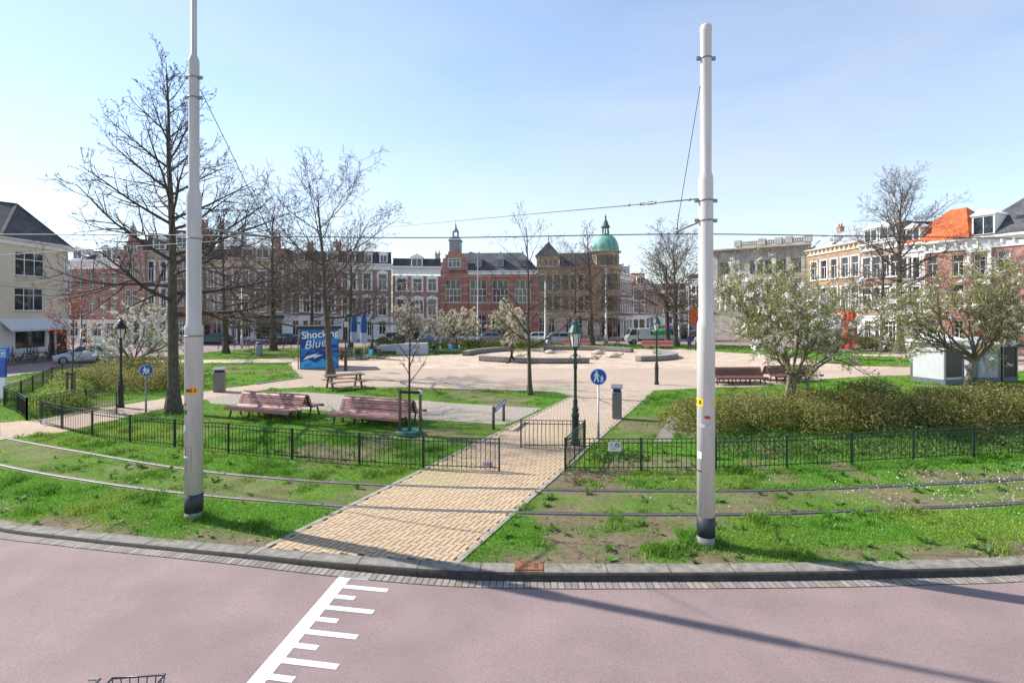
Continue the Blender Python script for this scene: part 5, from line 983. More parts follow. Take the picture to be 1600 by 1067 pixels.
# grass blades, denser near the eye, thin on trodden soil
GRASSM = mat("grass_blades", (1, 1, 1), .55, .12, 2, attr=True, trans=.4, spec=.25, col2=(1, 1, 1))
VIEWX = lambda Y: Y * .985 + .6
def blades(y0, y1, dens, hgt, wid, seed):
    rng = np.random.default_rng(seed); n = int(dens * (y1 - y0) * 2 * VIEWX((y0 + y1) / 2)); Y = y0 + (y1 - y0) * np.sqrt(rng.random(n) * (1 - (y0 / y1) ** 2) + (y0 / y1) ** 2) if False else rng.uniform(y0, y1, n)
    X = rng.uniform(-1, 1, n) * VIEWX(Y); k = inpoly(X, Y, ISLB)
    for q in PAVED: k &= ~inpoly(X, Y, q)
    X, Y = X[k], Y[k]; b = bald(X, Y); k = rng.random(len(X)) > b * .97; X, Y, b = X[k], Y[k], b[k]
    for r in (railA, railB):
        if y0 < 20: k = polydist(X, Y, r[::2]) > .06; X, Y, b = X[k], Y[k], b[k]
    n = len(X); tuft = sstep(.52, .8, fbm(X, Y, .6, 71)); tuft = np.maximum(tuft, np.maximum(np.exp(-((X + 6.33) ** 2 + (Y - 10.58) ** 2) / .12), .8 * np.exp(-((X - 3.42) ** 2 + (Y - 9.37) ** 2) / .12))); intr = inpoly(X, Y, TRACK)
    h = hgt * rng.uniform(.5, 1.35, n) * (.6 + 2.2 * tuft) * (1 - .55 * b) * np.where(intr, .5, 1); w_ = wid * rng.uniform(.7, 1.4, n) * (1 + .5 * tuft)
    a = rng.uniform(0, 6.283, n); ln = a + rng.uniform(-1.2, 1.2, n); le = h * rng.uniform(.2, 1.1, n); dx, dy = np.cos(a) * w_ / 2, np.sin(a) * w_ / 2; lx, ly = -np.sin(ln) * le, np.cos(ln) * le; z0 = np.zeros(n)
    V = np.stack([np.stack([X - dx, Y - dy, z0], 1), np.stack([X + dx, Y + dy, z0], 1), np.stack([X + lx * .4 + dx * .8, Y + ly * .4 + dy * .8, h * .62], 1), np.stack([X + lx * .4 - dx * .8, Y + ly * .4 - dy * .8, h * .62], 1), np.stack([X + lx, Y + ly, h], 1)], 1).reshape(-1, 3)
    i = np.arange(n)[:, None] * 5; yl = (sstep(.45, .7, fbm(X, Y, 2.2, 81)) * .6 + .25 * b + .45 * intr * rng.random(n))[:, None]
    c = (np.array([.15, .36, .03]) * (1 - yl) + np.array([.36, .42, .07]) * yl) * rng.uniform(.6, 1.3, (n, 1)) * (1.08 - .25 * tuft[:, None]); dry = rng.random(n) < .05 + .1 * b; c[dry] = np.array([.3, .25, .14]) * rng.uniform(.7, 1.2, (dry.sum(), 1))
    return V, i + np.array([[0, 1, 2, 3]]), i + np.array([[3, 2, 4]]), np.repeat(c, 5, 0)
VV, Q, T, CC, k = [], [], [], [], 0
for args in ((8.2, 11, 2100, .06, .010, 1), (11, 14.5, 1600, .058, .011, 2), (14.5, 20, 820, .055, .014, 3), (20, 30, 320, .05, .02, 4), (30, 66, 70, .055, .035, 5)):
    v, q, t, c = blades(*args); VV.append(v); Q.append(q + k); T.append(t + k); CC.append(c); k += len(v)
tag(np_obj("grass", np.concatenate(VV), [np.concatenate(Q), np.concatenate(T)], GRASSM, colors=np.concatenate(CC)), 'uneven spring grass of the verges and lawns', 'grass', kind='stuff')
# broad-leaved weeds among the grass
rng = np.random.default_rng(19); n = 520; X = rng.uniform(-13, 14, n); Y = rng.uniform(8.6, 15.5, n); k = inpoly(X, Y, ISL) & ~inpoly(X, Y, PATH) & (fbm(X, Y, 1.8, 23) > .45) & (polydist(X, Y, railA[::2]) > .15) & (polydist(X, Y, railB[::2]) > .15); X, Y = X[k], Y[k]; VV, CC = [], []
for x, y in zip(X, Y):
    m = rng.integers(7, 16); a = rng.uniform(0, 6.28, m); l = rng.uniform(.05, .13, m) * rng.uniform(.7, 1.5); el = rng.uniform(.15, 1.1, m); d = np.stack([np.cos(a) * np.cos(el), np.sin(a) * np.cos(el), np.sin(el)], 1); s_ = np.stack([-np.sin(a), np.cos(a), np.zeros(m)], 1); o = np.array([x, y, .015]) + np.zeros((m, 3)); L = l[:, None]
    VV.append(np.stack([o, o + d * L * .55 + s_ * L * .24, o + d * L + np.array([0, 0, -.15]) * L, o + d * L * .55 - s_ * L * .24], 1).reshape(-1, 3)); CC.append(np.repeat(np.array([.12, .26, .045]) * rng.uniform(.6, 1.5) * rng.uniform(.8, 1.2, (m, 1)), 4, 0))
V = np.concatenate(VV); tag(np_obj("weeds", V, np.arange(len(V)).reshape(-1, 4), LEAFM, colors=np.concatenate(CC)), 'broad-leaved weeds among the verge grass', 'weeds', kind='stuff')
# dry stalks on the bare soil, fallen white petals on the right-hand verge
rng = np.random.default_rng(8); n = 9000; X = np.concatenate([rng.uniform(-9, 16, n), rng.uniform(1.3, 5, 1800)]); Y = np.concatenate([rng.uniform(8.5, 15, n), rng.uniform(12.7, 13.8, 1800)]); k = (rng.random(len(X)) < bald(X, Y) * np.where(inpoly(X, Y, TRACK), .25, .8)) & ~inpoly(X, Y, PATH) & inpoly(X, Y, ISL); X, Y = X[k], Y[k]; n = len(X)
a = rng.uniform(0, 6.28, n); l = rng.uniform(.03, .13, n); dx, dy = np.cos(a) * l, np.sin(a) * l; z = rng.uniform(.006, .035, n); wv = .006; px_, py_ = -np.sin(a) * wv, np.cos(a) * wv
V = np.stack([np.stack([X - px_, Y - py_, z], 1), np.stack([X + px_, Y + py_, z], 1), np.stack([X + dx + px_, Y + dy + py_, z + rng.uniform(-.01, .04, n)], 1), np.stack([X + dx - px_, Y + dy - py_, z + rng.uniform(0, .04, n)], 1)], 1).reshape(-1, 3)
tag(np_obj("dry_stalks", V, np.arange(len(V)).reshape(-1, 4), LEAFM, colors=leafcols(n, rng, [(.33, .25, .17), (.2, .14, .09), (.42, .35, .26)], [3, 2, 1])), 'dead stalks and straw lying on the bare soil', 'dry stalks', kind='stuff')
n = 1500; X = rng.uniform(3, 16, n); Y = 12.2 + rng.normal(0, .9, n); k = (fbm(X, Y, 1.5, 91) + (X - 3) / 40 > .55) & (rng.random(n) < sstep(2, 9, X) * .8 + .15); X, Y = X[k], Y[k]; v, f = quads(np.stack([X, Y, rng.uniform(.02, .06, len(X))], 1), .032, rng, .8, .4); tag(np_obj("fallen_petals", v, f, PETALM), 'fallen white petals scattered on the right verge', 'petals', kind='stuff')
# ------------------------------------------------------------------ tram track and overhead line
RAILM = mat("rail_steel", (.2, .195, .19), .52, .2, 8, metal=.7); RUST = mat("rust", (.2, .09, .045), .8, .3, 14, bump=.3)
def rail(pts, label):
    e = empty("tram_rail", pts[len(pts) // 2], 0, label, 'rail', 'rails of the grass tram track'); o0 = pts[len(pts) // 2]
    n = len(pts); T = [(pts[min(i + 1, n - 1)] - pts[max(i - 1, 0)]).normalized() for i in range(n)]
    def strip(prof, name, m):
        V = []; k = len(prof)
        for p, t in zip(pts, T):
            q = Vector((-t.y, t.x, 0))
            for (s, z) in prof: V.append((p.x + q.x * s - o0.x, p.y + q.y * s - o0.y, z))
        np_obj(name, V, np.array([(i * k + j, (i + 1) * k + j, (i + 1) * k + (j + 1) % k, i * k + (j + 1) % k) for i in range(n - 1) for j in range(k)]), m, e)
    strip([(-.03, -.02), (-.03, .026), (-.025, .03), (.025, .03), (.03, .026), (.03, -.02)][::-1], 'rail_head', RAILM)
    strip([(.031, -.02), (.031, .008), (.055, .008), (.055, .026), (.07, .026), (.07, -.02)][::-1], 'guard_lip', mat("dark_rail", (.09, .075, .065), .5, .3, 10, metal=.4))
rail(railA, "shiny steel tram rail of the grass track, the one nearer the fences"); rail(railB, "darker steel tram rail of the grass track, the one nearer the road")
POLEM = mat("pole_grey_paint", (.46, .455, .43), .5, .12, 2.5, spec=.4, stretch=(3, 3, .35)); POLEM2 = mat("pole_white_paint", (.55, .53, .495), .5, .1, 2.5, spec=.4, stretch=(3, 3, .35))
CABLE = mat("cable", (.05, .052, .055), .5)
def tram_pole(name, label, loc, r, prof, bands, m):
    e = empty(name, (*loc, 0), 0, label, 'tram pole', 'overhead line poles of the tram'); b = MB(); b.lathe(prof, 28); b.build('pole_shaft', m, e)
    q = MB(); q.lathe([(r + .003, bands[0]), (r + .004, bands[1])], 28); q.build('black_band', mat("bitumen_band", (.035, .04, .048), .6, .2, 6), e)
    q = MB(); q.lathe([(r + .004, -.05), (r + .003, bands[0] - .002)], 28); q.build('concrete_foot', mat("scuffed_grey", (.2, .2, .185), .8, .25, 8), e); return e
def clamp(e, z, r, lug=True):
    b = MB(); b.tube([(r * math.cos(a), r * math.sin(a), z) for a in np.arange(0, 6.28, .3)], .014, 6, close=True)
    if lug: b.box(-r - .07, -r + .01, -.02, .02, z - .03, z + .03); b.box(r - .01, r + .07, -.02, .02, z - .03, z + .03)
    b.build('clamp', STEEL, e)
LP = G(303, 809); RPo = G(1103, 851)
pl = tram_pole("tram_pole", "left white tram pole with orange plate, thin extension tube and slanting arm", LP, .165, [(.165, 0), (.165, 3.70), (.17, 3.72), (.17, 3.80), (.135, 3.86), (.135, 6.38), (.132, 6.42), (.098, 6.52), (.098, 9.05), (.092, 9.12), (.055, 9.2), (.052, 13.5)], (.14, .5), POLEM)
prr = tram_pole("tram_pole", "right white tram pole with capped top, bracket arm and yellow plate", RPo, .152, [(.152, 0), (.152, 3.82), (.15, 3.88), (.124, 3.97), (.124, 6.40), (.12, 6.46), (.095, 6.56), (.095, 8.98), (.10, 9.0), (.10, 9.1), (.085, 9.13), (.0, 9.15)], (.17, .52), POLEM2)
for z, r in ((3.62, .172), (5.55, .137), (8.35, .1), (8.75, .1)): clamp(pl, z, r, z > 8)
for z, r in ((6.05, .126), (5.7, .126), (8.55, .097)): clamp(prr, z, r)
OY = mat("orange_plate", (.85, .36, .02), .5, .03); YP = mat("yellow_plate", (.85, .6, .02), .5, .03); INK = mat("black_ink", (.01, .01, .01), .6); RED = mat("red_paint", (.5, .02, .02), .45, .1)
def plate_on(e, r, az, z, w, h, m, txt=None, tm=INK, size=.1, name='number_plate'):
    """small plate bent round the shaft; az 0 faces the camera"""
    vs, n = [], 8
    for i in range(n + 1):
        a = az - w / r / 2 + w / r * i / n
        for zz in (z - h / 2, z + h / 2): vs.append(((r + .004) * math.sin(a), -(r + .004) * math.cos(a), zz))
    b = MB(); b.add(vs, [(2 * i, 2 * i + 2, 2 * i + 3, 2 * i + 1) for i in range(n)]); o = b.build(name, m, e)
    if txt:
        per = w / (len(txt) + .4)
        for i, ch in enumerate(txt):
            a = az + ((i - (len(txt) - 1) / 2) * per) / r; text(ch, size, tm, o, ((r + .006) * math.sin(a), -(r + .006) * math.cos(a), z), (R(90), 0, a), ext=.0008, off=.002)
    return o
vl = math.atan2(LP[0], LP[1]); vr = math.atan2(RPo[0], RPo[1])      # turn towards the viewer
plate_on(pl, .165, -vl * .5 + .55 + vl, 2.55, .2, .13, OY, "M53", size=.1)
plate_on(pl, .165, vl - .55 + .5, 2.28, .09, .05, RED, name='sticker'); plate_on(pl, .165, vl - .5 + .5, 2.13, .09, .09, mat("dark_sticker", (.05, .06, .12), .5), name='sticker'); plate_on(pl, .165, vl + .02 - .1, 1.82, .12, .12, mat("blue_sticker", (.15, .4, .6), .5, .3, 30, col2=(.6, .6, .5)), name='sticker')
plate_on(pl, .165, vl - .2, 1.25, .2, .04, WHITE, name='sticker'); plate_on(pl, .165, vl - .45, 1.34, .08, .08, WHITE, name='sticker')
hb = MB(); hr = [(.055 * sx, z) for sx, z in ((-1, .98), (1, .98), (1, 1.45), (-1, 1.45))]
for (a0, z0), (a1, z1) in zip(hr, hr[1:] + hr[:1]): A0, A1 = vl + .45 + a0 / .165, vl + .45 + a1 / .165; hb.bar((.166 * math.sin(A0), -.166 * math.cos(A0), z0), (.166 * math.sin(A1), -.166 * math.cos(A1), z1), .007)
hb.build('inspection_hatch', mat("hatch_gap", (.2, .2, .2), .7), pl)
plate_on(prr, .152, vr * -1 - .95, 2.52, .2, .14, YP, "18", size=.1); plate_on(prr, .152, 1.35 - vr, 2.52, .13, .14, YP)
plate_on(prr, .152, -vr + .15, 2.27, .09, .05, RED, name='sticker'); plate_on(prr, .152, -vr + .02, 2.12, .2, .07, mat("eyes_sticker", (.5, .5, .5), .5, .6, 40), name='sticker'); plate_on(prr, .152, -vr - .8, 1.6, .1, .12, WHITE, name='sticker'); plate_on(prr, .152, -vr - .9, 1.32, .14, .02, INK, name='sticker')
def P3(px, py, Y): return Vector((XA(px, Y), Y, ZA(py, Y)))
def in_e(e, p): return Vector(p) - e.location
b = MB(); pa = in_e(pl, P3(316, 357, LP[1])); pb_ = in_e(pl, P3(424, 371, 11.8)); b.tube([pa, pb_], .024, 8); b.ball(pb_, .04); b.build('bracket_arm', STEEL, pl)
b = MB(); b.tube([in_e(pl, P3(313, 140, LP[1])), pb_ + Vector((0, 0, .05))], .008, 5); b.build('stay_wire', CABLE, pl)
b = MB(); pa = in_e(prr, P3(1094, 346, RPo[1])); pb2 = in_e(prr, P3(1058, 361.5, 11.2)); b.tube([pa, pb2], .022, 8); b.tube([pb2, pb2 + Vector((0, 0, .14))], .02, 6); b.ball(pb2, .045); b.build('bracket_arm', STEEL, prr)
b = MB(); b.tube([in_e(prr, P3(1094, 135, RPo[1])), pb2 + Vector((0, 0, .12))], .007, 5); b.build('stay_wire', CABLE, prr)
b = MB(); q0, q1 = in_e(prr, P3(1092, 311, RPo[1])), in_e(prr, P3(980, 321, 10.3)); b.tube([q0, q1], .012, 6); f = lambda t: q0.lerp(q1, t)
for s in (-.022, .022): b.tube([f(.6) + Vector((0, 0, s)), f(.78) + Vector((0, 0, s))], .009, 5)
for t in (.12, .58, .8, .97): b.ball(f(t), .026, n=8, m=6)
b.build('tensioner', STEEL, prr)
def wire(name, label, pts, r=.008):
    e = spline([P3(*p) for p in pts], 8); o = e[len(e) // 2].copy(); b = MB(); b.tube([p - o for p in e], r, 5); ob = b.build(name, CABLE, loc=o); return tag(ob, label, 'wire', 'overhead tram wires')
wire("contact_wire", "long dark overhead wire passing both tram poles across the whole square", [(-60, 366, 16.5), (0, 366.5, 15.4), (200, 367, 13.2), (424, 369.5, 11.8), (700, 371.5, 11.4), (1058, 366, 11.2), (1330, 369, 11.5), (1600, 373, 12), (1750, 376, 12.4)], .012)
wire("contact_wire", "lower overhead wire rising from the left edge to the left pole's arm", [(-60, 404, 17), (0, 399, 15.8), (126, 391, 14), (295, 380, 12.4), (424, 372, 11.9)], .011)
wire("span_wire", "thin span wire running from the right pole's tensioner towards the far left", [(980, 321.5, 10.3), (860, 332, 14), (740, 343, 20), (600, 356, 32)], .009)
wire("span_wire", "thin wire drooping across the cream house at the left edge", [(-30, 445, 26), (60, 451, 30), (160, 458, 36), (230, 463, 42)], .014)

# ------------------------------------------------------------------ fences
def fence(label, pts, m, h=.85, step=.125, posts=None, pstep=1.95, group='low railing fences round the planting', r=.009, bottom=.1):
    P = [Vector((*p, 0)) for p in pts]; o = P[0].copy(); ev = even(P, .02); e = empty("fence", o, 0, label, 'fence', group)
    b = MB(); cur = even(P, .3) if len(P) > 2 else P; cur = cur + ([P[-1]] if (cur[-1] - P[-1]).length > .02 else [])
    for z in (h - .015, h - .12, bottom): 
        for a, c in zip(cur, cur[1:]): b.bar(a - o + Vector((0, 0, z)), c - o + Vector((0, 0, z)), .03 if z > h - .05 else .02, .02)
        b.build('rail', m, e); b = MB()
    for p in even(P, step)[1:]: b.tube([p - o + Vector((0, 0, .03)), p - o + Vector((0, 0, h - .02))], r, 4, cap=False)
    b.build('bars', m, e); pp = even(P, pstep) if posts is None else [Vector((*p, 0)) for p in posts]
    if posts is None and (pp[-1] - P[-1]).length > .5: pp.append(P[-1])
    for p in pp:
        b = MB(); q = p - o; b.box(q.x - .022, q.x + .022, q.y - .022, q.y + .022, -.02, h + .02); b.build('post', m, e)
    return e
FD = mat("fence_paint", (.022, .026, .024), .4, .1, 5)
lf = [G(*p) for p in [(65, 663), (97, 670.5), (144, 681.5), (203, 691), (273, 699.2), (357, 707.5), (456, 717.5), (562, 725.5), (661, 731.8), (780, 736.3)]]
F1 = fence("long low dark railing fence left of the brick path, past both left poles", [(p.x, p.y) for p in spline([Vector((*p, 0)) for p in lf], 6)], FD, posts=lf)
F2 = fence("short dark railing panel standing across the brick path beside the green lamp", [G(814, 699.5), G(914, 701)], FD, posts=[G(814, 699.5), G(914, 701)])
F3 = fence("short railing return linking the path panel to the right-hand fence corner", [G(914, 701), G(883, 736)], GREENM, posts=[])
rf_ = [G(883, 736), G(960, 736), G(1085, 735.5), G(1200, 732.5), G(1300, 727.5), G(1405, 721), G(1600, 711), (22, 16.2)]
F4 = fence("long low green railing fence right of the brick path in front of the shrubs", [(p.x, p.y) for p in spline([Vector((*p, 0)) for p in rf_], 6)], GREENM)
cf = [G(42, 657.5), G(25, 643), (-22.1, 23.0), (-23.2, 25.0), (-25.6, 28.8), (-28.2, 33.2), (-29.6, 38)]
F5 = fence("dark railing fence bending round the green hedge at the far left", [(p.x, p.y) for p in spline([Vector((*p, 0)) for p in cf], 6)], FD, pstep=2.4)
F6 = fence("dark railing between the curved fence corner and the red-leaf tree", [G(42, 657.5), G(134, 638.5)], FD, posts=[G(42, 657.5)])
F7 = fence("short dark railing panel in front of the black lamp post", [G(134, 638.5), G(182, 646.5)], FD, posts=[G(134, 638.5), G(182, 646.5)])
# plates on the fences
SCRIB = mat("faded_print", (.16, .15, .18), .7, .5, 60)
b = MB(); b.box(-.165, .165, -.006, .006, -.12, .12); sg = b.build("notice_sign", mat("notice_white", (.66, .66, .68), .5, .05), loc=(XA(960, 13.62), 13.58, .64)); tag(sg, 'small white notice with a no-dogs roundel fixed to the right fence', 'sign')
b = MB(); b.tube([(.07 + .055 * math.cos(a), -.009, .035 + .055 * math.sin(a)) for a in np.arange(0, 6.28, .3)], .008, 5, close=True); b.bar((.035, -.009, .07), (.105, -.009, 0), .012, .006); b.prism_y([(.03, .03), (.1, .035), (.11, .055), (.09, .05), (.04, .05)], -.0085, -.007); b.build('no_dogs_roundel', mat("roundel_ink", (.09, .06, .07), .6), sg)
for z, x0, x1 in ((.075, -.11, -.05), (.03, -.11, -.04), (-.02, -.1, .0), (-.065, -.09, .03)): b = MB(); b.box(x0, x1, -.0085, -.0065, z - .008, z + .008); b.build('faded_line', SCRIB, sg)
b = MB(); b.box(-.135, .135, -.006, .006, -.07, .07); s2 = b.build("notice_sign", mat("notice_pink", (.55, .42, .5), .5, .1), loc=(XA(762.5, 13.65), 13.62, .175)); tag(s2, 'small mauve notice with worn print low on the left fence near its end post', 'sign')
for x0, x1, z, h in ((-.1, -.04, .01, .022), (-.025, .055, .008, .018), (.065, .12, .012, .024), (-.11, .05, -.035, .02), (-.03, .01, .035, .01), (.07, .12, -.045, .014)):
    b = MB(); b.box(x0, x1, -.0085, -.0065, z - h / 2, z + h / 2); b.build('worn_print', SCRIB, s2)
b = MB(); b.box(-.07, .07, -.006, .006, -.09, .09); s3 = b.build("notice_sign", mat("notice_white", ()), loc=(XA(70, 19.0), 18.95, .16)); tag(s3, 'tiny blank white plate at the left end of the long left fence', 'sign')

# ------------------------------------------------------------------ benches
IRON = mat("black_iron", (.02, .018, .018), .5, .1, 6)
def bench(label, loc, rz, L=3.0, m=REDWOOD, group='double-sided slatted park benches', double=True):
    e = empty("park_bench", (*loc, 0), rz, label, 'bench', group); sides = (1, -1) if double else (1,)
    prof = [(-.92, .425), (-.8, .435), (-.68, .43), (-.56, .42), (-.44, .405)]; back = [(-.335, .43), (-.275, .51), (-.23, .6), (-.19, .69), (-.15, .78), (-.1, .86)]
    for s in sides:
        b = MB()
        for y, z in prof: b.box(-L / 2, L / 2, min(s * (y - .05), s * (y + .05)), max(s * (y - .05), s * (y + .05)), z - .02, z + .012)
        b.box(-L / 2, L / 2, min(s * -.985, s * -.965), max(s * -.985, s * -.965), .33, .405); b.build('seat', m, e); b = MB()
        for i, (y, z) in enumerate(back):
            ny, nz_ = (-.75, .66) if i == 0 else (-.92, .38) if i < 5 else (-.75, .66)
            b.bar((-L / 2, s * y, z), (L / 2, s * y, z), .075, .03, up=(0, s * ny, nz_))
        b.build('backrest', m, e)
    b = MB(); b.box(-L / 2, L / 2, -.06, .06, .9, .93) if double else None
    if double: b.build('top_slat', m, e)
    for x in (-L / 2 + .12, -L / 6, L / 6, L / 2 - .12):
        b = MB()
        for s in sides:
            c = [(s * -.95, .38), (s * -.6, .385), (s * -.42, .37), (s * -.31, .42), (s * -.24, .52), (s * -.13, .8), (0, .88)]
            for (y0, z0), (y1, z1) in zip(c, c[1:]): b.bar((x, y0, z0), (x, y1, z1), .045, .03)
            b.bar((x, s * -.7, .38), (x, s * -.84, 0), .045, .045); b.bar((x, s * -.36, .4), (x, s * -.26, 0), .045, .045)
        b.build('frame', IRON, e)
    return e
def bpos(front, rz, off=.95): return (front[0] - math.sin(rz) * off, front[1] + math.cos(rz) * off)
rzb = R(-19.5); bench("left one of the two pink-brown slatted benches on the front lawn", bpos((-9.62, 19.85), rzb), rzb, 3.1); bench("right one of the two pink-brown slatted benches, beside the green-ringed young tree", bpos((-5.25, 18.62), rzb), rzb, 2.95)
DKWOOD = mat("dark_red_slats", (.22, .1, .075), .5, .25, 3, stretch=(1, 12, 12)); SUNRED = mat("sunlit_slats", (.5, .2, .15), .5, .15, 3, stretch=(1, 12, 12))  # SUNRED is the bench red with sunlight put into the colour
bench("dark red slatted bench on the square just right of the right white pole", (12.75, 30.3), R(4), 3.0, DKWOOD); bench("dark red slatted bench on the square behind the large magnolia trunks", (16.4, 31.4), R(14), 3.2, DKWOOD)
bench("sunlit-red slatted bench on the far lawn behind the green lamp", (XA(900, 61.5), 61.5), R(2), 3.2, SUNRED); bench("sunlit-red slatted bench on the far lawn behind the dark lamp right of the sign", (XA(1026, 58.5), 58.5), R(-3), 3.3, SUNRED)
def picnic(label, loc, rz, m, L=1.9, group='wooden picnic tables'):
    e = empty("picnic_table", (*loc, 0), rz, label, 'picnic table', group); b = MB()
    for k in range(5): y = -.34 + k * .17; b.box(-L / 2, L / 2, y - .075, y + .075, .72, .76)
    b.build('table_top', mat('old_table_boards', (.115, .085, .065), .8, .25, 4, bump=.3, stretch=(1, 10, 10)) if m is REDWOOD else m, e)
    for s in (1, -1):
        b = MB()
        for k in range(2): y = s * (.66 + k * .17); b.box(-L / 2, L / 2, y - .075, y + .075, .43, .47)
        b.build('seat', m, e)
    for x in (-L / 2 + .25, L / 2 - .25):
        b = MB(); b.bar((x, -.26, .72), (x, -.72, 0), .05, .1, up=(1, 0, 0)); b.bar((x, .26, .72), (x, .72, 0), .05, .1, up=(1, 0, 0)); b.bar((x + .05, -.85, .40), (x + .05, .85, .40), .04, .1, up=(1, 0, 0)); b.bar((x + .05, -.36, .69), (x + .05, .36, .69), .04, .07, up=(1, 0, 0)); b.build('leg_frame', WOODG, e)
    return e
picnic("weathered red-brown picnic table at the foot of the slim straight tree", G(538, 607), R(32), REDWOOD, 2.0)
DKW = mat("dark_stained_wood", (.05, .04, .035), .7, .2, 5)
for i, (px, Y, lb) in enumerate([(548, 45.5, "dark terrace picnic table just right of the blue kiosk"), (580, 47.5, "dark terrace picnic table right of the closed blue parasols"), (956, 60.5, "black picnic table on the far lawn in front of the domed building's door"), (536, 48.5, "dark terrace picnic table behind the dark lamp post by the kiosk")]): picnic(lb, (XA(px, Y), Y), R(6 * i), DKW, 1.9)
tb = empty("terrace_bench", (XA(528, 45.5), 45.5, 0), 0, "pale pink board bench at the right side of the blue kiosk", 'bench'); b = MB(); b.box(-.4, .4, -.2, .2, .42, .48); b.build('seat', SUNRED, tb); b = MB(); b.box(-.4, .4, .18, .23, .5, 1.0); b.build('backrest', SUNRED, tb)
for x in (-.33, .33): b = MB(); b.box(x - .03, x + .03, -.18, .18, 0, .42); b.build('leg', IRON, tb)

# ------------------------------------------------------------------ bins, lamps, signs
def bin_(label, loc, rz, w, d, h, m, lidm=STEEL):
    e = empty("litter_bin", (*loc, 0), rz, label, 'litter bin', 'metal litter bins'); b = MB(); b.box(-w / 2, w / 2, -d / 2, d / 2, .04, h * .8); b.build('body', m, e, bevel=.015)
    b = MB(); b.box(-w * .46, w * .46, -d * .46, d * .46, 0, .04); b.build('foot', IRON, e)
    q = MB()
    for k in range(5): x = -w / 2 + w * (k + .5) / 5; q.box(x - .006, x + .006, -d / 2 - .006, -d / 2 + .002, .1, h * .76)
    q.build('grooves', IRON, e)
    b = MB(); b.box(-w * .4, w * .4, -d * .4, d * .4, h * .8, h * .9); b.build('throat', IRON, e)
    b = MB(); b.add([(-w * .6, -d * .55, h * .93), (w * .6, -d * .55, h * .93), (w * .6, d * .55, h * 1.0), (-w * .6, d * .55, h * 1.0), (-w * .6, -d * .55, h * .9), (w * .6, -d * .55, h * .9), (w * .6, d * .55, h * .97), (-w * .6, d * .55, h * .97)], [(0, 1, 2, 3), (7, 6, 5, 4), (4, 5, 1, 0), (5, 6, 2, 1), (6, 7, 3, 2), (7, 4, 0, 3)]); b.build('lid', lidm, e)
    return e
BINM = mat("bin_grey_metal", (.2, .205, .21), .45, .15, 6, metal=.5)
nb = bin_("tall slim grey metal bin right of the round blue sign", G(964, 654), R(-12), .36, .36, 1.3, BINM); b = MB(); b.lathe([(.04, 0), (.05, .02), (.02, .12)], 8, (-.1, -.2, .93)); b.build('blue_padlock', BLUEM, nb)
bin_("grey metal bin beside the left path, right of the tallest tree", G(343, 612), R(15), .5, .45, 1.25, mat("bin_brown_grey", (.2, .19, .18), .5, .1, 6, metal=.2))
def round_bin(label, loc, h, r, m):
    e = empty("litter_bin", (*loc, 0), 0, label, 'litter bin', 'metal litter bins'); b = MB(); b.lathe([(r * .92, 0), (r, .05), (r, h * .86)], 18); b.build('body', m, e); b = MB(); b.lathe([(r * .7, h * .86), (r * .7, h * .93), (r * 1.05, h * .93), (r * .95, h), (0, h * 1.02)], 18); b.build('lid', STEEL, e); return e
round_bin("round grey concrete bin on the far lawn before the parked bicycles", G(405, 556), 1.25, .3, mat("bin_concrete", (.26, .26, .27), .8, .15, 8)); round_bin("dark grey bin at the back of the square left of the sunlit-red bench", (XA(857, 60), 60), 1.25, .34, BINM)

LGL = mat("lamp_glass", (.62, .6, .55), .25, .06, 2); LCOP = mat("lamp_hood_green", (.03, .085, .075), .45, .2, 8)
def lamp(label, loc, m, hood, sc=1):
    e = empty("street_lamp", (*loc, 0), 0, label, 'street lamp', 'old-fashioned park lanterns'); e.scale = (sc,) * 3
    b = MB(); b.lathe([(.13, 0), (.13, .12), (.105, .18), (.105, .85), (.12, .9), (.12, .96), (.085, 1.03), (.11, 1.1), (.075, 1.18), (.062, 1.3), (.075, 1.36), (.05, 1.44), (.045, 2.35), (.065, 2.4), (.05, 2.46), (.075, 2.55), (.045, 2.62), (.04, 2.72), (.07, 2.78), (.04, 2.84), (.055, 2.95), (.07, 3.0)], 14)
    for s in (1, -1): b.tube([(0, 0, 2.62), (s * .12, 0, 2.6), (s * .17, 0, 2.68), (s * .12, 0, 2.76), (s * .03, 0, 2.74)], .014, 5)
    b.build('post', m, e)
    lo, hi, r0, r1 = 3.02, 3.44, .125, .2; b = MB()
    for k in range(6): a = k * math.pi / 3; b.bar((r0 * math.cos(a), r0 * math.sin(a), lo), (r1 * math.cos(a), r1 * math.sin(a), hi), .02)
    for r, z in ((r0, lo), (r1, hi)):
        for k in range(6): a, c = k * math.pi / 3, (k + 1) * math.pi / 3; b.bar((r * math.cos(a), r * math.sin(a), z), (r * math.cos(c), r * math.sin(c), z), .022)
    b.lathe([(.03, lo - .04), (r0, lo)], 6, smooth=False); fr = b.build('lantern_frame', m, e)
    b = MB(); b.lathe([(r0 - .012, lo + .01), (r1 - .012, hi - .005)], 6, smooth=False); b.build('lantern_glass', LGL, fr)
    b = MB(); b.lathe([(.24, hi), (.24, hi + .025), (.13, hi + .24), (.13, hi + .25), (.085, hi + .27), (.085, hi + .33), (.11, hi + .34), (.04, hi + .40), (.035, hi + .46), (.0, hi + .5)], 12, smooth=False); b.build('hood', hood, e); return e
lamp("green park lantern beside the brick path left of the round blue sign", G(899, 696), GREENM, LCOP); lamp("dark lantern on the square left of the right white pole", G(1026, 601), mat("lamp_dark", (.03, .04, .036), .45), LCOP)
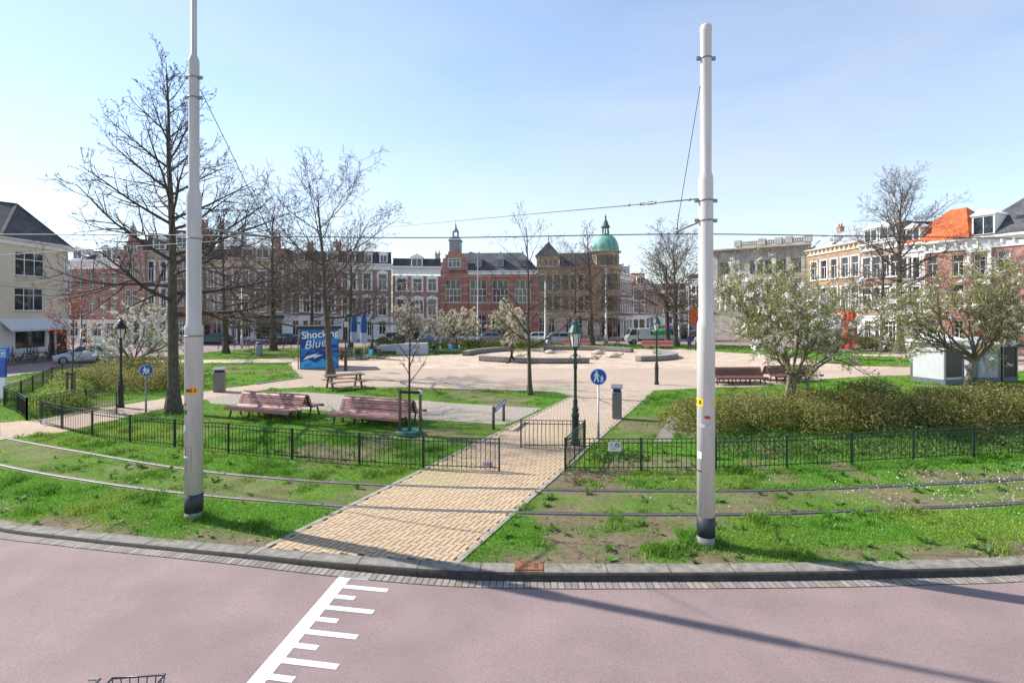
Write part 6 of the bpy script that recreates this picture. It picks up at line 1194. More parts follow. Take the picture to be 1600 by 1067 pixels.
lamp("dark lantern standing before the kiosk next to the slim straight tree", G(540, 580), mat("lamp_dark", ()), LCOP); lamp("black park lantern in front of the left brown shrubs", G(189, 637), BLACKM, BLACKM, .98); lamp("dark lantern behind the terrace, right of the closed blue parasols", (XA(582, 51), 51), mat("lamp_dark", ()), LCOP, .98)

def round_sign(label, loc, h, r, rz, two=True):
    e = empty("road_sign", (*loc, 0), rz, label, 'road sign', 'round blue footpath signs'); b = MB(); b.tube([(0, 0, 0), (0, 0, .55), (0, 0, .56), (0, 0, h + r * .6)], [.038, .038, .028, .028], 10); b.build('pole', STEEL, e)
    b = MB(); D = [(r * math.cos(a), r * math.sin(a)) for a in np.linspace(0, 2 * math.pi, 33)[:-1]]; b.prism_y([(x, h + z) for x, z in D], -.05, -.034); o = b.build('disc', mat("sign_rim", (.45, .55, .75), .4, .02), e)
    b = MB(); b.prism_y([(x * .93, h + z * .93) for x, z in D], -.0525, -.0505); b.build('blue_face', BLUEM, o)
    b = MB(); s = r / .3; y0, y1 = -.0555, -.053
    def man(cx, cz, k):
        q = lambda L: [(cx + x * k * s, h + cz * s + z * k * s) for x, z in L]
        b.prism_y([(cx + .036 * k * s * math.cos(a), h + (cz + .17 * k) * s + .036 * k * s * math.sin(a)) for a in np.linspace(0, 6.28, 13)[:-1]], y0, y1)
        b.prism_y(q([(-.045, .12), (-.05, -.02), (.045, -.02), (.05, .1), (.02, .13)]), y0, y1); b.prism_y(q([(-.05, -.021), (-.1, -.2), (-.06, -.2), (.0, -.05), (.0, -.021)]), y0, y1)
        b.prism_y(q([(.001, -.021), (.001, -.06), (.055, -.2), (.095, -.2), (.045, -.021)]), y0, y1); b.prism_y(q([(-.046, .12), (-.11, .0), (-.085, -.01), (-.05, .05)]), y0, y1); b.prism_y(q([(.05, .1), (.11, .0), (.09, -.015), (.047, .05)]), y0, y1)
    if two: man(-.06, .02, 1.0); man(.11, -.07, .62)
    else: man(-.05, .0, .95); man(.06, -.02, .75)
    b.build('pictogram', WHITE, o); return e
round_sign("round blue sign with a white adult and child, beside the brick path", G(935, 687), 2.02, .262, -vr * .35); round_sign("round blue footpath sign seen at an angle next to the tallest tree", G(228, 645), 1.72, .24, R(48), False)
# street-name board on two posts
p0, p1 = Vector((*G(771, 671), 0)), Vector((*G(787, 658), 0)); st_ = empty("street_name_board", p0, 0, "low blue street-name board on two wooden posts at the edge of the brick path", 'sign')
for p in (p0, p1): q = p - p0; b = MB(); b.lathe([(.055, 0), (.05, .8), (.03, .83)], 8, (q.x, q.y, 0)); b.build('post', mat("old_post", (.15, .12, .09), .9, .25, 6, bump=.3), st_)
d = (p1 - p0).normalized(); q = Vector((d.y, -d.x, 0)); a0 = q * .062 + d * -.02; a1 = (p1 - p0) + q * .062 + d * .08; b = MB(); b.bar(a0 + Vector((0, 0, .68)), a1 + Vector((0, 0, .76)), .012, .17); bd = b.build('name_board', BLUEM, st_)
for t0, t1 in ((.08, .2), (.24, .34), (.38, .45), (.49, .58), (.62, .76), (.8, .92)): b = MB(); b.bar(a0.lerp(a1, t0) + q * .008 + Vector((0, 0, .68 + .08 * t0)), a0.lerp(a1, t1) + q * .008 + Vector((0, 0, .68 + .08 * t1)), .003, .055); b.build('worn_letter', WHITE, bd)
# tram stop totem at the left edge
to = empty("tram_stop_sign", (-23.7, 24.6, 0), R(-8), "blue and white tram stop totem at the left edge", 'sign'); b = MB(); b.box(-.17, .17, -.05, .05, 0, 1.05); b.build('white_panel', WHITE, to); b = MB(); b.box(-.17, .17, -.05, .05, 1.05, 2.1); b.build('blue_panel', BLUEM, to); b = MB(); b.box(-.3, .3, -.06, .06, 1.92, 2.44); hd = b.build('head_panel', mat("sign_blue_head", (.03, .16, .55), .4), to)
b = MB()
for x0, x1, z0, z1 in ((-.16, .2, 2.02, 2.05), (-.16, .2, 2.3, 2.33), (.17, .2, 2.05, 2.3), (-.02, .12, 2.12, 2.22)): b.box(x0, x1, -.066, -.061, z0, z1)
b.build('white_symbol', WHITE, hd)
# storm gully in the kerb
gp_ = Vector((*G(826, 886), 0)); gu = empty("kerb_gully", gp_, R(-1), "rusty cast-iron storm gully with three openings set in the kerb", 'drain'); b = MB(); b.box(-.225, .225, -.125, .19, -.03, .026)
for x in (-.215, -.085, .085, .215): b.box(x - .018, x + .018, -.165, -.1, -.12, -.03)
b.box(-.232, .232, -.17, -.1251, -.045, .012); b.build('cover', RUST, gu); b = MB(); b.box(-.2, .2, -.155, -.15, -.118, -.046); b.build('opening', INK, gu)
b = MB()
for x in (-.06, -.02, .02): b.box(x - .008, x + .008, .02, .032, .0265, .0285); b.box(x - .008, x + .008, -.02, -.008, .0265, .0285)
for x in (.1, .135): b.box(x - .008, x + .008, -.08, .08, .0265, .0285)
b.build('slots', INK, gu)

# ------------------------------------------------------------------ blue kiosk with its mural
KR = R(22); kp = Vector((*G(468.5, 577.5), 0)); ki = empty("kiosk", kp, KR, "flat-roofed kiosk with blue lettered mural on its front", 'kiosk'); KWd, KD, KH = 2.62, 2.3, 3.0
b = MB(); b.box(0, KWd, .03, KD, .05, KH - .15); b.build('wall', mat("kiosk_dark_wall", (.07, .06, .055), .7, .2, 3), ki)
b = MB(); b.box(-.25, KWd + .18, -.18, KD + .2, KH - .15, KH); b.box(-.2, KWd + .13, -.13, KD + .15, KH, KH + .07); b.build('roof', mat("kiosk_roof", (.04, .04, .042), .6), ki)
for y in (.15, 1.1, 2.1): b = MB(); b.box(-.14, -.06, y - .05, y + .05, .0, KH - .16); b.build('corner_post', mat("kiosk_post", (.3, .22, .17), .8, .2, 4), ki)
MU = mat("mural_blue", (.015, .15, .52), .5, .25, 1.3, col2=(.02, .25, .65)); MU2 = mat("mural_navy", (.012, .05, .24), .5, .2, 2); MU3 = mat("mural_sky", (.06, .38, .72), .5, .15, 2)
b = MB(); b.box(.04, KWd - .04, -.0, .028, .04, KH - .16); mu = b.build('mural', MU, ki); KS = (KWd - .04) / 2.91
def patch(poly, m, y): poly = [(x * KS, z) for x, z in poly]; b = MB(); b.prism_y(poly, y, y + .002); return b.build('painted_shape', m, mu)
patch([(.06, .9), (.35, 1.0), (.6, 1.35), (1.0, 1.2), (1.4, 1.45), (2.0, 1.2), (2.9, 1.4), (2.9, .06), (.06, .06)], MU2, -.003); patch([(.06, .06), (2.0, .06), (2.0, .6), (1.7, .75), (1.2, .45), (.6, .7), (.06, .5)], MU3, -.006); patch([(2.0, .06), (2.9, .06), (2.9, 1.15), (2.0, 1.15)], MU, -.006)
patch([(2.1, 1.1), (2.35, 1.1), (2.9, .5), (2.9, .3)], MU3, -.009); patch([(2.1, .6), (2.3, .65), (2.75, .1), (2.6, .1)], MU3, -.009)
patch([(.06, 1.6), (.25, 1.5), (.55, 2.0), (.35, 2.65), (.06, 2.5)], MU2, -.003); patch([(1.5, 2.35), (1.7, 2.7), (2.1, 2.65), (2.3, 2.75), (2.9, 2.6), (2.9, 2.2), (1.5, 2.2)], MU2, -.003); patch([(.55, 1.5), (1.3, 1.9), (2.9, 1.7), (2.9, 1.5), (1.2, 1.35)], MU2, -.0035)
for k in range(16):
    rr_ = random.Random(k); x, z, wv, hv = rr_.uniform(.15, 2.6), rr_.uniform(.12, 2.6), rr_.uniform(.1, .3), rr_.uniform(.05, .2); patch([(x, z), (x + wv, z + hv * .3), (x + wv * .8, z + hv), (x + wv * .2, z + hv * .7)], (MU3, MU2, MU)[k % 3], -.0095 - k * .0001)
LT = mat("mural_white", (.72, .78, .82), .5, .05); LS = mat("mural_shadow", (.01, .03, .15), .6)
for dx, dy, m_ in ((.035, -.0125, LS), (0, -.0145, LT)):
    text("Shocking", .70, m_, mu, (.12 + dx, dy, 2.38 - dx), (R(90), R(-4), 0), off=.016, ext=.0008, align='LEFT', sp=1.0); text("Blue", .84, m_, mu, (.26 + dx, dy - .0003, 1.66 - dx), (R(90), R(-9), 0), off=0, shear=.32, ext=.0008, align='LEFT', sp=1.02)
for dx, y, m_ in ((.03, -.0125, LS), (0, -.0145, LT)): patch([(.2 + dx, .66 - dx), (1.15 + dx, .9 - dx), (1.0 + dx, .72 - dx), (1.75 + dx, 1.02 - dx), (1.2 + dx, 1.0 - dx), (1.3 + dx, 1.12 - dx), (.5 + dx, .94 - dx)], m_, y)
text("Mcay", .16, LS, mu, (.5, -.0128, .27), (R(90), R(-8), 0), off=.006, shear=.4, ext=.0008) if False else patch([(.3, .22), (.45, .34), (.55, .24), (.68, .33), (.85, .26), (.84, .22), (.68, .27), (.55, .2), (.45, .26)], LS, -.0125)

# ------------------------------------------------------------------ stone ring and turtles
GRAN = mat("dark_granite", (.1, .09, .088), .7, .3, 11, bump=.3, bscale=60, col2=(.33, .3, .28)); TOPST = mat("pale_granite_top", (.3, .285, .265), .6, .2, 18)  # bench tops take a paler granite than the sides
def stone(label, pts, h=.45, w=.62):
    P = spline([Vector((*p, 0)) for p in pts], 6); o = P[0].copy(); e = empty("stone_bench", o, 0, label, 'stone bench', 'curved granite benches round the turtles'); n = len(P); L_, R__ = [], []
    for i in range(n): t = (P[min(i + 1, n - 1)] - P[max(i - 1, 0)]).normalized(); q = Vector((-t.y, t.x, 0)) * w / 2; L_.append(P[i] + q - o); R__.append(P[i] - q - o)
    def slab(z0, z1, sc, name, m):
        V = []
        for a, c in zip(L_, R__): mid = (a + c) / 2; A, C = mid + (a - mid) * sc, mid + (c - mid) * sc; V += [(A.x, A.y, z0), (C.x, C.y, z0), (C.x, C.y, z1), (A.x, A.y, z1)]
        fs = [(i * 4 + j, i * 4 + (j + 1) % 4, (i + 1) * 4 + (j + 1) % 4, (i + 1) * 4 + j) for i in range(n - 1) for j in range(4)] + [(0, 3, 2, 1), ((n - 1) * 4, (n - 1) * 4 + 1, (n - 1) * 4 + 2, (n - 1) * 4 + 3)]
        b = MB(); b.add(V, [f[::-1] for f in fs]); b.build(name, m, e)
    slab(.0, .08, .86, 'plinth', IRON); slab(.08, h - .02, 1, 'body', GRAN); slab(h - .02, h, .985, 'top', TOPST); return e
stone("curved granite bench at the left rear of the turtle ring", [(-4.3, 49.0), (-3.9, 50.6), (-2.5, 53.2), (-.2, 55.4)]); stone("long curved granite bench in front of the turtle ring, passed by the walker", [(-2.6, 44.2), (0, 42.6), (3, 41.9), (6.1, 42.2)])
stone("long curved granite bench at the back of the turtle ring", [(3.4, 56.3), (6.5, 56.6), (9.5, 55.4), (12.1, 53.2)]); stone("short curved granite bench at the right of the turtle ring", [(10.4, 43.6), (12.6, 44.6), (14.3, 46.8), (14.7, 49.8), (14.2, 52)], w=.8)
SAND = mat("sandstone", (.5, .41, .3), .8, .15, 9, bump=.25)
def turtle(label, loc, rz, s=1):
    e = empty("stone_turtle", (*loc, 0), rz, label, 'sculpture', 'stone turtles on the square'); e.scale = (s * .7,) * 3; b = MB(); b.lathe([(.62, .12), (.68, .2), (.62, .3), (.48, .45), (.28, .54), (0, .58)], 20, sx=1.15); b.lathe([(.5, .0), (.62, .12)], 20, sx=1.15); b.build('shell', SAND, e)
    b = MB(); b.tube([(.6, 0, .2), (.85, 0, .3), (1.0, 0, .38)], [.13, .12, .1], 8); b.ball((1.08, 0, .4), .18, .14, .13); b.build('head', SAND, e)
    for sx, sy in ((.5, .55), (.5, -.55), (-.55, .5), (-.55, -.5)): b = MB(); b.ball((sx, sy, .1), .2, .15, .11, 8, 6); b.build('leg', SAND, e)
    return e
turtle("sandstone turtle left in the ring, behind the lamp", G(859, 552.5), R(185), .95); turtle("sandstone turtle farthest back in the ring, right of the green lamp", G(934, 553.5), R(20), 1.05); turtle("sandstone turtle nearest the front bench of the ring, head raised right", G(925, 561), R(-25), 1.0); turtle("sandstone turtle farthest right in the ring, stretching its neck", G(958, 558.5), R(5), 1.15); turtle("sandstone turtle half hidden behind the walking person", G(810, 558), R(0), .9)
# ------------------------------------------------------------------ terrace: parasols, covered furniture, chairs
def parasol(label, loc, H, m, hem, r=.22, z0=1.0, group='closed terrace parasols', folds=7):
    e = empty("parasol", (*loc, 0), 0, label, 'parasol', group); b = MB(); b.tube([(0, 0, .05), (0, 0, H)], .04, 8); b.build('pole', WHITE, e); b = MB(); b.box(-.4, .4, -.4, .4, 0, .08); b.build('base', STEEL, e)
    rng = np.random.default_rng(int(abs(loc[0]) * 100)); n = 28; prof = [(z0, r * .95), (z0 + .25, r * 1.1), (z0 + .6, r * .98), (z0 + 1.1, r * 1.12), (H - .9, r), (H - .35, r * .8), (H - .1, r * .5), (H, .05)]
    def cloth(ps, name, m, s=1):
        V = []; 
        for z, q in ps:
            for k in range(n): a = 2 * math.pi * k / n; rr = q * s * (1 + .16 * math.cos(folds * a + z * .6)); V.append((rr * math.cos(a), rr * math.sin(a), z))
        f = [(i * n + k, i * n + (k + 1) % n, (i + 1) * n + (k + 1) % n, (i + 1) * n + k) for i in range(len(ps) - 1) for k in range(n)]; b = MB(); b.add(V, f, True); return b.build(name, m, e)
    cloth(prof, 'cloth', m)
    if hem: cloth([(z0 - .35, r * 1.05), (z0 - .02, r * 1.12), (z0 + .3, r * 1.16), (z0 + .55, r * 1.05)], 'striped_hem', hem)
    return e
PB = mat("parasol_blue", (.012, .075, .22), .75, .2, 3); RDC = mat("parasol_red", (.62, .04, .025), .75, .25, 4)
hm = bpy.data.materials.new("blue_white_stripes"); hm.use_nodes = True; n_ = hm.node_tree; tc_ = n_.nodes.new("ShaderNodeTexCoord"); wv_ = n_.nodes.new("ShaderNodeTexWave"); wv_.bands_direction = 'DIAGONAL'; wv_.inputs['Scale'].default_value = 3.2; rp_ = n_.nodes.new("ShaderNodeValToRGB"); rp_.color_ramp.interpolation = 'CONSTANT'; rp_.color_ramp.elements[1].position = .55; rp_.color_ramp.elements[0].color = (.012, .1, .25, 1); rp_.color_ramp.elements[1].color = (.55, .62, .66, 1)
n_.links.new(tc_.outputs['Object'], wv_.inputs[0]); n_.links.new(wv_.outputs[0], rp_.inputs[0]); n_.links.new(rp_.outputs[0], n_.nodes["Principled BSDF"].inputs['Base Color'])
parasol("left one of the two tall closed blue parasols with striped hems", (XA(553, 47), 47), 4.0, PB, hm, .24, 1.75); parasol("right one of the two tall closed blue parasols with striped hems", (XA(568.5, 46), 46), 4.05, PB, hm, .25, 1.7)
parasol("left one of the two closed red parasols seen through the magnolia", (XA(1318, 46), 46), 4.2, RDC, None, .27, .9, folds=5); parasol("right and thicker one of the two closed red parasols seen through the magnolia", (XA(1330, 45), 45), 4.3, RDC, None, .36, .9, folds=5); parasol("short closed red parasol on its own left of the red pair", (XA(1292, 56), 56), 2.4, RDC, None, .25, 1.0, folds=5)
def cover(label, loc, rz, w, d, h, m, seed, slope=0, base=False):
    e = empty("covered_furniture", (*loc, 0), rz, label, 'covered furniture', 'terrace furniture under grey covers'); rng = np.random.default_rng(seed); nu, nv = 26, 12
    def side(P0, P1, P2, P3_):                  # wrinkled cloth panel
        V, Fq = [], []; P0, P1, P2, P3_ = map(np.array, (P0, P1, P2, P3_)); nn = np.cross(P1 - P0, P3_ - P0); nn = nn / np.linalg.norm(nn)
        for j in range(nv + 1):
            for i in range(nu + 1):
                s, t = i / nu, j / nv; p = (P0 * (1 - s) + P1 * s) * (1 - t) + (P3_ * (1 - s) + P2 * s) * t; f = math.sin(math.pi * s) * math.sin(math.pi * t)
                V.append(tuple(p + nn * f * (.05 * math.sin(s * 9 + t * 7 + seed) + .035 * math.sin(s * 23 - t * 9) - .05 * math.sin((s + t) * 6))))
        return V, [(j * (nu + 1) + i, j * (nu + 1) + i + 1, (j + 1) * (nu + 1) + i + 1, (j + 1) * (nu + 1) + i) for j in range(nv) for i in range(nu)]
    z0 = .3 if base else .04; h1, h0 = h, h - slope; c = [(-w / 2, -d / 2), (w / 2, -d / 2), (w / 2, d / 2), (-w / 2, d / 2)]; hh = [h0, h1, h1, h0]; b = MB()
    for i in range(4): j = (i + 1) % 4; b.add(*side((*c[i], z0), (*c[j], z0), (c[j][0] * .97, c[j][1] * .97, hh[j]), (c[i][0] * .97, c[i][1] * .97, hh[i])), True)
    b.add(*side(*[(x * .97, y * .97, z) for (x, y), z in zip(c, hh)]), True); b.build('cover', m, e)
    if base: b = MB(); b.box(-w * .46, w * .46, -d * .4, d * .4, 0, .34); b.build('bench_base', DKWOOD, e)
    else: b = MB(); [b.box(sx * w * .44 - .04, sx * w * .44 + .04, sy * d * .42 - .04, sy * d * .42 + .04, 0, .12) for sx in (-1, 1) for sy in (-1, 1)]; b.build('foot', IRON, e)
    return e
TARP = mat("grey_tarpaulin", (.42, .46, .52), .5, .08, 2, spec=.4)
cover("big box-shaped grey tarpaulin cover on the square behind the green-ringed young tree", (XA(645, 50.5), 50.5), R(3), 2.9, 1.3, 1.12, TARP, 1, .12); cover("lower grey tarpaulin cover over a brown bench, left of the box-shaped one", (XA(608, 51.5), 51.5), R(-4), 2.3, 1.0, 1.0, TARP, 4, .25, True)
def chair(label, loc, rz, m, group='terrace chairs'):
    e = empty("terrace_chair", (*loc, 0), rz, label, 'chair', group); b = MB(); b.box(-.22, .22, -.22, .22, .44, .47); b.build('seat', m, e); b = MB(); b.box(-.22, .22, .2, .23, .5, .88); b.build('backrest', m, e)
    for x in (-.2, .2):
        for y in (-.2, .21): b = MB(); b.tube([(x, y, .44 if y < 0 else .86), (x * 1.1, y * 1.1, 0)], .014, 5); b.build('leg', STEEL, e)
    return e
def rtable(label, loc):
    e = empty("bistro_table", (*loc, 0), 0, label, 'table', 'bistro tables'); b = MB(); b.lathe([(.36, .72), (.36, .75)], 20); b.build('table_top', BLACKM, e); b = MB(); b.tube([(0, 0, .04), (0, 0, .72)], .03, 8); b.build('column', STEEL, e); b = MB(); [b.bar((0, 0, .05), (.34 * math.cos(a), .34 * math.sin(a), .015), .05, .03) for a in (0.4, 1.97, 3.54, 5.11)]; b.build('foot', STEEL, e); return e
LB = mat("chair_light_blue", (.06, .3, .5), .5); GRC = mat("chair_green", (.1, .22, .08), .5); BKC = mat("chair_black", (.02, .025, .03), .5); WHC = mat("chair_white", (.6, .6, .58), .5)
for px, Y, lb in ((683, 52, "bistro table left among the blue and black chairs"), (696, 51.6, "bistro table in the middle of the terrace chairs"), (709, 51.6, "bistro table at the right end of the terrace chairs")): rtable(lb, (XA(px, Y), Y))
for px, Y, rz, m, lb in ((676, 52.2, 1.4, GRC, "green terrace chair beside the big grey cover"), (679, 51.0, 2.8, BKC, "black terrace chair at the left bistro table"), (688, 52.6, -.5, BKC, "black terrace chair behind the left bistro table"), (691, 51.0, 2.2, GRC, "green terrace chair in front of the middle bistro table"), (701, 52.3, -.3, WHC, "white terrace chair between the middle and right tables"), (705.5, 50.9, 2.6, LB, "light blue terrace chair facing the square"), (714, 51.3, -1.3, LB, "light blue terrace chair at the far right of the terrace"), (703, 51.0, 1.6, BKC, "black terrace chair left of the light blue one"),
    (560, 44.6, .4, BKC, "black terrace chair under the left closed blue parasol"), (576, 44.8, -.6, LB, "blue terrace chair beside the white pole of the right blue parasol"), (590, 46.5, 1.2, BKC, "black terrace chair left of the lower grey cover"), (583, 49.5, 2.7, BKC, "black terrace chair below the rear terrace lantern")): chair(lb, (XA(px, Y), Y), rz, m)
# terrace of the cream pub
for i, (x, y, lb) in enumerate([(-39.2, 40.5, "dark wooden terrace table of the pub, nearest the left edge"), (-39.0, 43.2, "dark wooden terrace table second from the left before the pub window"), (-38.8, 45.8, "dark wooden terrace table third from the left before the pub window"), (-38.6, 48.2, "dark wooden terrace table by the pub's door")]): picnic(lb, (x, y), R(86 + 3 * i), mat("pub_wood", (.1, .075, .06), .7, .25, 4), 1.9, 'dark terrace tables of the pub')
for i, (x, y, lb) in enumerate([(-40.6, 42.5, "folded dark canvas chair stack left under the pub window"), (-40.5, 44.6, "folded dark canvas chair stack middle under the pub window"), (-40.4, 46.5, "folded dark canvas chair stack right under the pub window")]):
    e = empty("folded_chairs", (x, y, 0), R(90), lb, 'chairs', 'folded chairs before the pub'); b = MB(); [b.bar((-.8 + .3 * k, -.3, .5), (-.3 + .3 * k, .1, 1.15), .03, .5) for k in range(4)]; b.build('canvas', BKC, e); b = MB(); [b.bar((-.8 + .3 * k, y_, 0), (-.5 + .3 * k, y_, .8), .03) for k in range(4) for y_ in (-.25, .15)]; b.build('frame', IRON, e)

# ------------------------------------------------------------------ vehicles
TYRE = RUBBER; RIM = mat("alloy_rim", (.22, .225, .23), .3, .1, 8, metal=.8); CARG = glass_mat("car_glass", dark=(.015, .018, .022), pale=(.03, .035, .04), thr=.7); LIGHTM = mat("headlight", (.7, .72, .75), .15, .05); TAIL = mat("taillight", (.45, .02, .02), .25, .05); PLATEY = mat("plate_yellow", (.8, .55, .02), .5, .03)
def wheel(e, x, y, r=.32, w=.2):
    b = MB(); s = 1 if y > 0 else -1; prof = [(r * .62, -w / 2), (r * .95, -w / 2), (r, -w * .3), (r, w * .3), (r * .95, w / 2), (r * .62, w / 2)]
    n = 18; V = [(x + q * math.cos(2 * math.pi * k / n), y + z, r + q * math.sin(2 * math.pi * k / n)) for q, z in prof for k in range(n)]; b.add(V, [(i * n + k, (i + 1) * n + k, (i + 1) * n + (k + 1) % n, i * n + (k + 1) % n) for i in range(5) for k in range(n)], True); t = b.build('wheel', TYRE, e)
    b = MB(); D = [(x + r * .63 * math.cos(a), r + r * .63 * math.sin(a)) for a in np.linspace(0, 6.283, 17)[:-1]]; b.prism_y(D, y - w * .35, y + w * .35)
    for k in range(5): a = k * 1.2566; b.bar((x, y + s * w * .4, r), (x + r * .55 * math.cos(a), y + s * w * .4, r + r * .55 * math.sin(a)), .07, .05, up=(0, 1, 0))
    b.build('rim', RIM, t)
def car(label, loc, rz, paint, L=4.1, W=1.75, H=1.46, estate=False, z=-.1, group='cars parked or driving round the square', plate_m=None):
    e = empty("parked_car", (*loc, z), rz, label, 'car', group); k = L / 4.1; hs = H / 1.46; w2 = W / 2; b = MB(); st = []
    # body lofted from cross sections along x: (x, half width, z low, z shoulder)
    secs = [(-2.05, .62, .42, .74), (-1.98, .76, .30, .9), (-1.5, .86, .22, .97), (-.6, .875, .2, .95), (.5, .875, .2, .94), (1.0, .87, .2, .93), (1.55, .84, .22, .84), (1.92, .76, .26, .74), (2.05, .6, .34, .62)]
    V = []; m = 8
    for x, hw, zl, zs in secs:
        hw *= w2 / .875; V += [(x * k, -hw * .9, zl), (x * k, -hw, zl + .12), (x * k, -hw, zs - .14 * hs), (x * k, -hw * .88, zs * hs), (x * k, hw * .88, zs * hs), (x * k, hw, zs - .14 * hs), (x * k, hw, zl + .12), (x * k, hw * .9, zl)]
    n = len(secs); f = [(i * m + j, i * m + (j + 1) % m, (i + 1) * m + (j + 1) % m, (i + 1) * m + j) for i in range(n - 1) for j in range(m)] + [tuple(range(m))[::-1], tuple((n - 1) * m + j for j in range(m))]
    b.add(V, f, False)
    xr = -1.95 if estate else -1.8; tr_ = -1.6 if estate else -1.15; a, t = w2 * .88, w2 * .68; z0, z1 = .93 * hs, H; g = [(xr, a, z0), (1.05, a, z0), (.3, t, z1), (tr_, t, z1)]
    V = [(x * k, s * y, z_) for s in (-1, 1) for x, y, z_ in g]; b.add(V, [(0, 1, 2, 3), (7, 6, 5, 4), (1, 5, 6, 2), (0, 3, 7, 4), (3, 2, 6, 7)]); o = b.build('body', paint, e, bevel=.05)
    q = MB(); lerp = lambda A, B, u: tuple(A[i] + (B[i] - A[i]) * u for i in range(3))
    for s in (-1, 1):
        A, B, C, D = [(x * k, s * (y + .012), z_) for x, y, z_ in g]
        for u0, u1 in ((.08, .47), (.51, .9)):
            p = [lerp(lerp(A, B, u0), lerp(D, C, u0), .12), lerp(lerp(A, B, u1), lerp(D, C, u1), .12), lerp(lerp(A, B, u1), lerp(D, C, u1), .86), lerp(lerp(A, B, u0), lerp(D, C, u0), .86)]; q.add(p, [(0, 1, 2, 3) if s < 0 else (3, 2, 1, 0)])
    for i0, i1, dx in ((1, 2, .015), (0, 3, -.015)):
        A, B = (g[i0][0] * k + dx, g[i0][1] * .86, g[i0][2] + .06), (g[i1][0] * k + dx, g[i1][1] * .86, g[i1][2] - .05); p = [(A[0], -A[1], A[2]), (A[0], A[1], A[2]), (B[0], B[1], B[2]), (B[0], -B[1], B[2])]; q.add(p, [(0, 1, 2, 3) if dx > 0 else (3, 2, 1, 0)])
    q.build('windows', CARG, e)
    for x in (-1.25 * k, 1.28 * k):
        for s in (-1, 1): wheel(e, x, s * (w2 - .1))
    for s in (-1, 1):
        h_ = MB(); h_.ball((1.93 * k, s * w2 * .68, .64), .13, .17, .075, 8, 6); h_.build('headlight', LIGHTM, e); h_ = MB(); h_.ball((-1.97 * k, s * w2 * .74, .78), .08, .12, .1, 8, 6); h_.build('taillight', TAIL, e); h_ = MB(); h_.ball((.75 * k, s * (w2 + .08), .98 * hs), .07, .09, .06, 8, 6); h_.build('mirror', paint, e)
    h_ = MB(); h_.box(2.02 * k, 2.06 * k, -.55, .55, .38, .56); gr = h_.build('grille', BLACKM, e); h_ = MB(); h_.box(2.061 * k, 2.068 * k, -.26, .26, .42, .53); h_.build('number_plate', PLATEY, gr); h_ = MB(); h_.box(-2.07 * k, -2.045 * k, -.26, .26, .5, .61); h_.build('number_plate', PLATEY, e)
    return e
def paint(n, c): m = mat(n, c, .28, .03, 2, spec=.6); m.node_tree.nodes["Principled BSDF"].inputs['Coat Weight'].default_value = .5; return m
car("silver-blue hatchback with yellow plate on the street before the pub", (-34.9, 43.2), R(208), paint("paint_silver", (.36, .41, .46)), 3.85)
car("blue estate car behind the hedge left of the hall", (XA(680, 69), 69), R(180), paint("paint_blue", (.12, .18, .33)), 4.5, H=1.6, estate=True); car("white car parked left before the domed building, partly behind the hedge end", (XA(846, 71), 71), R(0), paint("paint_white", (.6, .61, .62)), 4.2); car("silver estate car parked before the domed building beside the white flag pole's left twin", (XA(866, 69.5), 69.5), R(180), paint("paint_silver2", (.4, .42, .44)), 4.4, estate=True)
car("dark navy car parked left of the blue kiosk", (XA(452, 67), 67), R(0), paint("paint_navy", (.015, .02, .05)), 4.2); car("dark teal car parked at the white shop window right of the left pole", (XA(336, 68), 68), R(180), paint("paint_teal", (.02, .07, .07)), 4.3); car("white car behind the hedge in front of the hall's left door", (XA(737, 71), 71), R(0), paint("paint_white", ()), 4.3, estate=True); car("grey car behind the hedge in front of the hall's middle arch", (XA(763, 71), 71), R(180), paint("paint_grey", (.2, .2, .21)), 4.2)
car("black car half hidden behind the pale blossoming tree by the hedge", (XA(612, 70), 70), R(180), paint("paint_black", (.02, .02, .022)), 4.1); car("blue car far down the side street behind the paired trees", (XA(1044, 88), 88), R(90), paint("paint_blue2", (.02, .08, .3)), 4.2)
van = car("dark red van with dark windows at the far street behind the walking person in blue", (XA(1069, 84), 84), R(-75), paint("paint_wine", (.12, .03, .03)), 4.6, 1.95, 2.2, True)
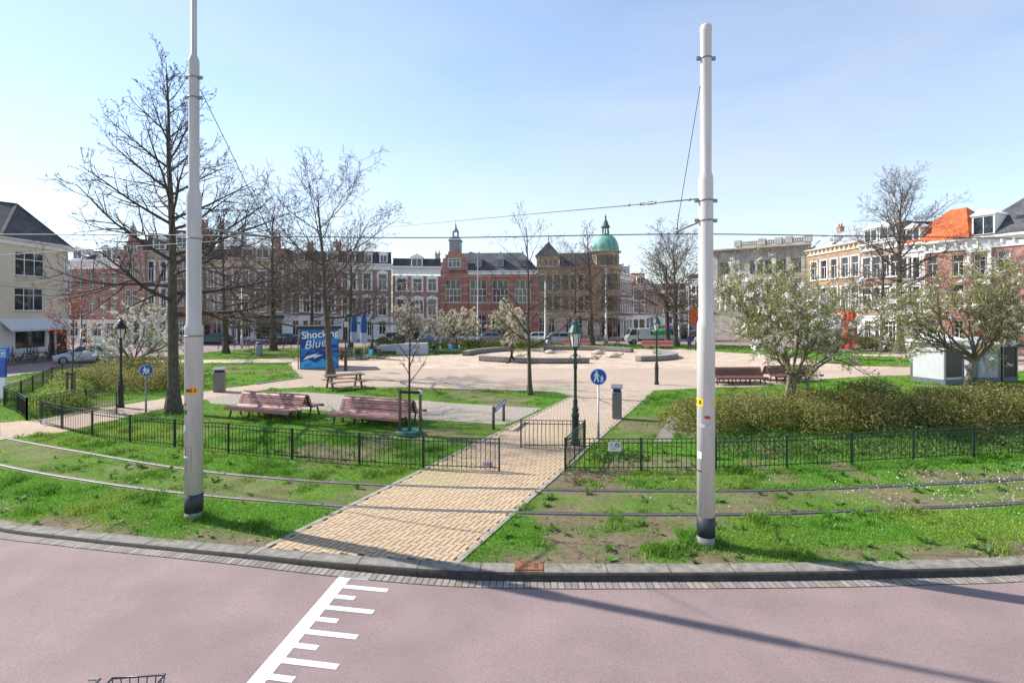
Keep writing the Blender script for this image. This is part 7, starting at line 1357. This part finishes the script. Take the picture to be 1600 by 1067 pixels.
def truck(label, loc, rz):
    e = empty("flatbed_truck", (*loc, -.1), rz, label, 'truck'); wp = paint("paint_white", ()); b = MB(); b.prism_y([(1.45, .45), (2.75, .45), (2.8, .95), (2.62, 1.3), (2.3, 2.1), (1.45, 2.12)], -.92, .92); b.build('cab', wp, e, bevel=.07)
    q = MB(); q.add([(2.64, -.78, 1.3), (2.64, .78, 1.3), (2.36, .7, 2.0), (2.36, -.7, 2.0)], [(0, 1, 2, 3)])
    for s in (-1, 1): q.add([(1.6, s * .93, 1.25), (2.45, s * .93, 1.25), (2.2, s * .93, 1.95), (1.6, s * .93, 1.95)], [(0, 1, 2, 3) if s < 0 else (3, 2, 1, 0)])
    q.build('windows', CARG, e); b = MB(); b.box(-3.0, 1.4, -.95, .95, .75, .85); b.box(-3.0, 1.4, -.98, -.93, .85, 1.25); b.box(-3.0, 1.4, .93, .98, .85, 1.25); b.box(-3.03, -2.98, -.93, .93, .85, 1.25); b.build('flatbed', wp, e)
    b = MB(); b.box(-2.9, 2.5, -.4, .4, .5, .74); b.build('chassis', IRON, e); b = MB(); b.box(-.2, 1.3, -.75, .75, .86, 2.1); b.build('white_tank', mat("tank_white", (.6, .6, .58), .5, .15, 3), e, bevel=.12)
    b = MB(); b.lathe([(1.05, 0), (1.0, .8), (.8, 1.05), (.3, 1.2), (0, 1.22)], 16, (-1.6, 0, .86), sx=1.25, sy=.8); b.build('green_load', mat("green_sheet", (.06, .35, .12), .5, .25, 5), e)
    for x in (1.95, -1.7):
        for s in (-1, 1): wheel(e, x, s * .82, .38, .24)
    for s in (-1, 1): b = MB(); b.box(2.76, 2.82, s * .7 - .16, s * .7 + .16, .72, .9); b.build('headlight', LIGHTM, e); b = MB(); b.box(2.35, 2.5, s * 1.05 - .06, s * 1.05 + .06, 1.3, 1.65); b.build('mirror', IRON, e)
    b = MB(); b.box(2.8, 2.83, -.25, .25, .52, .63); b.build('number_plate', PLATEY, e); return e
truck("white flatbed truck carrying a white tank and a green-sheeted load", (XA(1012, 67.5), 67.5), R(180))
def bicycle(label, loc, rz, m, z=0.0, group='parked bicycles'):
    e = empty("bicycle", (*loc, z), rz, label, 'bicycle', group)
    for x in (-.53, .53):
        b = MB(); b.tube([(x + .34 * math.cos(a), 0, .35 + .34 * math.sin(a)) for a in np.linspace(0, 6.283, 21)[:-1]], .02, 5, close=True); w_ = b.build('wheel', TYRE, e); b = MB(); [b.tube([(x, 0, .35), (x + .33 * math.cos(a), 0, .35 + .33 * math.sin(a))], .003, 3, cap=False) for a in np.linspace(0, 6.283, 15)[:-1]]; b.build('spokes', STEEL, w_)
    b = MB(); J = dict(bb=(-.08, 0, .3), seat=(-.22, 0, .82), head=(.36, 0, .88), rear=(-.53, 0, .35), front=(.53, 0, .35), h2=(.38, 0, .72))
    for p, q in (('bb', 'seat'), ('bb', 'h2'), ('seat', 'head'), ('bb', 'rear'), ('seat', 'rear'), ('head', 'front')): b.tube([J[p], J[q]], .018, 6)
    b.build('frame', m, e); b = MB(); b.ball((-.25, 0, .92), .14, .09, .045, 10, 6); b.tube([(-.22, 0, .82), (-.24, 0, .92)], .014, 5); b.build('saddle', BLACKM, e)
    b = MB(); b.tube([(.36, 0, .88), (.34, 0, 1.05)], .015, 6); b.tube([(.2, -.3, 1.02), (.34, -.2, 1.08), (.34, .2, 1.08), (.2, .3, 1.02)], .014, 6); b.build('handlebar', STEEL, e)
    b = MB(); b.box(-.75, -.35, -.08, .08, .72, .735); b.build('carrier', IRON, e); return e
bk = bicycle("bicycle at the far left of the row before the dark shopfront", (XA(376, 64), 64), R(20), BLACKM)
BK = [(384, 64.5, 60, "second bicycle of the row before the dark shopfront"), (393, 63.5, 10, "bicycle lying turned sideways by the far lawn bin"), (412, 64, 70, "bicycle right of the far lawn bin, left one"), (419, 64.3, 80, "bicycle right of the far lawn bin, right one"), (434, 64, 75, "bicycle just right of the tree before the dark shopfront"), (441, 64.5, 65, "bicycle last of the row, next to the dark navy car"),
      (890, 73, 15, "bicycle against the domed building left of the lamp hood"), (901, 73.5, 165, "bicycle against the domed building behind the green lamp"), (912, 73, 20, "bicycle between the two trees at the domed building"), (932, 73, 170, "bicycle left of the white flag pole"), (938, 73.6, 10, "bicycle nearest the oxblood door of the domed building"), (752, 74, 60, "bicycle at the hall's middle arch")]
for px, Y, a, lb in BK: copy_tree(bk, loc=(XA(px, Y), Y, -.05), rz=R(a), label=lb)
nbk = bicycle("bicycle with a dark wire basket, its basket rim just entering the bottom left", (-3.75, 4.165), R(6), mat("frame_navy", (.02, .03, .07), .35), -.035, 'parked bicycles')
b = MB(); c = [(-.21, -.16), (.21, -.16), (.21, .16), (-.21, .16)]; ox, oy = .60, .12
for z, s in ((1.03, 1), (.93, .96), (.82, .9)): b.tube([(ox + x * s, oy + y * s, z) for x, y in spline([Vector((*p, 0)) for p in c], 1, True) for x, y in [(x_, y_) for x_, y_ in [(x, y)]]] if False else [(ox + x * s, oy + y * s, z) for x, y in c], .011 if z > 1 else .006, 6, close=True)
for i in range(4):
    (x0, y0), (x1, y1) = c[i], c[(i + 1) % 4]
    for t in np.linspace(0, 1, 7)[:-1]: x, y = x0 + (x1 - x0) * t, y0 + (y1 - y0) * t; b.tube([(ox + x, oy + y, 1.03), (ox + x * .9, oy + y * .9, .82)], .005, 4)
b.build('basket', mat("basket_dark", (.03, .035, .06), .35), nbk)

# ------------------------------------------------------------------ people
SKIN = mat("skin", (.42, .26, .19), .6, .08, 6)
def skin_mesh(name, V, E, Rr, m, parent, root=0):
    me = bpy.data.meshes.new(name); me.from_pydata(V, E, []); me.materials.append(m); o = bpy.data.objects.new(name, me); COL.objects.link(o); o.parent = parent
    bpy.context.view_layer.objects.active = o; md = o.modifiers.new("skin", 'SKIN'); md.use_smooth_shade = True
    if not me.skin_vertices: me.attributes and None
    sv = me.skin_vertices[0].data
    for i, r in enumerate(Rr): sv[i].radius = (r if isinstance(r, tuple) else (r, r)); sv[i].use_root = i == root
    s = o.modifiers.new("sub", 'SUBSURF'); s.levels = s.render_levels = 2; return o
def person(label, loc, rz, H, coat, trous, hairm, stride=.5, group=None):
    e = empty("person", (*loc, 0), rz, label, 'person', group); e.scale = (H / 1.75,) * 3; s = stride
    legs = {1: [(0, .09, .9), (.16 * s, .1, .5), (.46 * s, .1, .08), (.46 * s + .16, .11, .03)], -1: [(0, -.09, .9), (-.02, -.1, .5), (-.52 * s, -.1, .1), (-.52 * s + .15, -.11, .03)]}
    arms = {1: [(0, .19, 1.4), (-.12 * s, .25, 1.13), (-.05 * s, .25, .88)], -1: [(0, -.19, 1.4), (.14 * s, -.25, 1.13), (.34 * s, -.23, .92)]}
    V = [(0, 0, .95), (0, 0, 1.15), (0, 0, 1.38), (.01, 0, 1.5), (.02, 0, 1.58), (.03, 0, 1.66), (.02, 0, 1.72)]; Rr = [(.14, .1), (.13, .1), (.15, .11), .05, .085, .1, .06]; E = [(0, 1), (1, 2), (2, 3), (3, 4), (4, 5), (5, 6)]
    def chain(pts, rs, frm):
        for p, r in zip(pts, rs): V.append(p); Rr.append(r); E.append((frm, len(V) - 1)); frm = len(V) - 1
        return frm
    for sd in (1, -1):
        chain(legs[sd], [.085, .058, .04, .03], 0); w_ = chain(arms[sd], [.06, .042, .03], 2); p = Vector(arms[sd][-1]); palm = p + Vector((.02, 0, -.08)); V.append(tuple(palm)); Rr.append((.036, .018)); E.append((w_, len(V) - 1)); pi_ = len(V) - 1
        for k, (dx, l) in enumerate(((-.03, .07), (-.01, .085), (.01, .08), (.03, .065))): chain([tuple(palm + Vector((dx, -sd * .005, -l * .55))), tuple(palm + Vector((dx, -sd * .025, -l)))], [.009, .007], pi_)
        chain([tuple(palm + Vector((.045, -sd * .012, -.005))), tuple(palm + Vector((.06, -sd * .018, -.04)))], [.01, .008], pi_)
    skin_mesh('body', V, E, Rr, SKIN, e)
    V, Rr, E = [(0, 0, .95), (0, 0, 1.02)], [(.16, .12), (.15, .11)], [(0, 1)]
    for sd in (1, -1): chain([(q[0], q[1], q[2]) for q in legs[sd][:3]], [.1, .08, .062], 0)
    skin_mesh('trousers', V, E, Rr, trous, e)
    V, Rr, E = [(0, 0, .84), (0, 0, 1.0), (0, 0, 1.2), (0, 0, 1.4), (0, 0, 1.5)], [(.2, .16), (.19, .15), (.175, .135), (.17, .13), .075], [(0, 1), (1, 2), (2, 3), (3, 4)]
    for sd in (1, -1): chain(arms[sd], [.085, .068, .055], 3)
    skin_mesh('coat', V, E, Rr, coat, e)
    b = MB(); b.ball((.0, 0, 1.68), .108, .1, .105, 12, 8); b.ball((-.04, 0, 1.6), .08, .09, .09, 10, 6); b.build('hair', hairm, e)
    b = MB(); b.ball((.128, 0, 1.63), .022, .014, .02, 8, 6); b.build('nose', SKIN, e)
    for sd in (1, -1): b = MB(); q = legs[sd]; b.tube([(q[2][0] - .06, q[2][1], .045), (q[2][0] + .06, q[2][1], .05), (q[3][0] + .04, q[3][1], .03)], [.045, .05, .03], 8); b.build('shoe', BLACKM, e)
    return e
person("person in a black speckled coat and black trousers walking across the square", G(800, 567.5), R(200), 1.95, mat("speckled_coat", (.03, .03, .035), .8, .6, 16, col2=(.1, .1, .11)), mat("black_trousers", (.012, .012, .014), .8), mat("hair_brown", (.2, .12, .09), .7), .62)
person("person in dark blue jacket and jeans walking away beside the right white pole", G(1077, 547.5), R(80), 1.78, mat("navy_jacket", (.02, .03, .09), .7), mat("jeans", (.03, .045, .1), .8), mat("hair_dark", (.03, .025, .02), .7), .3)
person("person in pale top mostly hidden behind the right white pole", G(1089, 547.5), R(85), 1.66, mat("pale_top", (.5, .47, .45), .8), mat("dark_trousers", (.04, .04, .05), .8), mat("hair_dark", ()), .25)

# ------------------------------------------------------------------ tall street poles, kiosks on the right, posts
def street_pole(label, loc, H, r, arm=None, m=None, group='tall pale street light poles'):
    e = empty("street_light", (*loc, 0), 0, label, 'street light', group); b = MB(); pts = [(0, 0, 0), (0, 0, 1.2), (0, 0, 1.21), (0, 0, H)]; rs = [r * 1.4, r * 1.35, r, r * .6]
    if arm: pts += [(arm * .25, 0, H + .45), (arm * .8, 0, H + .62), (arm, 0, H + .6)]; rs += [r * .5, r * .5, r * .5]
    b.tube(pts, rs, 10); b.build('pole', m or POLEM, e)
    b = MB(); b.ball((arm or 0, 0, H + (.58 if arm else .05)), .3 if arm else r, .14 if arm else r, .09, 10, 6); b.build('lamp_head', STEEL, e); return e
street_pole("tall street light with its head bent left in front of the red hall", (XA(746.5, 66), 66), 10.9, .1, -.9); street_pole("tall street light bent left beside the cream corner house", (XA(127, 58), 58), 9.6, .1, .9, STEEL); street_pole("thick white pole in front of the domed tower", (XA(947, 65), 65), 9.6, .16); street_pole("white pole between the red hall and the domed building", (XA(852, 65), 65), 7.7, .13); street_pole("white pole at the side street behind the pair of bare trees", (XA(1061, 66), 66), 8, .13); street_pole("slim pale pole left of the navy fascia board, before the white ground floor", (XA(378, 60), 60), 8.4, .1)
street_pole("slim pale pole with an orange banner by the right white pole", (XA(1076, 62), 62), 7.6, .08)
ob = [o for o in bpy.data.objects if o.get('label', '').startswith('slim pale pole with an orange')][0]; b = MB(); b.box(.12, 1.05, -.01, .01, 2.6, 4.6); b.build('banner', mat("orange_banner", (.65, .12, .03), .7, .15, 2), ob)
KW_ = mat("kiosk_white", (.52, .53, .54), .45, .06, 2); KD_ = mat("kiosk_dark", (.03, .03, .03), .35, .2, 3); KG_ = mat("kiosk_grey", (.35, .38, .42), .4, .1, 2)
def kiosk(label, loc, rz, w, d, h, ma, mb, roofm):
    e = empty("kiosk", (*loc, 0), rz, label, 'kiosk', 'kiosks at the right edge'); b = MB(); b.box(.04, w - .04, .04, d - .04, .3, h); b.build('wall', ma, e); b = MB(); b.box(0, w, 0, d, 0, .3); b.build('plinth', mat("kiosk_plinth", (.13, .14, .15), .6), e)
    b = MB(); b.box(.15, w - .15, .02, .036, .42, h - .15); b.build('front_panel', mb, e)
    for x in (0, w - .08):
        for y in (0, d - .08): b = MB(); b.box(x, x + .08, y, y + .08, .301, h); b.build('corner_post', BINM, e)
    b = MB(); b.box(-.2, w + .2, -.2, d + .2, h, h + .14); b.add([(-.2, -.2, h + .14), (w + .2, -.2, h + .14), (w + .2, d + .2, h + .14), (-.2, d + .2, h + .14), (w / 2, d / 2, h + .55)], [(0, 1, 4), (1, 2, 4), (2, 3, 4), (3, 0, 4)]); b.build('roof', roofm, e); return e
kiosk("white kiosk with low pyramid roof and dark front behind the leaning magnolia", G(1477, 602), R(18), 1.55, 1.9, 2.35, KW_, KD_, WHITE); kiosk("grey kiosk with dark side right of the leaning magnolia trunk", (XA(1527, 30.5), 30.5), R(4), 1.45, 1.6, 2.1, KG_, KG_, KG_)
kiosk("dark advertising kiosk at the right edge behind the shrubs", (XA(1567, 30.8), 30.8), R(4), .95, 1.2, 2.05, KD_, KD_, KD_)
bo = empty("street_post", (XA(341, 58), 58, 0), 0, "thin dark post at the edge of the far lawn by the left pole", 'post', 'thin posts along the far street'); b = MB(); b.tube([(0, 0, 0), (0, 0, 1.0)], .04, 8); b.build('shaft', IRON, bo); b = MB(); b.ball((0, 0, 1.02), .06); b.build('knob', IRON, bo)
for px, lb in ((366, "thin dark post between the slim pale pole and the drooping tree"), (398, "thin dark post just left of the far lawn bin"), (433, "thin dark post right of the tree by the bicycles"), (443, "thin dark post before the navy car's bonnet"), (455, "thin dark post next to the kiosk's left side")): copy_tree(bo, loc=(XA(px, 59), 59, 0), label=lb)
